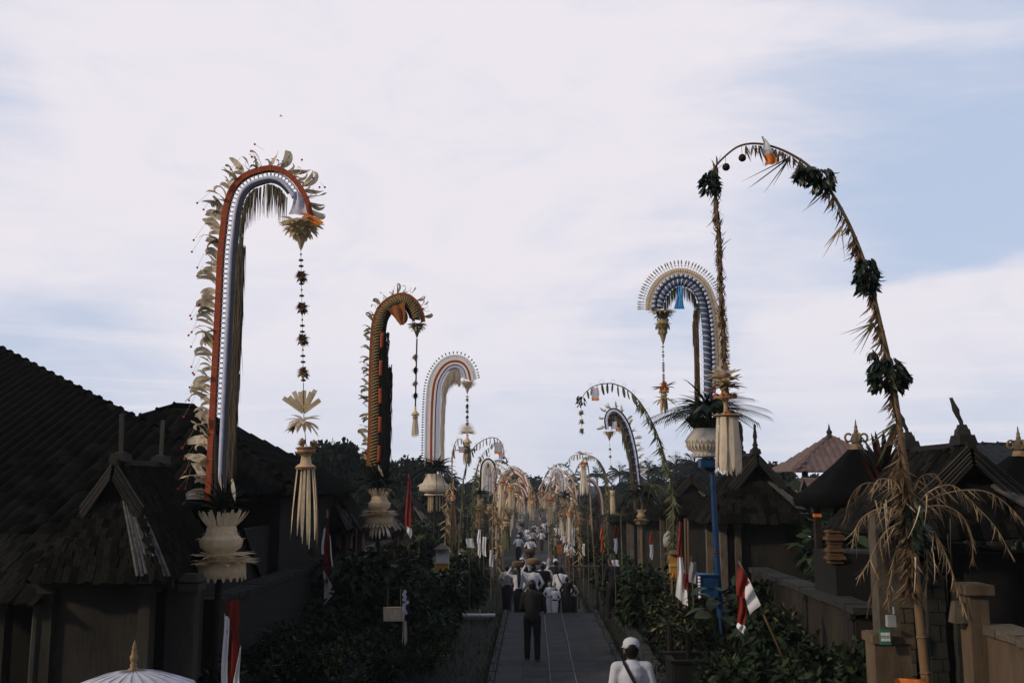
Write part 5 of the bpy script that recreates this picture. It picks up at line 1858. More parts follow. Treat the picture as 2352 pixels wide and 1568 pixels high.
MB().lathe([(0.155, 0), (0.17, 0.010), (0.155, 0.02)], 16, f5p(645, 1122)).obj('rim', 'palm_straw', r5)
hang_strips(r5, 'palm_strip', 'palm_white', f5p(645, 1125), 0.135, 40, M(134, Y5), 0.05, 0.16)
MB().ball(f5p(712, 1210), 1, 8, 6, 0, (0.05, 0.02, 0.11)).obj('side_leaf', 'leaf_glossy', r5, True)
# dry drooping fronds round the foot of the arch
fc = loc(2090, 1165, Y5, r5)
def dry_frond(root, pts, L, m, n=26, leafL=0.30, name='dry_frond', w=0.022):
    p, ln = catmull(pts, 24)
    b = MB()
    b.tube(p, [0.010 - 0.007 * i / 23 for i in range(24)], 5)
    for i in range(n):
        u = 0.12 + 0.88 * i / n
        q = p[int(u * 23)]
        t = (p[min(23, int(u * 23) + 1)] - p[max(0, int(u * 23) - 1)]).normalized()
        for sg in (-1, 1):
            sdv = t.cross(Vector((0, 0, 1)))
            sdv = sdv.normalized() * sg if sdv.length > 1e-3 else Vector((sg, 0, 0))
            b.blade(q, t * 0.5 + sdv * random.uniform(0.1, 0.5) + Vector((random.gauss(0, .15), random.gauss(0, .15), -0.75)), leafL * random.uniform(0.5, 1.15) * (1.05 - 0.5 * u), w * random.uniform(0.6, 1.2), (random.gauss(0, 1), random.gauss(0, 1), 0.2), random.uniform(0, .5), 3, 'taper')
    return b.obj(name, m, root)

FR5 = [
    [(2085, 1170), (2040, 1120), (1985, 1110), (1950, 1150), (1940, 1215)],
    [(2085, 1180), (2030, 1165), (1975, 1195), (1955, 1260)],
    [(2085, 1190), (2030, 1225), (1990, 1300), (1965, 1330)],
    [(2090, 1200), (2040, 1240), (2010, 1320), (1990, 1420)],
    [(2092, 1200), (2060, 1260), (2045, 1330), (2035, 1400)],
    [(2095, 1170), (2140, 1125), (2190, 1115), (2240, 1160), (2290, 1215), (2330, 1290)],
    [(2098, 1178), (2150, 1160), (2200, 1175), (2230, 1225), (2235, 1300)],
    [(2100, 1190), (2140, 1215), (2175, 1280), (2205, 1370), (2222, 1420)],
    [(2100, 1195), (2125, 1240), (2130, 1320), (2118, 1400)],
    [(2095, 1168), (2110, 1100), (2150, 1090), (2170, 1130)],
    [(2086, 1165), (2060, 1110), (2020, 1100), (2000, 1130)],
    [(2096, 1165), (2180, 1130), (2270, 1130), (2340, 1185), (2380, 1250)],
]
for k, pts in enumerate(FR5):
    dy = random.uniform(-.45, .45)
    pp = [loc(x, y, Y5 + dy * i / (len(pts) - 1), r5) for i, (x, y) in enumerate(pts)]
    dry_frond(r5, pp, 1, ('palm_dry', 'palm_straw', 'palm_straw')[k % 3], 15, 0.27, 'dry_frond', 0.016)
for k in range(22):
    a = random.uniform(0, 2 * PI)
    tipx = 2090 + math.cos(a) * random.uniform(40, 130)
    y0_ = random.uniform(1130, 1280)
    p0 = loc(tipx, y0_, Y5 + 0.4 * math.sin(a), r5)
    MB().blade(p0, (random.gauss(0, .18) + 0.1 * math.cos(a), random.gauss(0, .1), -1), random.uniform(0.25, 0.6), 0.016, (random.gauss(0, 1), 1, 0), random.uniform(-.25, .25), 5, 'taper').obj('hanging_leaf', random.choice(('palm_straw', 'palm_dry', 'palm_straw', 'palm_cream')), r5)
ob5 = cloth(r5, 'orange_sash', 'orange_flower', [(2055, 1558), (2130, 1558), (2135, 1600), (2050, 1600)], Y5 - 0.2, (6, 4), 0.03)

# ------------------------------------------------------------------ thinner poles further down the street
PEND = MB().blade((0, 0, 0), (0.1, 0, -1), 0.20, 0.06, (0, 1, 0), 0.05, 3, 'spoon', 0, 0.15).mesh('pendant', 'palm_green', True)
PEND_P = MB().blade((0, 0, 0), (0.1, 0, -1), 0.20, 0.06, (0, 1, 0), 0.05, 3, 'spoon', 0, 0.15).mesh('pendant_pale', 'palm_straw', True)
LOOP_T = torus_mesh(0.055, 0.004, 'palm_straw', 9, 3)

def thin_pole(label, pts, Y, side, bx, group=None, step=0.14, pm=None, leafy=False, tail=None, sheet=None, tipleaf=True, samp=None, r0=0.045, loops=True, pole_m='palm_green'):
    r = pole_root('bamboo_pole_ornament', label, bx, Y, 'penjor', group)
    A = Arch(r, [Vector((0, 0, 0))] + [loc(x, y, Y, r) for x, y in pts], 90, side)
    MB().tube(A.pts, [r0 - (r0 - 0.010) * (i / 89) for i in range(90)], 6).obj('pole', pole_m, r)
    n = int(A.L * 0.72 / step)
    for i in range(n):
        u = 0.26 + 0.72 * i / n
        p, nn, t = A.at(u, 0.01)
        k = random.uniform(0.8, 1.5)
        link('pendant', pm or PEND, r, p + Vector((0, random.uniform(-.03, .03), 0)), rotz(random.uniform(-1.2, 1.2)) @ Matrix.Rotation(random.uniform(-.25, .25), 3, 'Y'), k)
        if loops and i % 2 == 0:
            q, _, _ = A.at(u, -0.06)
            link('loop', LOOP_T, r, q, rotz(random.uniform(-.6, .6)), random.uniform(0.7, 1.1))
    if leafy:
        b = MB()
        for k in range(320):
            u = 0.22 + 0.55 * random.random() ** 1.4
            p, nn, t = A.at(u)
            d = Vector((random.gauss(0, .5), random.gauss(0, .5), -1)) + nn * 0.4
            b.blade(p, d, random.uniform(0.15, 0.38), 0.035, (random.gauss(0, 1), random.gauss(0, 1), .2), 0.2, 3, 'leaf')
        b.obj('hanging_leaves', 'palm_green', r, kind='stuff')
    tipp = A.pts[-1]
    if tipleaf:
        leaf_bundle(r, tipp, 0.10, 0.13, 16, 0.17)
    if tail:
        e = loc(*tail, Y, r)
        chain(r, tipp, e, 0.2, (0.35, 0.6, 0.85), [CLUSTER_STRAW, CLUSTER_STRAW, CLUSTER], [BEAD_DARK], 1.3, 'bamboo_dark', 1.3)
        if samp:
            sampian(r, e, samp[0], sl=samp[1], strip='palm_cream', n=8, flower=CLUSTER_RED)
    if sheet:
        for (x, y, w, h) in sheet:
            cloth(r, 'printed_sheet', 'grey_print', [(x, y), (x + w, y), (x + w * 1.05, y + h * 0.8), (x + w * 0.05, y + h * 0.8)], Y - 0.1, (4, 5), 0.02, 1)
            cloth(r, 'orange_hem', 'orange_flower', [(x + w * 0.05, y + h * 0.8), (x + w * 1.05, y + h * 0.8), (x + w * 1.05, y + h), (x + w * 0.05, y + h)], Y - 0.1, (4, 2), 0.02, 1)
    return r, A

f2 = lambda cx, cy: (1263.3 + cx * 0.293, 803.9 + cy * 0.293)
f7 = lambda cx, cy: (1004.9 + cx * 0.18305, 1004.9 + cy * 0.18305)

# P6: slender arch left of the blue pole
thin_pole('slender green bamboo arch with hanging leaf pendants left of the blue pole', [(1548, 1250)] + [f2(*q) for q in [(960, 1080), (905, 860), (840, 660), (770, 510), (690, 390), (600, 305), (500, 265), (430, 262), (350, 280), (280, 330), (243, 392)]],
          26.0, -1, 1552, tail=f2(250, 670), sheet=[(1358, 890, 17, 30)], leafy=True)
# P7: dark pole with white stripe
Y7 = 33.5
r7 = pole_root('ceremonial_pole', 'dark ceremonial pole with white stripe and small hanging cloth under its hook', 1474, Y7)
c7 = [f2(*q) for q in [(728, 1180), (712, 1050), (680, 810), (640, 640), (600, 545), (550, 480), (500, 458), (455, 478), (430, 540), (440, 622)]]
a7 = Arch(r7, [loc(x, y, Y7, r7) for x, y in c7], 100, -1)
q7 = M(0.293, Y7)
band(r7, a7, 'navy_band', 'navy', 0, 1, 0, 12 * q7, 0.08)
band(r7, a7, 'white_stripe', 'satin_white', 0, 1, 16 * q7, 12 * q7, 0.07)
band(r7, a7, 'dark_band', 'navy', 0, 0.98, 36 * q7, 26 * q7, 0.08)
for k in range(14):
    p, nn, t = a7.at(0.1 + 0.062 * k, 36 * q7)
    link('white_flower', CLUSTER_STRAW, r7, p + Vector((0, -0.07, 0)), None, 0.6)
fringe(r7, a7, 'dark_fringe', 'raffia', 0.0, 0.6, 56 * q7, 0.5, 120, 0.03, 0.05, 0.05)
fringe(r7, a7, 'dark_fringe', 'raffia', 0.6, 0.9, 48 * q7, 0.5, 70, 0.03, 0.03, 0.05)
curls(r7, a7, CURL_P, 'curled_leaf', 0.05, 1, -8 * q7, 0.22, 0.26, 0)
e7 = tip_lantern(r7, loc(*f2(465, 640), Y7, r7), M(16, Y7), 'palm_straw', PETAL)
cloth(r7, 'printed_cloth', 'grey_print', [f2(488, 560), f2(525, 560), f2(522, 620), f2(485, 615)], Y7 - 0.1, (4, 5), 0.02, 1)
cloth(r7, 'orange_hem', 'orange_flower', [f2(515, 615), f2(548, 605), f2(545, 632), f2(515, 640)], Y7 - 0.1, (4, 3), 0.02, 1)
b7 = loc(*f2(490, 1105), Y7, r7)
chain(r7, e7, b7, 0.22, (0.15, 0.3, 0.5, 0.75), [CLUSTER_STRAW], [BEAD_PALE], 1.0, 'palm_straw', 0.9)
k7 = M(1, Y7)
MB().lathe([(6 * k7, -10 * k7), (5 * k7, -4 * k7), (6.5 * k7, 0), (6 * k7, 2 * k7)], 10, b7).obj('spool', 'palm_cream', r7, True)
hang_strips(r7, 'palm_strip', 'palm_cream', b7 - Vector((0, 0, 8 * k7)), 5.5 * k7, 10, M(46, Y7), 0.07, 0.1)
leaf_burst(r7, 'base_leaves', 'leaf_dark', loc(1475, 1130, Y7, r7), 120, 1.0, 0.07, (-0.3, 1.0), 0.5)
leaf_burst(r7, 'base_fronds', 'palm_green', loc(1495, 1118, Y7, r7), 70, 1.0, 0.05, (-0.1, 0.7), 0.8)
basket(r7, loc(1473, 1195, Y7, r7), M(17, Y7), 'palm_straw', PETAL_S)
MB().tube([(0, 0, 0), loc(1474, 1250, Y7, r7), loc(1476, 1110, Y7, r7)], [0.055, 0.05, 0.045], 8).obj('bamboo_pole', 'bamboo', r7)

# P8: small rounded arch with white tassel
thin_pole('leafy bamboo arch with big dark leaf at its tip and white tassel inside', [(1393, 1180)] + [f2(*q) for q in [(440, 1010), (400, 890), (340, 835), (270, 818), (190, 822), (150, 850), (138, 890)]],
          50.0, -1, 1397, pm=PEND_P, leafy=True, loops=False)
r8 = pole_root('hanging_tassel_pole', 'slim pole carrying a white strip tassel with flower crown beside the leafy arch', 1342, 48.0, 'penjor')
sampian(r8, loc(*f2(262, 850), 48, r8), M(9, 48), sl=M(62, 48), strip='palm_white', n=12, flower=CLUSTER_RED)
petals(r8, PETAL_W, 'petal', loc(*f2(262, 820), 48, r8), 0.05, 14, 0.42, 0.3, 0.4)
A8 = Arch(r8, [Vector((0.5, 0, 0)), loc(1356, 1150, 48, r8), loc(1352, 1080, 48, r8), loc(1345, 1050, 48, r8), loc(*f2(262, 848), 48, r8)], 40, -1)
MB().tube(A8.pts, 0.03, 6).obj('pole', 'palm_straw', r8)

# left thin arches
thin_pole('thin bamboo arch with white printed sheet hanging from its tip', [f7(*q) for q in [(300, 900), (320, 560), (390, 240), (470, 110), (560, 40), (640, 5), (720, 0), (790, 45), (828, 130), (842, 270)]],
          38.0, 1, 1048, sheet=[f7(708, 55) + (19, 27), f7(765, 200) + (10, 12)], pm=PEND, tail=None)
thin_pole('thin curved bamboo pole half hidden behind the white striped pole', [f7(*q) for q in [(185, 700), (180, 300), (195, 150), (235, 40), (290, 10), (330, 60), (350, 130)]],
          40.0, 1, 1040, pm=PEND_P, tail=None, sheet=[f7(262, 110) + (13, 14)])
thin_pole('dark leafy bamboo arch beyond the arch with the printed sheet', [f7(*q) for q in [(440, 900), (470, 520), (510, 330), (560, 220), (630, 140), (705, 100)]],
          46.0, 1, 1085, pm=PEND, leafy=True)

# medium decorated arches (wide bands) further off
def wide_pole(label, pts, Y, side, bx, stripes, fr='raffia_pale', group=None, s=1.0, samp=True):
    r = pole_root('ceremonial_pole', label, bx, Y, 'penjor', group)
    A = Arch(r, [loc(x, y, Y, r) for x, y in pts], 80, side)
    for (m_, off, w) in stripes:
        band(r, A, 'stripe', m_, 0, 1, M(off, Y), M(w, Y), 0.08, 60)
    fringe(r, A, 'pale_fringe', fr, 0.0, 0.95, M(stripes[-1][1] + 4, Y), 0.6, 60, 0.05, 0.05, 0.05)
    curls(r, A, CURL_P, 'curled_leaf', 0.02, 1, -M(3, Y), 0.28, 0.34, 0)
    e = tip_lantern(r, A.pts[-1], M(7, Y), 'palm_cream', PETAL)
    if samp:
        sampian(r, e - Vector((0, 0, 0.8)), M(5, Y), sl=M(22, Y), n=8, flower=CLUSTER_RED)
        MB().tube([e, e - Vector((0, 0, 0.8))], 0.02, 5).obj('cord', 'bead_dark', r)
    p0 = A.pts[0]
    leaf_burst(r, 'base_leaves', 'leaf_mid', p0, 60, 1.1, 0.09, (-0.2, 1.0), 0.5)
    basket(r, p0 - Vector((0, 0, 0.75)), 0.30, 'palm_straw', PETAL_S)
    MB().tube([(0, 0, 0), p0], 0.05, 6).obj('pole', 'bamboo', r)
    return r

wide_pole('tall white hooked pole with green outer edge far along the street', [f7(*q) for q in [(535, 690), (540, 520), (545, 400), (570, 310), (625, 265), (680, 285), (715, 340), (720, 380)]], 54.0, 1, 1102,
          [('leaf_mid', 0, 4), ('white_lace', 4.5, 4), ('raffia_pale', 9, 4), ('satin_white', 14, 5)])
wide_pole('white hooked pole nested just in front of the green-edged one', [f7(*q) for q in [(655, 760), (652, 560), (660, 440), (690, 385), (735, 362), (775, 385), (800, 440), (803, 465)]], 60.0, 1, 1125,
          [('white_lace', 0, 3.5), ('mauve', 3.5, 2.5), ('satin_white', 7, 4)])
wide_pole('double-arched white hooked pole on the far side with small printed panel', [f7(*q) for q in [(1600, 720), (1598, 560), (1575, 440), (1540, 395), (1490, 378), (1440, 410), (1420, 470), (1425, 500)]], 62.0, -1, 1298,
          [('white_lace', 0, 3.5), ('palm_straw', 3.5, 2.5), ('satin_white', 7, 3)])
thin_pole('low bamboo arch with white loops against the round dark tree', [f7(*q) for q in [(790, 900), (800, 600), (835, 470), (900, 405), (980, 382), (1050, 408), (1100, 455)]],
          66.0, 1, 1148, pm=PEND_P, r0=0.06)
thin_pole('straw coloured arch hung with tassels beside the double-arched pole', [f7(*q) for q in [(1450, 1150), (1450, 950), (1420, 850), (1370, 815), (1320, 840), (1300, 900)]],
          58.0, -1, 1272, pm=PEND_P, r0=0.06, leafy=True, pole_m='palm_straw')

# street-side tassels hanging close by the crowd
def hanging_tassel(label, px, ptop, pbot, Y, hw, m, flower=CLUSTER_RED, green=None, n=10, arch=6, side=1):
    r = pole_root('hanging_tassel_pole', label, px + arch * 4 * side, Y, 'penjor')
    t = loc(px, ptop, Y, r)
    A = Arch(r, [Vector((0, 0, 0)), Vector((0, 0, t.z * 0.6)), loc(px + arch * 2.4 * side, ptop - 10, Y, r), loc(px + arch * side, ptop - 20, Y, r), t], 40, 1)
    MB().tube(A.pts, [0.035 - 0.022 * i / 39 for i in range(40)], 6).obj('pole', 'palm_dry', r)
    s = M(hw, Y)
    sampian(r, t, s, sl=M(pbot - ptop, Y) - 2.5 * s, strip=m, n=n, flower=flower, green=green)
    b = MB()
    for k in range(60):
        p, nn, tt = A.at(random.uniform(0.4, 1.0))
        b.blade(p, (random.gauss(0, .6), random.gauss(0, .6), -1), random.uniform(.15, .4), 0.04, (random.gauss(0, 1), 1, 0), .2, 3, 'leaf')
    b.obj('dry_leaves', 'palm_straw', r, kind='stuff')
    return r

hanging_tassel('green-gold spiky tassel hanging beside the left kerb by the crowd', 1163, 1183, 1268, 34.0, 9, 'palm_green', CLUSTER_GOLD, 'palm_green', 14, 5, -1)
hanging_tassel('white tassel with orange collar hanging right of the crowd', 1307, 1168, 1252, 36.0, 7, 'palm_white', CLUSTER_RED, None, 9, 5, 1)
hanging_tassel('twin narrow white tassel with dark discs right of the crowd', 1290, 1178, 1238, 40.0, 6, 'palm_white', CLUSTER_DARK, None, 7, 4, 1)
hanging_tassel('tall pink and cream tassel under the printed sheet arch', 1153, 1098, 1190, 47.0, 8, 'palm_cream', CLUSTER_RED, None, 12, 5, -1)
hanging_tassel('cream tassel with orange flowers at the middle of the lower street', 1172, 1110, 1170, 58.0, 8, 'palm_cream', CLUSTER_RED, None, 10, 4, -1)
hanging_tassel('cream lantern tassel at the end of the double-arched pole', 1264, 1138, 1205, 56.0, 8, 'palm_cream', CLUSTER_RED, None, 10, 4, 1)
hanging_tassel('straw tassel hanging above the far white-shirted crowd', 1222, 1150, 1196, 70.0, 6, 'palm_cream', CLUSTER_RED, None, 10, 4, 1)
hanging_tassel('green-brown leafy column tassel left of the crowd', 1040, 1130, 1262, 37.0, 7, 'palm_dry', CLUSTER_RED, 'leaf_dark', 9, 4, -1)

# generic far poles, one per household down both sides
def far_pole_proto(kind):
    r = thing('ceremonial_pole', 'distant cream ceremonial pole lining the lower street', 'penjor', (0, 400, -3), 0, 'distant ceremonial poles down the street')
    H = 6.2
    pts = [Vector((0, 0, 0)), Vector((0.05, 0, 2.5)), Vector((0.1, 0, 4.4)), Vector((0.40, 0, 5.5)), Vector((1.15, 0, H)), Vector((1.95, 0, 5.75)), Vector((2.35, 0, 4.9))]
    A = Arch(r, pts, 60, 1)
    MB().tube(A.pts, [0.045 - 0.03 * i / 59 for i in range(60)], 5).obj('pole', ('palm_straw', 'palm_cream', 'palm_green')[kind], r)
    if kind == 1:
        band(r, A, 'white_stripe', 'white_lace', 0.4, 1, 0.1, 0.10, 0.08, 40)
        band(r, A, 'orange_stripe', 'orange_cloth', 0.4, 1, 0.22, 0.08, 0.08, 40)
    b = MB()
    for k in range(110):
        u = random.uniform(0.45, 0.99)
        p, nn, t = A.at(u)
        b.blade(p, nn * 0.3 + Vector((random.gauss(0, .3), random.gauss(0, .3), -1)), random.uniform(.10, .28), 0.035, (random.gauss(0, 1), 1, 0), .1, 2, 'leaf')
    b.obj('hanging_leaves', ('palm_straw', 'raffia_pale', 'palm_green')[kind], r, kind='stuff')
    tip = A.pts[-1]
    b = MB()
    b.lathe([(0.02, 0), (0.04, -0.3), (0.11, -0.5), (0.12, -0.54), (0.05, -0.58), (0.05, -0.95), (0.10, -1.02)], 9, tip)
    b.obj('bell', 'palm_straw', r)
    hang_strips(r, 'palm_strip', 'palm_cream', tip - Vector((0, 0, 1.0)), 0.11, 8, 0.85, 0.03, 0.3, False, 0.5)
    link('flower_cluster', CLUSTER_RED, r, tip - Vector((0, 0, 0.72)), None, 1.4)
    bb = MB().lathe([(0.18, -0.3), (0.22, 0), (0.13, 0.15), (0.2, 0.35), (0.14, 0.5)], 10, (0.05, 0, 2.6))
    bb.obj('basket', 'palm_dry', r)
    petals(r, PETAL_S, 'petal', (0.05, 0, 2.6), 0.15, 12, 0.22, 0.1)
    leaf_burst(r, 'base_leaves', 'palm_green', (0.05, 0, 3.3), 40, 0.9, 0.08, (-0.1, 1.0), 0.5, seg=3)
    return r

PROT = [far_pole_proto(k) for k in range(3)]
first = [True] * 3
Yk = 60.0
i = 0
while Yk < 190:
    for s in (-1, 1):
        k = random.randrange(3)
        X = s * random.uniform(2.5, 4.6) + 0.4
        y = Yk + random.uniform(-2, 2)
        sc = random.uniform(0.85, 1.15)
        rz_ = (0 if s < 0 else PI) + random.uniform(-.5, .5)
        lab = ('distant straw ceremonial pole', 'distant white and orange striped ceremonial pole', 'distant green ceremonial pole')[k] + (' on the tiled roof side' if s < 0 else ' on the blue pole side') + (', mid street' if y < 95 else ', far street')
        if first[k]:
            PROT[k].location = (X, y, G(y))
            PROT[k].rotation_euler = (0, 0, rz_)
            PROT[k]['label'] = lab
            first[k] = False
        else:
            copy_tree(PROT[k], (X, y, G(y)), rz_, (sc, sc, sc * random.uniform(0.75, 1.1)), lab)
    Yk += 3.2 + Yk * 0.018

# ================================================================== VEGETATION
def crown_points(n, blobs):
    """points on and inside a set of ellipsoid clumps"""
    out, nrm = [], []
    w = np.array([b[3] * b[4] for b in blobs], float)
    w /= w.sum()
    for b, k in zip(blobs, RNG.multinomial(n, w)):
        d = RNG.normal(size=(k, 3))
        d /= np.linalg.norm(d, axis=1)[:, None]
        r = RNG.random(k) ** 0.45
        p = np.array(b[:3]) + d * r[:, None] * np.array([b[3], b[3], b[4]])
        out.append(p)
        nrm.append(d)
    return np.concatenate(out), np.concatenate(nrm)


def shrub_proto(label, H, W, n, size, mats, group):
    r = thing('shrub', label, 'shrub', (0, 300, 0), 0, group)
    blobs = []
    for k in range(9):
        a = random.uniform(0, 2 * PI)
        q = random.uniform(0, W * 0.55)
        blobs.append((math.cos(a) * q, math.sin(a) * q, H * random.uniform(0.3, 0.8), W * random.uniform(0.22, 0.4), H * random.uniform(0.14, 0.26)))
    p, d = crown_points(n, blobs)
    leaf_cloud('foliage', mats, p, size, r, 0.1, 2.3, outward=d)
    b = MB()
    for k in range(7):
        q = blobs[k]
        b.tube([(random.uniform(-.06, .06), random.uniform(-.06, .06), 0), (q[0] * 0.5, q[1] * 0.5, q[2] * 0.5), q[:3]], [0.018, 0.013, 0.006], 5)
    b.obj('stems', 'bark', r)
    return r

SH = [shrub_proto('dark leafy shrub in the planting bed beside the walkway', 1.3, 1.0, 1500, 0.13, ['leaf_dark', 'leaf_mid'], 'dark shrubs in the beds beside the walkway'),
      shrub_proto('dark leafy shrub in the planting bed beside the walkway', 1.0, 1.2, 1400, 0.10, ['leaf_dark', 'leaf_mid'], 'dark shrubs in the beds beside the walkway'),
      shrub_proto('dark shrub dotted with yellowish flower tips beside the walkway', 1.5, 0.9, 1500, 0.12, ['leaf_dark', 'leaf_flower'], 'flowering shrubs beside the walkway'),
      shrub_proto('loose mid-green shrub with narrow leaves beside the walkway', 1.6, 1.0, 1200, 0.20, ['leaf_mid', 'leaf_dark'], 'loose green shrubs beside the walkway')]
first = [True] * 4

LANDMARKS = [((-4.7, 15), 'below the orange-banded pole'), ((-3.6, 21.5), 'behind the pale woven box'), ((-3.6, 27), 'below the black-fur pole'), ((-3.4, 33), 'behind the plank bench'), ((-3.3, 42), 'below the white striped pole'), ((-3.5, 56), 'in front of the far gates on the big tiled roof side'),
             ((3.9, 14.5), 'at the foot of the leaning flagpole'), ((3.8, 19.5), 'around the black planter box'), ((3.9, 23.5), 'behind the blue pole'), ((3.2, 28.5), 'beside the man in dark clothes'), ((4, 34), 'below the dark white-striped pole'), ((3.6, 44), 'below the leafy arch with the dark leaf'), ((3.7, 58), 'in front of the far gates on the blue pole side'),
             ((-7.4, 17.5), 'inside the yard behind the near left gate'), ((7.2, 20), 'in the yard behind the garden wall'), ((7.2, 30), 'in the yard behind the twin-finial gate'), ((-7.4, 40), 'in the yard behind the black-fur pole'), ((7.1, 47), 'in the yard behind the third gate')]
LOOK = ('dark leafy shrub', 'low broad dark shrub', 'yellow-tipped flowering shrub', 'loose green narrow-leaved shrub')

def put_shrub(k, X, Y, s=1.0, sz=None):
    mark = min(LANDMARKS, key=lambda q: (q[0][0] - X) ** 2 + (q[0][1] - Y) ** 2)[1]
    lab = LOOK[k] + ' ' + mark
    z = G(Y) - 0.02
    sc = (s, s, s * (sz or random.uniform(0.85, 1.15)))
    if first[k]:
        SH[k].location = (X, Y, z)
        SH[k].scale = sc
        SH[k]['label'] = lab
        first[k] = False
    else:
        copy_tree(SH[k], (X, Y, z), random.uniform(0, 6.28), sc, lab)

rs = random.Random(5)
# left bed, dense
for Y, xs in ((15.5, (-3.9, -3.0)), (17, (-4.2, -3.3, -2.4)), (18.6, (-4.3, -3.4, -2.6)), (20.2, (-4.5, -3.6, -2.8, -2.0)), (22, (-4.4, -3.5, -2.7, -2.0)), (24, (-4.6, -3.7, -2.6)), (26, (-4.5, -3.2, -2.3)), (28, (-4.7, -3.9, -2.9)), (31, (-4.4, -3.3, -2.4)), (34, (-4.5, -3.0, -2.2)), (38, (-4.2, -2.8)), (43, (-4.0, -2.6)), (49, (-4.0, -2.8)), (56, (-4, -2.9)), (64, (-4, -2.9))):
    for x in xs:
        big = 1.5 if x < -3.6 else 1.0
        put_shrub(rs.choice((0, 1, 2, 3, 2, 3)), x + rs.uniform(-.3, .3), Y + rs.uniform(-.5, .5), rs.uniform(0.85, 1.2) * (big if Y > 22 else 1) * (0.55 if Y < 23 else 0.8 if Y < 30 and x > -3.3 else 1))
for Y in (15.4, 16.6, 17.9, 19.2, 20.6, 22.2, 24.0):
    for x in (-4.75, -4.3):
        put_shrub(rs.choice((0, 1, 0)), x + rs.uniform(-.15, .15), Y + rs.uniform(-.4, .4), rs.uniform(0.85, 1.15))
for Y, xs in ((13.4, (3.6, 4.3)), (15, (3.2, 4.2)), (16.4, (3.3, 4.1)), (18, (3.0, 4.0)), (19.6, (2.9, 3.7, 4.5)), (21.6, (3.0, 4.4)), (23.4, (2.9, 3.9)), (25.5, (2.8, 3.8)), (28, (2.9, 4.0)), (31, (2.8, 3.9)), (34, (2.7, 3.8)), (38, (2.9, 4.0)), (43, (3.0, 4.0)), (49, (3.0, 4.0)), (56, (3.2, 4.1)), (64, (3.2, 4.1))):
    for x in xs:
        put_shrub(rs.choice((0, 1, 2, 3, 3, 2)), x + rs.uniform(-.25, .25), Y + rs.uniform(-.5, .5), rs.uniform(0.8, 1.15) * (0.8 if Y < 20 else 1.05))
for (x, Y, k, s) in ((4.45, 14.9, 3, 0.9), (4.5, 16.2, 0, 1.0), (4.45, 17.4, 3, 1.0), (4.5, 18.7, 2, 1.05), (4.45, 20.0, 0, 1.1), (4.5, 21.3, 3, 1.1), (4.2, 12.6, 1, 0.8), (4.3, 11.6, 3, 0.7)):
    put_shrub(k, x, Y, s)
# inside the compounds
for X, Y, s in ((-7.5, 17.5, 1.9), (6.9, 20, 2.0), (7.6, 23, 2.2), (6.6, 17.2, 1.7), (7.2, 28, 2.2), (-7.4, 33, 2.2), (6.9, 31, 2.0), (-7.5, 42, 2.4), (7.2, 40, 2.3), (7.0, 52, 2.4), (-7.2, 53, 2.4), (8.6, 18.5, 1.9)):
    put_shrub(rs.choice((0, 1, 3)), X, Y, s)

# broad banana-like plant and agave by the blue pole
r = thing('broad_leaf_plant', 'broad-leaved green plant with one big paler leaf at the foot of the blue pole', 'plant', (P(1655, 1400, 19.6).x, 19.6, 0))
for k in range(14):
    a = k * 2.4
    MB().tube([(0, 0, 0.2), (math.cos(a) * 0.1, math.sin(a) * 0.1, 0.9), (math.cos(a) * 0.2, math.sin(a) * 0.2, 1.3)], 0.015, 5).obj('stalk', 'leaf_mid', r)
    MB().blade((math.cos(a) * 0.2, math.sin(a) * 0.2, 1.2 + 0.05 * k), (math.cos(a), math.sin(a), 0.35), 0.55, 0.28, (0, 0, 1), 0.5, 6, 'leaf', 0, 0.1).obj('leaf', 'leaf_mid', r, True)
MB().blade(loc(1632, 1412, 19.3, r), (-0.9, -0.4, 0.1), 0.36, 0.26, (0, -0.6, 1), 0.2, 6, 'leaf', 0, 0.12).obj('leaf', 'palm_green', r, True)
for (px, py, Yq, lab) in ((1537, 1410, 19.8, 'spiky pale agave growing beside the black planter box'), (1580, 1430, 19.2, 'second spiky agave in front of the white drooping flag')):
    r = thing('agave', lab, 'plant', P(px, py + 25, Yq))
    for k in range(34):
        a = random.uniform(0, 2 * PI)
        MB().blade((0, 0, 0), (math.cos(a), math.sin(a), random.uniform(0.2, 1.4)), random.uniform(.2, .34), 0.035, (0, 0, 1), 0.25, 4, 'taper').obj('leaf', 'palm_green', r)
    gz = Vector(r.location).z
    MB().tube([(0, 0, -gz), (0, 0, 0.02)], 0.05, 7).obj('stem', 'bark', r)

# red-leaved plant by the shrine
r = thing('red_leaf_plant', 'dark red upright-leaved plant between the gold crown shrine and the leaning bamboo', 'plant', (P(2025, 1050, 16.2).x, 16.2, 0))
zt = P(2025, 1075, 16.2).z
MB().tube([(0, 0, 0), (0.05, 0, zt * 0.5), (0, 0, zt)], 0.05, 7).obj('stem', 'bark', r)
for k in range(60):
    a = random.uniform(0, 2 * PI)
    MB().blade((random.gauss(0, .06), random.gauss(0, .06), zt + random.uniform(-.5, .1)), (math.cos(a) * 0.55, math.sin(a) * 0.55, 1), random.uniform(.4, .75), 0.09, (math.cos(a), math.sin(a), 0), -0.1, 4, 'leaf').obj('leaf', random.choice(('leaf_red', 'leaf_red', 'leaf_dark')), r)
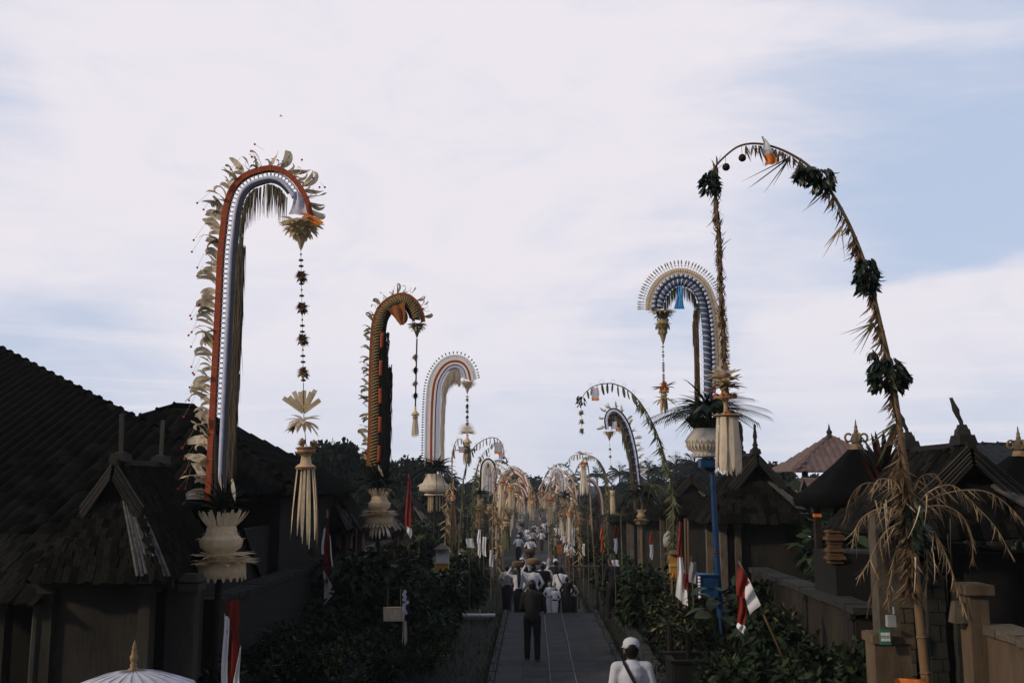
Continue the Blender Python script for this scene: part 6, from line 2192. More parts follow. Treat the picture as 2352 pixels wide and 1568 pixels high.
# white-leaved small plant above right wall
r = thing('pale_flower_plant', 'small pale flower cluster against the dark wall behind the leaning flagpole', 'plant', (P(1865, 1238, 20.5).x, 20.5, 0))
zt = P(1865, 1238, 20.5).z
MB().tube([(0.3, 0, 0), (0.1, 0, zt * 0.6), (0, 0, zt)], 0.02, 6).obj('stem', 'bark', r)
for k in range(14):
    a = k * 0.9
    MB().blade((0, 0, zt), (math.cos(a), math.sin(a), random.uniform(-.2, .9)), 0.16, 0.06, (0, 0, 1), 0.2, 4, 'leaf').obj('petal', 'shirt_white' if k % 3 == 0 else 'leaf_mid', r)

# trees behind the houses
def tree_proto(label, H, W, n, size, group, mats=('leaf_far', 'leaf_dark'), clumps=26):
    r = thing('broadleaf_tree', label, 'tree', (0, 500, 0), 0, group)
    blobs = []
    for k in range(clumps):
        a = random.uniform(0, 2 * PI)
        z = random.uniform(0.35, 0.95)
        q = W * math.sqrt(max(0.03, 1 - ((z - 0.6) / 0.42) ** 2)) * random.uniform(0.2, 0.85)
        blobs.append((math.cos(a) * q, math.sin(a) * q, H * z, W * random.uniform(0.14, 0.26), H * random.uniform(0.05, 0.10)))
    p, d = crown_points(n, blobs)
    leaf_cloud('crown', list(mats), p, size, r, 0.15, 1.7, outward=d)
    b = MB()
    b.tube([(0, 0, 0), (0.1, 0.05, H * 0.3), (0, 0.1, H * 0.6)], [H * 0.03, H * 0.022, H * 0.012], 8)
    for k in range(9):
        q = blobs[k]
        b.tube([(0, 0.05, H * random.uniform(0.28, 0.5)), (q[0] * 0.5, q[1] * 0.5, q[2] * 0.85), q[:3]], [H * 0.012, H * 0.008, H * 0.003], 5)
    b.obj('trunk', 'bark', r)
    return r

TG = 'dark broadleaf trees behind the houses'
TR = [tree_proto('dark broadleaf tree rising behind the village houses', 9, 3.6, 7000, 0.42, TG),
      tree_proto('dark broadleaf tree rising behind the village houses', 10, 4.4, 7000, 0.46, TG),
      tree_proto('dark broadleaf tree rising behind the village houses', 8, 4.6, 6500, 0.44, TG)]

def palm_proto(label, H, seed):
    r = thing('palm_tree', label, 'tree', (0, 520, 0), 0, 'far coconut palms on the skyline')
    b = MB()
    rsd = random.Random(seed)
    top = Vector((rsd.uniform(-.6, .6), rsd.uniform(-.4, .4), H))
    b.tube([(0, 0, 0), (top.x * 0.2, 0, H * 0.4), (top.x * 0.6, top.y * .5, H * 0.75), top], [0.22, 0.16, 0.13, 0.11], 7)
    b.obj('trunk', 'bark', r)
    c = MB()
    for k in range(22):
        a = k * 2.4 + rsd.uniform(-.2, .2)
        t = rsd.uniform(-0.1, 1.45)
        d = Vector((math.cos(a) * math.cos(t), math.sin(a) * math.cos(t), math.sin(t)))
        L = rsd.uniform(2.2, 3.0)
        bend = rsd.uniform(0.5, 0.9) * (0.6 + 0.5 * math.cos(t))
        sp = [top + d * (L * u) - Vector((0, 0, bend * L * u * u * 0.8)) for u in [i / 7 for i in range(8)]]
        c.tube(sp, [0.04, 0.035, 0.03, 0.026, 0.02, 0.016, 0.012, 0.006], 4)
        for i in range(20):
            u = 0.1 + 0.9 * i / 19
            q = top + d * (L * u) - Vector((0, 0, bend * L * u * u * 0.8))
            tt = (d * L - Vector((0, 0, bend * L * 1.6 * u))).normalized()
            sd = tt.cross(Vector((0, 0, 1))).normalized()
            for sg in (-1, 1):
                c.blade(q, sd * sg * 0.9 + tt * 0.55 + Vector((0, 0, -0.35)), 0.75 * (1.1 - 0.5 * u), 0.14, (0, 0, 1), 0.3, 2, 'taper')
    c.obj('crown', 'leaf_far', r)
    return r

PT = [palm_proto('coconut palm with feathery crown on the far skyline', 8.5, 3), palm_proto('coconut palm with feathery crown on the far skyline', 9.5, 8)]
firstT, firstP = [True] * 3, [True] * 2

def tree_mark(px):
    return ('behind the dark hip-roofed house' if px < 880 else 'between the black-fur and white striped poles' if px < 1010 else 'behind the thin arches near the white striped pole' if px < 1130 else 'closing the far end of the street'
            if px < 1300 else 'behind the leafy arch and dark striped pole' if px < 1520 else 'behind the blue pole' if px < 1760 else 'around the distant pavilion')


def put_tree(px, ptop, Y, k, w=1.0):
    lab = ('dark broadleaf tree ', 'tall dark broadleaf tree ', 'broad low dark tree ')[k] + tree_mark(px)
    H = (9, 10, 8)[k]
    top = P(px, ptop, Y)
    g = G(Y)
    s = max(0.3, (top.z - g) / H)
    if firstT[k]:
        TR[k].location = (top.x, Y, g)
        TR[k].scale = (s * w, s * w, s)
        TR[k]['label'] = lab
        firstT[k] = False
    else:
        copy_tree(TR[k], (top.x, Y, g), random.uniform(0, 6), (s * w, s * w, s), lab)

def put_palm(px, ptop, Y, k):
    H = (9.5, 10.5)[k]
    lab = 'coconut palm with feathery crown ' + tree_mark(px)
    top = P(px, ptop, Y)
    g = G(Y)
    s = (top.z - g) / H
    if firstP[k]:
        PT[k].location = (top.x, Y, g)
        PT[k].scale = (s, s, s)
        PT[k]['label'] = lab
        firstP[k] = False
    else:
        copy_tree(PT[k], (top.x, Y, g), random.uniform(0, 6), s, lab)

for (px, pt, Y, k, w) in [(745, 1012, 60, 2, 0.75), (812, 1016, 70, 0, 0.9), (835, 1040, 75, 1, 0.9), (905, 1048, 85, 2, 0.9), (935, 1060, 95, 0, 1.0), (870, 1062, 90, 1, 1.0), (700, 1060, 55, 1, 0.8),
                          (1040, 1125, 130, 1, 1.0), (1075, 1105, 150, 0, 1.0), (1185, 1085, 190, 1, 0.95), (1215, 1092, 195, 2, 0.9), (1160, 1110, 185, 0, 1.0), (1240, 1120, 200, 0, 1.0), (1280, 1112, 180, 2, 1.0), (1120, 1118, 170, 2, 1.0),
                          (1330, 1115, 160, 1, 1.0), (1390, 1112, 150, 0, 1.0), (1450, 1108, 140, 2, 1.0), (1510, 1100, 130, 1, 1.0), (1560, 1085, 110, 0, 1.0), (1610, 1078, 105, 1, 1.1), (1660, 1085, 100, 2, 1.0), (1720, 1080, 95, 0, 1.0),
                          (1765, 1066, 90, 1, 1.0), (1800, 1078, 88, 2, 1.0), (1850, 1088, 95, 0, 1.1), (960, 1075, 110, 1, 1.0), (1000, 1095, 120, 2, 1.0), (1930, 1095, 90, 2, 1.1), (2010, 1100, 85, 1, 1.0), (640, 1070, 60, 0, 1.0)]:
    put_tree(px, pt, Y, k, w)
for (px, pt, Y, k) in [(1345, 1085, 150, 0), (1375, 1078, 140, 1), (1420, 1072, 140, 0), (1452, 1080, 130, 1), (1490, 1062, 120, 0), (1520, 1070, 115, 1), (1555, 1052, 110, 0), (1585, 1060, 105, 1), (1600, 1048, 100, 0), (1575, 1072, 120, 1), (1310, 1092, 160, 1), (1105, 1090, 120, 0), (1035, 1085, 110, 1), (1740, 1070, 95, 0), (1695, 1068, 100, 1)]:
    put_palm(px, pt, Y, k)
# wooded ridge closing the horizon
b = MB()
for (x0, x1, Y, h) in ((-420, 420, 330, 8.5),):
    n = 160
    vs = []
    for i in range(n + 1):
        x = x0 + (x1 - x0) * i / n
        hh = h * (0.55 + 0.25 * math.sin(i * 0.37) + 0.2 * math.sin(i * 1.31 + 1) + 0.12 * random.random())
        vs += [(x, Y - 25, -3.5), (x, Y, -3 + hh), (x, Y + 40, -3.5)]
    b.add(vs, [(3 * i, 3 * i + 3, 3 * i + 4, 3 * i + 1) for i in range(n)] + [(3 * i + 1, 3 * i + 4, 3 * i + 5, 3 * i + 2) for i in range(n)])
hill = b.obj('hills', 'leaf_far', kind='structure')
tag(hill, 'low wooded ridge closing the horizon beyond the village')
pts_n = 16000
xx = RNG.uniform(-400, 400, pts_n)
yy = RNG.uniform(306, 335, pts_n)
hv = np.interp(xx, [vs[3 * i + 1][0] for i in range(161)], [vs[3 * i + 1][2] for i in range(161)])
zz = -3.5 + (hv + 3.5) * np.clip((yy - 305) / 25, 0, 1) + RNG.uniform(0, 1.0, pts_n)
wood = leaf_cloud('far_wood', ['leaf_far', 'leaf_dark'], np.stack([xx, yy, zz], 1), 1.9, None, 0.1, 1.5, kind='stuff')
tag(wood, 'far-off wood covering the low ridge beyond the village', 'wood')

# unseen tall trees added behind the viewer to shade the foreground
GR = 'unseen trees added behind the viewer for shade'
grove = tree_proto('tall unseen tree added behind the viewer for shade', 20, 7.5, 5200, 1.0, GR, clumps=34)
grove.location = (-16, -16, 0)
for (X, Y, s_) in ((-4, -20, 1.1), (8, -17, 1.0), (19, -18, 1.15), (30, -14, 1.0), (-26, -26, 1.1), (-10, -30, 1.2), (3, -32, 1.2), (16, -32, 1.2), (29, -30, 1.2), (40, -22, 1.1), (42, -6, 1.0), (-38, -34, 1.1)):
    copy_tree(grove, (X, Y, 0), random.uniform(0, 6), s_)

# ================================================================== FLAGS, PARASOL, SMALL THINGS
def flag(label, pole, Y, patches, pole_m='bamboo', r=0.016, seed=1, finial=False):
    """pole: two photo points (top, foot); patches: (name, material, four corners)"""
    a = P(*pole[0], Y)
    f = P(*pole[1], Y)
    t = thing('flag', label, 'flag', (f.x, f.y, max(G(Y), min(f.z, G(Y)))) if f.z > 0.4 else (f.x, f.y, G(Y)))
    top = a - Vector(t.location)
    foot = f - Vector(t.location)
    if foot.z > 0.05:
        foot = foot + (foot - top).normalized() * 0
    MB().tube([foot if foot.z < 0 else Vector((foot.x, foot.y, 0)) if abs(pole[0][0] - pole[1][0]) < 30 else foot, top.lerp(foot, .5), top], [r, r * 0.9, r * 0.7], 7).obj('flagpole', pole_m, t, True)
    for k, (n, m, c) in enumerate(patches):
        cloth(t, n, m, c, Y - 0.05 - 0.02 * k, (8, 14), 0.035, 1.6, seed + k)
    if finial:
        MB().lathe([(0.02, 0), (0.035, 0.05), (0.02, 0.10), (0.03, 0.14), (0, 0.22)], 8, top).obj('finial', 'gold', t, True)
    return t

flag('drooping red and white flag under the carved palm basket of the orange-banded pole', ((530, 1360), (536, 1568)), 14.2,
     [('red_half', 'red_cloth', [(516, 1382), (548, 1376), (552, 1490), (522, 1440)]), ('red_half', 'red_cloth', [(522, 1436), (552, 1480), (540, 1585), (524, 1600)]), ('white_half', 'white_cloth', [(512, 1408), (526, 1420), (524, 1590), (508, 1585)]), ('white_half', 'white_cloth', [(548, 1490), (552, 1480), (552, 1590), (534, 1590)])], 'bamboo_dark')
flag('red and white flag on gold-tipped pole left of the black-fur pole', ((751, 1190), (747, 1470)), 23.5,
     [('red_half', 'red_cloth', [(748, 1200), (754, 1205), (767, 1352), (741, 1300)]), ('white_half', 'white_cloth', [(741, 1298), (767, 1352), (768, 1362), (745, 1390)]), ('white_edge', 'white_cloth', [(741, 1215), (747, 1210), (744, 1272), (738, 1272)]), ('white_edge', 'white_cloth', [(755, 1225), (758, 1235), (768, 1312), (765, 1318)])], 'bamboo_dark', finial=True)
flag('narrow red flag with white tail on thin pole beside the white basket pole', ((939, 1088), (941, 1345)), 31.0,
     [('red_half', 'red_cloth', [(936, 1095), (942, 1095), (946, 1214), (930, 1206)]), ('white_half', 'white_cloth', [(932, 1206), (946, 1214), (945, 1238), (935, 1220)])], 'bamboo')
flag('mostly white drooping flag with red top beside the yellow shrine cloth', ((1561, 1196), (1556, 1440)), 22.6,
     [('red_half', 'red_cloth', [(1560, 1198), (1564, 1200), (1567, 1285), (1557, 1280)]), ('white_half', 'white_cloth', [(1556, 1278), (1568, 1280), (1582, 1398), (1553, 1368)]), ('red_half', 'red_cloth', [(1570, 1315), (1583, 1320), (1582, 1358), (1572, 1352)])], 'bamboo')
fl5 = flag('red and white flag on long leaning bamboo pole before the garden wall', ((1697, 1288), (1832, 1580)), 16.4,
     [('red_half', 'red_cloth', [(1694, 1296), (1720, 1330), (1714, 1375), (1693, 1368)]), ('red_half', 'red_cloth', [(1693, 1366), (1714, 1374), (1711, 1440), (1694, 1432)]), ('white_half', 'white_cloth', [(1718, 1328), (1745, 1388), (1722, 1412), (1711, 1372)]), ('white_half', 'white_cloth', [(1694, 1430), (1711, 1438), (1710, 1458), (1694, 1444)])], 'bamboo', 0.022)
for px, py, Y, lab in ((1413, 1236, 30.5, 'small white banner with red tip near the man in dark clothes'), (1382, 1238, 33.0, 'small orange-red banner behind the dark-clothed man'), (1495, 1250, 31.0, 'thin white and orange banner by the dark striped pole'), (1100, 1245, 36.0, 'small white banner left of the crowd under the tassels')):
    rd = 'red_cloth' if 'white' in lab and 'orange' not in lab else 'orange_cloth'
    flag(lab, ((px, py - 32), (px + 2, py + 90)), Y, [('upper_half', rd if px != 1100 else 'white_cloth', [(px - 2, py - 30), (px + 3, py - 28), (px + 5, py), (px - 4, py)]), ('lower_half', 'white_cloth' if px != 1382 else 'orange_cloth', [(px - 4, py), (px + 5, py), (px + 4, py + 36), (px - 2, py + 28)])], 'bamboo', 0.012)

# cloth strips, sticks and bunting in the beds
def cloth_strip(label, px, py, w, h, Y, m, pole=True, lean=3):
    f = P(px, py, Y)
    t = thing('cloth_banner', label, 'banner', (f.x, Y, G(Y)))
    cloth(t, 'cloth', m, [(px - w / 2, py), (px + w / 2, py), (px + w * 0.6, py + h), (px - w * 0.4, py + h * 0.92)], Y - 0.04, (6, 10), 0.03, 1.4, int(px))
    top = P(px - lean, py - 14, Y) - Vector(t.location)
    MB().tube([(0, 0, 0), top * 0.5 + Vector((0.02, 0, 0)), top], [0.016, 0.014, 0.010], 6).obj('stick', 'bamboo', t)
    return t

for a in (('long pale blue-white cloth strip against the dark wall by the gold-tipped flag', 712, 1235, 10, 92, 25.0, 'satin_white'),
          ('short white cloth hung by the gate behind the black-fur pole', 838, 1262, 9, 24, 28.0, 'white_cloth'),
          ('white cloth strip with crossed black ties left of the crowd', 1079, 1236, 17, 22, 33.0, 'shirt_white'),
          ('white cloth strip hanging from the yellow shrine skirt', 1025, 1330, 6, 40, 30.2, 'shirt_white'),
          ('narrow grey-white cloth left of the green-gold tassel', 1112, 1232, 8, 46, 38.0, 'white_cloth'),
          ('slim white cloth by the left kerb near the basket carriers', 1128, 1262, 9, 40, 36.0, 'shirt_white'),
          ('white shawl hanging beside the white tassel with orange collar', 1316, 1212, 7, 42, 36.5, 'satin_white'),
          ('small white notice cloth at the shoulder of the man in dark clothes', 1413, 1285, 16, 15, 28.2, 'shirt_white'),
          ('thin white cloth strip right of the far crowd', 1340, 1248, 5, 28, 40.0, 'white_cloth'),
          ('grey cloth strip behind the white drooping flag', 1590, 1290, 16, 50, 22.2, 'cloth_grey'),
          ('pale cloth strip beside the bamboo props near the lamp', 1540, 1262, 7, 20, 27.0, 'white_cloth')):
    cloth_strip(*a)

def stick(label, px, ptop, Y, lean=0, m='bamboo', r=0.02, leafy=False):
    f = P(px, 1300, Y)
    t = thing('bamboo_stick', label, 'stick', (f.x, Y, G(Y)))
    top = P(px + lean, ptop, Y) - Vector(t.location)
    MB().tube([(0, 0, 0), top * 0.5 + Vector((random.uniform(-.03, .03), 0, 0)), top], [r, r * 0.9, r * 0.6], 6).obj('stem', m, t)
    if leafy:
        leaf_burst(t, 'leaves', 'palm_green', top, 26, 0.55, 0.035, (0.2, 1.3), 0.5, seg=4)
    for k in range(3):
        q = top * (0.3 + 0.2 * k)
        MB().tube([q - Vector((0, 0, .01)), q + Vector((0, 0, .01))], r * 1.2, 6).obj('node', m, t)
    return t

for a in (('tall dark stake left of the black-fur pole foot', 815, 1215, 25.0, 4), ('second dark stake right of the black-fur pole foot', 840, 1230, 25.6, -4), ('bamboo stake beside the narrow red flag', 903, 1260, 29.0, 2),
          ('leafy stake left of the crowd under the thin arches', 1068, 1170, 37.0, 6, 'palm_green', 0.02, True), ('leafy stake behind the dark-clothed man', 1432, 1185, 33.0, -6, 'palm_green', 0.025, True),
          ('bare stake between the two white tassels', 1330, 1190, 38.0, 3), ('slim stake right of the white tassel pair', 1352, 1175, 40.0, -2), ('bamboo stake beside the dark striped pole', 1490, 1230, 31.0, 3),
          ('short leafy stake before the small shingle gate', 960, 1240, 36.0, 3, 'palm_green', 0.02, True), ('thin stake leaning by the orange banner', 1372, 1215, 34.0, -12),
          ('straw stake left of the pink and cream tassel', 1130, 1150, 46.0, 2, 'palm_straw'), ('straw stake right of the far crowd', 1262, 1160, 54.0, -3, 'palm_straw')):
    stick(*a)

# parasol
Yp = 10.0
pc = P(306, 1538, Yp)
r = thing('parasol', 'white ceremonial parasol with turned gold finial in front of the near left gate', 'parasol', (pc.x, Yp, 0))
zt = pc.z
nr = 10
gores = 20
for g in range(gores):
    a0, a1 = 2 * PI * g / gores, 2 * PI * (g + 1) / gores
    vs, fs = [], []
    for j in range(5):
        u = j / 4
        rr = 0.60 * u
        for kx in range(3):
            a = a0 + (a1 - a0) * kx / 2
            sag = 0.012 * u * (1 if kx == 1 else 0)
            vs.append((rr * math.cos(a), rr * math.sin(a), zt - 0.16 * u ** 1.7 - sag))
    for j in range(4):
        for kx in range(2):
            q = j * 3 + kx
            fs.append((q, q + 1, q + 4, q + 3))
    MB().add(vs, fs).obj('canopy_panel', 'shirt_white', r, False)
    MB().tube([(0.02 * math.cos(a0), 0.02 * math.sin(a0), zt - 0.02), (0.3 * math.cos(a0), 0.3 * math.sin(a0), zt - 0.055 - 0.02), (0.6 * math.cos(a0), 0.6 * math.sin(a0), zt - 0.18)], 0.006, 4).obj('rib', 'bamboo', r)
    MB().tube([(0.05 * math.cos(a0), 0.05 * math.sin(a0), zt + 0.001), (0.3 * math.cos(a0), 0.3 * math.sin(a0), zt - 0.045), (0.6 * math.cos(a0), 0.6 * math.sin(a0), zt - 0.156)], 0.0035, 4).obj('seam', 'cloth_grey', r)
hang_strips(r, 'valance_strip', 'shirt_white', (0, 0, zt - 0.165), 0.60, 40, 0.12, 0.09, 0.0, True)
MB().tube([(0, 0, 0), (0, 0, zt)], 0.018, 8).obj('shaft', 'gold', r)
kf = M(1, Yp)
MB().lathe([(12 * kf, 0), (11 * kf, 3 * kf), (6 * kf, 6 * kf), (8 * kf, 12 * kf), (5 * kf, 16 * kf), (8 * kf, 22 * kf), (9 * kf, 30 * kf), (5 * kf, 36 * kf), (6.5 * kf, 40 * kf), (4 * kf, 46 * kf), (5 * kf, 50 * kf), (2.5 * kf, 56 * kf), (1.5 * kf, 62 * kf), (0, 66 * kf)], 12, (0, 0, zt)).obj('finial', 'gold', r, True)

# hanging bamboo planter box at left and its white flowers
Yb = 21.5
c = P(905, 1410, Yb)
r = thing('hanging_box', 'pale woven box hung on two cords beside white orchids', 'box', (c.x, Yb, 0))
w_, h_ = M(44, Yb), M(28, Yb)
MB().box((0, 0, c.z), (w_, 0.18, h_), taper=1.04).obj('box', 'raffia_pale', r)
MB().box((0, 0, c.z + h_ / 2), (w_ * 1.08, 0.20, 0.025)).obj('rim', 'palm_straw', r)
for k in range(6):
    MB().box((-w_ / 2 + w_ * (k + .5) / 6, -0.095, c.z), (w_ / 6 - 0.012, 0.012, h_ * 0.92)).obj('weave_strip', 'raffia_pale', r)
for x in (-0.33, 0.33):
    MB().tube([(x * w_, 0, c.z + h_ / 2), (x * w_ * 0.98, 0, c.z + h_ / 2 + M(42, Yb))], 0.007, 5).obj('cord', 'palm_straw', r)
MB().tube([(-0.5 * w_, 0.05, c.z + h_ / 2 + M(42, Yb)), (0.75 * w_, 0.05, c.z + h_ / 2 + M(42, Yb))], 0.02, 6).obj('carrying_pole', 'bamboo_dark', r)
MB().tube([(0.72 * w_, 0.05, 0), (0.72 * w_, 0.05, c.z + h_ / 2 + M(44, Yb))], 0.022, 6).obj('upright', 'bamboo_dark', r)
MB().tube([(-0.47 * w_, 0.05, 0), (-0.47 * w_, 0.05, c.z + h_ / 2 + M(44, Yb))], 0.022, 6).obj('upright', 'bamboo_dark', r)
r = thing('orchid', 'white orchid spray hanging beside the pale woven box', 'flower', P(931, 1440, Yb - .1))
for k in range(9):
    q = P(931 + random.uniform(-4, 5), 1358 + k * 6, Yb - .1) - Vector(r.location)
    for j in range(5):
        a = j * 2 * PI / 5
        MB().blade(q, (math.cos(a), -0.3, math.sin(a)), 0.05, 0.04, (0, -1, 0), 0.1, 3, 'leaf').obj('petal', 'shirt_white' if k < 5 else 'satin_white', r)
MB().tube([(0, 0, -P(931, 1440, Yb).z + 0.0), (0, 0, 0.3), P(931, 1355, Yb) - Vector(r.location)], 0.008, 5).obj('stem', 'leaf_mid', r)
r = thing('palm_strip_bundle', 'bundle of pale palm strips hanging under the white orchid', 'palm strips', P(930, 1425, Yb - .15))
hang_strips(r, 'palm_strip', 'raffia_pale', (0, 0, 0), 0.05, 5, M(55, Yb), 0.035, 0.1)

# offering shrines wrapped in cloth beside poles
def post_shrine(label, px, py, Y, w, drape, top):
    c = P(px, py, Y)
    r = thing('offering_shrine', label, 'shrine', (c.x, Y, G(Y)))
    z = c.z - G(Y)
    k = M(1, Y)
    for sx in (-1, 1):
        for sy in (-1, 1):
            MB().tube([(sx * w * k * 0.35, sy * w * k * .35, 0), (sx * w * k * 0.35, sy * w * k * .35, z)], 0.018, 6).obj('leg', 'bamboo', r)
    MB().box((0, 0, z), (w * k, w * k, w * 0.7 * k)).obj('shelf_box', top, r)
    MB().box((0, 0, z + w * 0.42 * k), (w * 1.15 * k, w * 1.15 * k, 0.03), taper=0.9).obj('shelf_lid', 'palm_straw', r)
    MB().box((0, w * 0.4 * k, z + w * 0.95 * k), (w * k, 0.03, w * 1.0 * k)).obj('back_panel', drape, r)
    rf = MB().add([(-w * .6 * k, -w * .5 * k, z + 1.45 * w * k), (w * .6 * k, -w * .5 * k, z + 1.45 * w * k), (w * .6 * k, w * .6 * k, z + 1.45 * w * k), (-w * .6 * k, w * .6 * k, z + 1.45 * w * k), (0, 0, z + 1.9 * w * k)], [(0, 1, 4), (1, 2, 4), (2, 3, 4), (3, 0, 4), (3, 2, 1, 0)]).obj('roof', 'raffia', r)
    cloth(r, 'cloth_skirt', drape, [(px - w * .5, py + w * .25), (px + w * .5, py + w * .25), (px + w * .52, py + w * 0.75), (px - w * .52, py + w * .75)], Y - w * k * 0.55, (10, 5), 0.025, 3)
    return r

post_shrine('offering shrine wrapped in yellow cloth with white skirt left of the crowd', 1015, 1305, 30.5, 30, 'shirt_white', 'yellow_cloth')
post_shrine('yellow cloth offering shrine standing behind the white drooping flag', 1551, 1308, 24.5, 24, 'yellow_cloth', 'yellow_cloth')
post_shrine('small shrine with white cloth left of the crowd under the gate', 1060, 1290, 34.0, 16, 'shirt_white', 'shirt_white')
post_shrine('grey-white cloth shrine on a post by the left kerb', 1054, 1340, 28.0, 17, 'cloth_grey', 'cloth_grey')
post_shrine('small orange cloth shrine far along beside the white tassel', 1285, 1262, 45.0, 12, 'orange_flower', 'orange_flower')

# bench-like white ledge at the left edge of the terrace
c = P(1092, 1412, 29.0)
r = thing('bench', 'long pale plank bench at the left end of the terrace step', 'bench', (c.x, 29.0, 0))
zb = c.z
for k in range(3):
    MB().box((0, -0.12 + 0.13 * k, zb), (M(88, 29), 0.115, 0.05)).obj('plank', 'metal_white', r)
for x in (-0.42, 0.42):
    MB().box((x * M(88, 29), 0, zb / 2), (0.08, 0.34, zb)).obj('leg', 'stone_grey', r)
MB().tube([(0.12, 0.1, zb), (0.12, 0.1, zb + 0.16)], 0.02, 7).obj('peg', 'metal_white', r)
c = P(1346, 1300, 33.5)
r = thing('bench', 'dark bench with pale top edge on the right beyond the crowd', 'bench', (c.x, 33.5, G(33.5)))
zb = c.z - G(33.5)
for k in range(2):
    MB().box((0, -0.1 + 0.2 * k, zb), (M(62, 33), 0.17, 0.05)).obj('plank', 'stone_grey', r)
for x in (-0.4, 0.4):
    MB().box((x * M(62, 33), 0, zb / 2), (0.08, 0.32, zb)).obj('leg', 'stone_grey', r)
# black planter box at right and drain edge
c = P(1605, 1500, 19.0)
r = thing('planter_box', 'large black stone planter box at the right of the walkway', 'planter', (c.x, 18.9, 0))
for (x, y, sx, sy) in ((0, -0.45, 1.1, 0.1), (0, 0.45, 1.1, 0.1), (-0.52, 0, 0.1, 0.8), (0.52, 0, 0.1, 0.8)):
    MB().box((x, y, 0.32), (sx, sy, 0.64)).obj('side', 'bamboo_dark', r)
MB().box((0, 0, 0.5), (0.98, 0.82, 0.05)).obj('soil', 'soil', r)
for (x, y, sx, sy) in ((0, -0.46, 1.2, 0.14), (0, 0.46, 1.2, 0.14)):
    MB().box((x, y, 0.66), (sx, sy, 0.05)).obj('rim', 'wall_dark', r)
r = thing('drain_wall', 'low stone edging of the drain on the right of the walkway', 'kerb', (2.45, 22, 0))
for k in range(24):
    link('stone', unit_box('stone_grey', 0.95), r, (random.uniform(-.02, .02), -7 + k * 0.6, 0.10), rotz(random.uniform(-.05, .05)), (0.22, 0.56, 0.24))
# plastic bags / lamp on right pole
c = P(1536, 1240, 27.5)
r = thing('street_lamp', 'white glass garden lamp on bamboo post beyond the blue pole', 'lamp', (c.x, 27.5, 0))
MB().lathe([(0.05, -0.20), (0.14, -0.16), (0.16, 0.0), (0.13, 0.14), (0.05, 0.22), (0.02, 0.25)], 12, (0, 0, c.z)).obj('globe', 'metal_white', r, True)
MB().tube([(0, 0, 0), (0, 0, c.z - 0.2)], 0.03, 7).obj('post', 'bamboo', r)
for px in (1543, 1549):
    MB().tube([(P(px, 1, 27.4).x - c.x, -0.1, 0), (P(px, 1, 27.4).x - c.x + .02, -0.1, P(1543, 1190, 27.4).z)], 0.03, 7).obj('prop', 'bamboo', r)
# bird
r = thing('bird', 'tiny dark bird flying high in the pale sky', 'bird', P(646, 267, 60))
b = MB()
b.ball((0, 0, 0), 0.035, 8, 5, 0, (2.2, 1, 0.9))
b.blade((0, 0, 0), (-0.3, 1, 0.5), 0.18, 0.09, (0, 0, 1), 0.1, 4, 'taper')
b.blade((0, 0, 0), (-0.3, -1, 0.5), 0.18, 0.09, (0, 0, 1), 0.1, 4, 'taper')
b.blade((-0.05, 0, 0), (-1, 0, 0), 0.1, 0.05, (0, 0, 1), 0, 2, 'spoon')
b.obj('body', 'black_rattan', r)

# ================================================================== PEOPLE
def remesh(mb, name, m, voxel, smooth_it=4):
    me = mb.mesh(name, m)
    o = bpy.data.objects.new('tmp', me)
    COL.objects.link(o)
    md = o.modifiers.new('r', 'REMESH')
    md.mode = 'VOXEL'
    md.voxel_size = voxel
    if smooth_it:
        sm = o.modifiers.new('s', 'SMOOTH')
        sm.iterations = smooth_it
        sm.factor = 0.5
    dg = bpy.context.evaluated_depsgraph_get()
    out = bpy.data.meshes.new_from_object(o.evaluated_get(dg))
    out.name = name
    if not out.materials:
        out.materials.append(MATS[m])
    out.polygons.foreach_set('use_smooth', [True] * len(out.polygons))
    bpy.data.objects.remove(o, do_unlink=True)
    bpy.data.meshes.remove(me)
    return out


def limb(b, pts, rs, n=10):
    b.tube(pts, rs, n)
    for p, r in zip(pts, rs):
        b.ball(p, r * 0.99, n, 6)


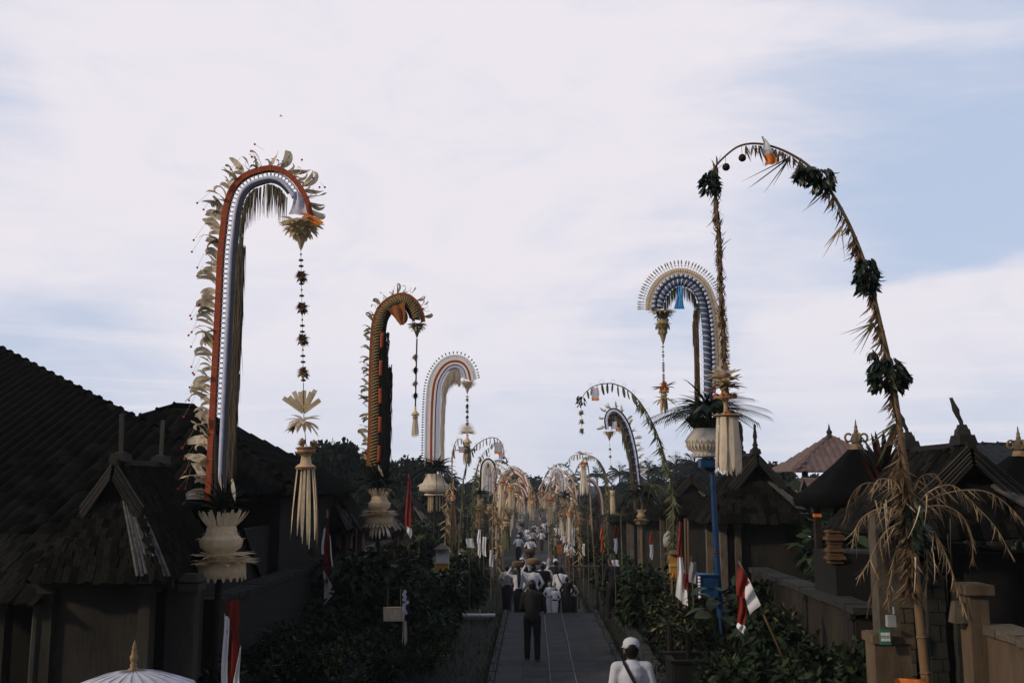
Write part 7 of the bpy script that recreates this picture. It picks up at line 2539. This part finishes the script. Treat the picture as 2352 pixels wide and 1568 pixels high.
def person_meshes(pose, H=1.68, voxel=0.013, female=False):
    """local: feet at z=0, facing +Y. Returns dict of meshes"""
    k = H / 1.70
    V = lambda x, y, z: Vector((x * k, y * k, z * k))
    st = pose.get('stride', 0.1)
    sw = 0.185 if not female else 0.165
    hip = 0.095
    J = {}
    J['ankleL'], J['ankleR'] = V(-hip * 1.15, st, 0.085), V(hip * 1.15, -st, 0.085)
    J['kneeL'], J['kneeR'] = V(-hip * 1.1, st * 0.75 + 0.03, 0.48), V(hip * 1.1, -st * 0.35 + 0.02, 0.48)
    J['hipL'], J['hipR'] = V(-hip, 0, 0.90), V(hip, 0, 0.90)
    lean = pose.get('lean', 0.02)
    shz, ly = 1.40 - lean * 0.25, lean
    J['shL'], J['shR'] = V(-sw, ly, shz), V(sw, ly, shz)
    arm = pose.get('arm', 'down')
    def armj(s, kind):
        if kind == 'down':
            return [V(s * sw, ly, shz), V(s * (sw + 0.06), ly - 0.04, shz - 0.29), V(s * (sw + 0.05), ly + 0.06, shz - 0.54)]
        if kind == 'front':
            return [V(s * sw, ly, shz), V(s * (sw + 0.06), ly + 0.02, shz - 0.28), V(s * (sw - 0.06), ly + 0.22, shz - 0.36)]
        if kind == 'up':
            return [V(s * sw, ly, shz), V(s * (sw + 0.20), ly + 0.02, shz + 0.10), V(s * (sw + 0.05), ly + 0.02, shz + 0.36)]
        return [V(s * sw, ly, shz), V(s * (sw + 0.14), ly, shz - 0.25), V(s * (sw + 0.02), ly + 0.05, shz - 0.46)]
    AL = armj(-1, pose.get('armL', arm))
    AR = armj(1, pose.get('armR', arm))
    ny = ly + 0.01
    hd = V(0, ny + 0.02, 1.585)
    body = MB()
    # torso
    limb(body, [V(0, 0, 0.92), V(0, 0.0, 1.02), V(0, ly * 0.6, 1.18), V(0, ly, 1.33), V(0, ly, 1.40)], [0.13 * k, 0.125 * k, 0.13 * k, 0.135 * k, 0.10 * k], 12)
    for s in (-1, 1):
        body.ball(V(s * 0.075, ly * 0.8, 1.27), 0.10 * k, 10, 7, 0, (1, 0.95, 1.3))
        body.ball(V(s * 0.07, -0.02, 0.92), 0.11 * k, 10, 7, 0, (1, 1, 1.1))
        limb(body, [V(0, ly, 1.42), V(s * sw * 0.95, ly, shz)], [0.065 * k, 0.058 * k])
    limb(body, [V(0, ly, 1.40), V(0, ny + 0.01, 1.50)], [0.062 * k, 0.055 * k])
    # head with jaw, nose, brow, ears
    body.ball(hd + V(0, -0.005, 0.02), 0.1 * k, 14, 10, 0, (0.80, 0.98, 1.08))
    body.ball(hd + V(0, 0.035, -0.055), 0.066 * k, 12, 8, 0, (0.86, 0.9, 0.95))
    body.ball(hd + V(0, 0.10, -0.015), 0.017 * k, 8, 6, 0, (0.8, 1.1, 1.6))
    body.ball(hd + V(0, 0.085, 0.028), 0.03 * k, 8, 6, 0, (1.8, 0.5, 0.4))
    body.ball(hd + V(0, 0.09, -0.062), 0.02 * k, 8, 6, 0, (1.3, 0.6, 0.5))
    for s in (-1, 1):
        body.ball(hd + V(s * 0.083, -0.005, -0.01), 0.024 * k, 8, 6, 0, (0.5, 0.9, 1.35))
    for s, A in ((-1, AL), (1, AR)):
        limb(body, A, [0.047 * k, 0.039 * k, 0.028 * k])
        d = (A[2] - A[1]).normalized()
        palm = A[2] + d * 0.05 * k
        sd = d.cross(Vector((0, 1, 0)))
        sd = sd.normalized() if sd.length > .1 else Vector((1, 0, 0))
        fw = d.cross(sd).normalized()
        body.ball(palm, 0.04 * k, 8, 6, 0, (0.8, 0.9, 1.1))
        for j in range(4):
            q = palm + fw * ((j - 1.5) * 0.019 * k) + d * 0.02 * k
            L = (0.062, 0.072, 0.068, 0.052)[j] * k
            curl = -sd * s * 0.02 * k
            body.tube([q, q + d * L * 0.5 + curl * 0.3, q + d * L * 0.9 + curl * 1.3], [0.0095 * k, 0.009 * k, 0.0075 * k], 6)
        q = palm + fw * 0.034 * k - d * 0.02 * k
        body.tube([q, q + fw * 0.02 * k + d * 0.025 * k, q + fw * 0.024 * k + d * 0.055 * k], [0.011 * k, 0.010 * k, 0.008 * k], 6)
    for s, an, kn, hp in ((-1, 'ankleL', 'kneeL', 'hipL'), (1, 'ankleR', 'kneeR', 'hipR')):
        limb(body, [J[hp], J[kn], J[kn].lerp(J[an], 0.35) + V(0, -0.015, 0), J[an]], [0.083 * k, 0.055 * k, 0.053 * k, 0.036 * k])
        f = J[an]
        body.ball(f + V(0, 0.06, -0.045), 0.045 * k, 10, 7, 0, (0.9, 2.2, 0.75))
        body.ball(f + V(0, -0.025, -0.045), 0.036 * k, 10, 7)
    out = {'body': remesh(body, 'body', 'skin', voxel, 3)}
    g = 0.016 * k
    # shirt
    sh = MB()
    hem = 0.82 if not female else 0.86
    limb(sh, [V(0, 0, hem + .10), V(0, 0, 1.02), V(0, ly * 0.6, 1.18), V(0, ly, 1.33), V(0, ly, 1.405)], [0.142 * k + g, 0.135 * k + g, 0.14 * k + g, 0.142 * k + g, 0.098 * k], 14)
    for s, A in ((-1, AL), (1, AR)):
        sh.ball(V(s * 0.08, ly * 0.8, 1.27), 0.115 * k, 10, 7, 0, (1, 0.95, 1.3))
        sh.ball(V(s * 0.06, -0.01, hem + .12), 0.125 * k, 10, 7, 0, (1, 1, 1))
        limb(sh, [V(0, ly, 1.40), V(s * sw * 0.95, ly, shz)], [0.075 * k, 0.070 * k])
        slv = pose.get('sleeve', 0.75)
        if slv <= 1:
            limb(sh, [A[0], A[0].lerp(A[1], slv)], [0.066 * k, 0.060 * k])
        else:
            limb(sh, [A[0], A[1], A[1].lerp(A[2], slv - 1)], [0.062 * k, 0.052 * k, 0.042 * k])
    out['shirt'] = remesh(sh, 'shirt', 'shirt_white', voxel, 4)
    # trousers
    tr = MB()
    limb(tr, [V(0, 0, 0.88), V(0, 0, 1.0)], [0.14 * k, 0.135 * k], 12)
    for an, kn, hp, s in (('ankleL', 'kneeL', 'hipL', -1), ('ankleR', 'kneeR', 'hipR', 1)):
        limb(tr, [J[hp], J[kn], J[an] + V(0, 0, 0.0)], [0.103 * k, 0.078 * k, 0.062 * k], 10)
        tr.ball(V(s * 0.07, -0.025, 0.92), 0.122 * k, 10, 7)
    out['trousers'] = remesh(tr, 'trousers', 'cloth_black', voxel, 3)
    # sarong with folds
    sa = MB()
    vs, fs = [], []
    N, Mr = 28, 9
    for j in range(Mr):
        u = j / (Mr - 1)
        z = 1.02 - 0.90 * u
        for i in range(N):
            a = 2 * PI * i / N
            rx = 0.165 + 0.03 * math.sin(PI * min(1, u * 1.5)) - 0.01 * u
            ry = 0.15 + 0.02 * math.sin(PI * u) + abs(st) * u * 0.9
            rip = 1 + 0.035 * u * math.sin(5 * a + 3 * u) + 0.02 * u * math.sin(9 * a)
            vs.append(V(rx * math.cos(a) * rip, ry * math.sin(a) * rip, z))
    for j in range(Mr - 1):
        for i in range(N):
            i2 = (i + 1) % N
            fs.append((j * N + i, (j + 1) * N + i, (j + 1) * N + i2, j * N + i2))
    sa.add(vs, fs)
    out['sarong'] = sa.mesh('sarong', 'cloth_sarong', True)
    # hair
    hb = MB()
    hb.ball(hd + V(0, -0.022, 0.035), 0.104 * k, 14, 10, 0, (0.83, 0.93, 1.02))
    hb.ball(hd + V(0, -0.04, -0.02), 0.085 * k, 12, 8, 0, (0.9, 0.75, 1.0))
    out['hair'] = remesh(hb, 'hair', 'hair', 0.010, 2)
    hl = MB()
    limb(hl, [hd + V(0, -0.05, 0.02), hd + V(0, -0.09, -0.12), V(0, ly - 0.17, 1.30), V(0, ly - 0.165, 1.12), V(0, ly - 0.14, 0.98)], [0.09 * k, 0.075 * k, 0.055 * k, 0.045 * k, 0.012 * k])
    hl.ball(hd + V(0, -0.022, 0.035), 0.104 * k, 14, 10, 0, (0.83, 0.93, 1.02))
    out['long_hair'] = remesh(hl, 'long_hair', 'hair', 0.010, 2)
    # cap with crown panels, peak turned forward and button
    cp_ = MB()
    cc_ = hd + V(0, -0.01, 0.035)
    cp_.lathe([(0.098 * k, -0.005), (0.1 * k, 0.02 * k), (0.094 * k, 0.06 * k), (0.075 * k, 0.09 * k), (0.04 * k, 0.108 * k), (0.0, 0.112 * k)], 18, cc_)
    cp_.ball(cc_ + V(0, 0, 0.113), 0.009 * k, 6, 4)
    vs = []
    for j in range(4):
        for i in range(9):
            a = rad(20 + 140 * i / 8)
            rr = 0.09 + 0.075 * j / 3 * math.sin(a)
            vs.append(cc_ + V(rr * math.cos(a) * 0.95, rr * math.sin(a) * 1.02, 0.004 - 0.02 * j / 3 + 0.012 * math.sin(a)))
    cp_.add(vs, [(j * 9 + i, j * 9 + i + 1, j * 9 + i + 10, j * 9 + i + 9) for j in range(3) for i in range(8)])
    out['cap'] = cp_.mesh('cap', 'shirt_white', True)
    # folded head cloth
    ud = MB()
    ud.lathe([(0.092 * k, -0.01), (0.104 * k, 0.0), (0.106 * k, 0.035 * k), (0.098 * k, 0.055 * k), (0.085 * k, 0.06 * k), (0.06 * k, 0.085 * k), (0, 0.09 * k)], 18, cc_ + V(0, 0, 0.01), wob=0.015)
    ud.blade(cc_ + V(0, 0.09, 0.03), (0.1, 0.4, 1), 0.10 * k, 0.07 * k, (0, -1, 0), 0.1, 3, 'leaf')
    ud.blade(cc_ + V(0, -0.09, 0.0), (0.2, -0.5, -1), 0.09 * k, 0.05 * k, (0, 1, 0), 0.1, 3, 'leaf')
    out['head_cloth'] = ud.mesh('head_cloth', 'shirt_white', True)
    # shoulder strap + bag
    sb = MB()
    strap = []
    for i in range(15):
        u = i / 14
        a = -PI * 0.5 + PI * 2 * u
        x = 0.17 * math.cos(a + PI / 2) * 0.9
    pts = [V(-0.11, ly, 1.47), V(-0.09, ly - 0.10, 1.44), V(-0.03, ly - 0.165, 1.32), V(0.05, ly - 0.175, 1.18), V(0.13, ly - 0.13, 1.04), V(0.185, ly - 0.02, 0.94)]
    pf = [V(-0.11, ly, 1.47), V(-0.07, ly + 0.13, 1.40), V(0.02, ly + 0.185, 1.25), V(0.12, ly + 0.14, 1.06), V(0.185, ly - 0.02, 0.94)]
    for pp in (pts, pf):
        c_, _ = catmull(pp, 16)
        vs = []
        for i, q in enumerate(c_):
            t = (c_[min(15, i + 1)] - c_[max(0, i - 1)]).normalized()
            n_ = Vector((q.x * 0.6, q.y - ly, 0))
            n_ = n_.normalized() if n_.length > 1e-3 else Vector((0, -1, 0))
            sd = t.cross(n_).normalized() * 0.018
            vs += [q - sd + n_ * .006, q + sd + n_ * .006, q + sd - n_ * .004, q - sd - n_ * .004]
        sb.add(vs, [(4 * i + j, 4 * i + (j + 1) % 4, 4 * i + 4 + (j + 1) % 4, 4 * i + 4 + j) for i in range(15) for j in range(4)])
    sb.box(V(0.21, ly, 0.86), (0.09 * k, 0.22 * k, 0.2 * k), taper=0.92)
    out['shoulder_bag'] = sb.mesh('shoulder_bag', 'cloth_black')
    ey = MB()
    for s in (-1, 1):
        ey.ball(hd + V(s * 0.032, 0.082, 0.005), 0.012 * k, 8, 6)
    out['eyes'] = ey.mesh('eyes', 'eye', True)
    so = MB()
    for an in ('ankleL', 'ankleR'):
        f = J[an]
        so.ball(f + V(0, 0.05, -0.05), 0.05 * k, 12, 8, 0, (0.98, 2.45, 0.72))
    out['shoes'] = remesh(so, 'shoes', 'cloth_black', 0.012, 2)
    # sash round the waist
    out['sash'] = MB().lathe([(0.158 * k, 0.93 * k), (0.172 * k, 0.95 * k), (0.172 * k, 1.0 * k), (0.158 * k, 1.02 * k)], 20).mesh('sash', 'orange_cloth', True)
    # head basket
    bk = MB()
    bk.lathe([(0.0, 1.715 * k), (0.16 * k, 1.715 * k), (0.22 * k, 1.75 * k), (0.235 * k, 1.86 * k), (0.22 * k, 1.90 * k), (0.1 * k, 1.93 * k), (0, 1.935 * k)], 18, (0, ny * k, 0))
    out['head_basket'] = bk.mesh('head_basket', 'basket_brown', True)
    return out

ARCH = {
    'stand': person_meshes({'stride': 0.03, 'arm': 'down', 'sleeve': 0.7}, 1.70, 0.011),
    'walk': person_meshes({'stride': 0.16, 'arm': 'relaxed', 'sleeve': 0.8}, 1.68, 0.014),
    'front': person_meshes({'stride': 0.06, 'arm': 'front', 'sleeve': 1.6, 'lean': 0.05}, 1.70, 0.011),
    'carry': person_meshes({'stride': 0.08, 'armL': 'up', 'armR': 'relaxed', 'sleeve': 1.7}, 1.60, 0.014, True),
    'woman': person_meshes({'stride': 0.08, 'arm': 'relaxed', 'sleeve': 1.7}, 1.58, 0.014, True),
}

def person(label, X, Y, kind, parts, rz=0.0, s=1.0, group=None, cat='person', z=None):
    r = thing('person', label, cat, (X, Y, G(Y) + 0.012 if z is None else z), rz, group)
    r.scale = (s, s, s)
    A = ARCH[kind]
    for nm, m in [('body', None), ('eyes', None)] + parts:
        o = link(nm, A[nm], r)
        if m:
            o.material_slots[0].link = 'OBJECT'
            o.material_slots[0].material = MATS[m]
    return r

def px_person(label, px, Y, kind, parts, rz=0.0, s=1.0, group=None):
    return person(label, P(px, 1250, Y).x, Y, kind, parts, rz, s, group)

W, B, N_, SG, GY = 'shirt_white', 'cloth_black', 'cloth_navy', 'cloth_sarong', 'cloth_grey'
px_person('man with white baseball cap and white shirt, black strap across his back', 1447, 13.0, 'stand', [('shirt', W), ('trousers', B), ('cap', W), ('hair', None), ('shoulder_bag', B), ('shoes', B)], 0.05, 1.075)
px_person('man in black shirt and black trousers walking alone down the paved walkway', 1222, 22.2, 'front', [('shirt', B), ('trousers', B), ('hair', None), ('shoes', B)], 0.0, 1.0)
px_person('man in dark clothes standing by the plants right of the walkway', 1407, 28.6, 'front', [('shirt', N_), ('trousers', B), ('hair', None), ('shoes', B)], 0.6, 1.02)
px_person('woman in white blouse with long black hair carrying offerings on her head', 1191, 32.9, 'carry', [('shirt', W), ('sarong', B), ('long_hair', None), ('head_basket', None)], 0.1, 1.0)
px_person('man in white shirt carrying a wide brown basket on his head', 1225, 32.6, 'carry', [('shirt', W), ('sarong', B), ('hair', None), ('head_basket', None)], 0.0, 1.06)
px_person('person with dark backpack strap between the two basket carriers', 1207, 33.4, 'walk', [('shirt', W), ('trousers', B), ('hair', None), ('shoulder_bag', B), ('shoes', B)], -0.2, 0.96)
px_person('man in white shirt with thin black strap and folded white head cloth', 1250, 34.4, 'walk', [('shirt', W), ('sarong', B), ('hair', None), ('shoulder_bag', B), ('head_cloth', W)], 0.1, 1.0)
px_person('person with pale grey head covering walking before the white-capped one', 1261, 36.4, 'woman', [('shirt', W), ('sarong', N_), ('long_hair', GY)], 0.0, 1.08)
px_person('person in dark jacket and white cap at the right of the group', 1276, 35.6, 'walk', [('shirt', B), ('trousers', B), ('cap', W), ('hair', None), ('shoes', B)], -0.1, 1.02)
px_person('stooping man in white shirt with broad black strap beside the children', 1287, 32.6, 'front', [('shirt', W), ('trousers', B), ('hair', None), ('shoulder_bag', B), ('shoes', B)], -0.15, 0.97)
px_person('person in wide dark clothes at the right edge of the terrace step', 1302, 30.7, 'woman', [('shirt', B), ('sarong', B), ('hair', None)], 0.2, 0.74)
px_person('small child in white with red sash beside the stooping man', 1262, 31.0, 'woman', [('shirt', W), ('sarong', W), ('hair', GY), ('sash', None)], 0.1, 0.62)
px_person('smaller child in white with black sash in front of the dark-clothed person', 1274, 30.6, 'woman', [('shirt', W), ('sarong', W), ('hair', GY), ('sash', B)], -0.1, 0.57)
px_person('person in black between the basket carrier and the stooping man', 1246, 33.6, 'stand', [('shirt', B), ('trousers', B), ('hair', None), ('shoes', B)], 0.0, 1.0)
px_person('person in pale green blouse at the left kerb reaching forward', 1164, 34.6, 'woman', [('shirt', GY), ('sarong', B), ('hair', None)], 0.3, 1.0)
px_person('child in pale shirt at the far right of the near group', 1312, 32.0, 'woman', [('shirt', GY), ('sarong', B), ('hair', None)], 0.0, 0.72)
px_person('person carrying an orange-brown box on the head in mid street', 1217, 42.0, 'carry', [('shirt', GY), ('sarong', B), ('hair', None), ('head_basket', 'carved_brick')], 0.0, 1.0)
px_person('person in white walking just behind the orange-brown box carrier', 1199, 40.0, 'walk', [('shirt', W), ('sarong', N_), ('hair', None), ('head_cloth', W)], 0.0, 0.92)
G2 = 'white-shirted people walking far down the street'
px_person('man in white with diagonal black strap and white head cloth in the far group', 1218, 58.0, 'walk', [('shirt', W), ('sarong', B), ('shoulder_bag', B), ('head_cloth', W), ('hair', None)], 0, 1.05)
for k in range(24):
    Yq = random.uniform(54, 130)
    X = random.uniform(-1.6, 2.4)
    kind = random.choice(('walk', 'woman', 'carry', 'walk'))
    parts = [('shirt', random.choice((W, W, W, GY))), ('sarong', random.choice((B, SG, N_)))]
    parts.append(('long_hair', None) if kind == 'woman' and k % 2 else ('hair', None))
    if kind == 'walk' and k % 2:
        parts.append(('head_cloth', W))
    if kind == 'carry':
        parts.append(('head_basket', None))
    desc = ('grey' if parts[0][1] == GY else 'white') + '-shirted villager in ' + {B: 'black', SG: 'brown', N_: 'navy'}[parts[1][1]] + ' sarong ' + ('carrying a basket on the head' if kind == 'carry' else 'with long hair' if parts[2][0] == 'long_hair' else 'with white head cloth' if len(parts) > 3 else 'bareheaded') + ' in the far crowd'
    person(desc, X, Yq, kind, parts, random.uniform(-.4, .4), random.uniform(0.92, 1.06), G2)

# ------------------------------------------------------------------ air
me = MB().box((0, 0, 0), (1, 1, 1)).mesh('haze', 'soil')
me.materials.clear()
hm = bpy.data.materials.new('haze_air')
hm.use_nodes = True
hm.node_tree.nodes.remove(hm.node_tree.nodes['Principled BSDF'])
pvol = hm.node_tree.nodes.new('ShaderNodeVolumePrincipled')
pvol.inputs['Color'].default_value = (0.80, 0.90, 1.0, 1)
pvol.inputs['Density'].default_value = 0.00035
hm.node_tree.links.new(pvol.outputs[0], hm.node_tree.nodes['Material Output'].inputs['Volume'])
me.materials.append(hm)
hzo = link('haze', me, None, (0, 165, 6.0), None, (900, 500, 22.0), kind='stuff')
hzo['label'] = 'thin bluish morning haze filling the air over the village street'
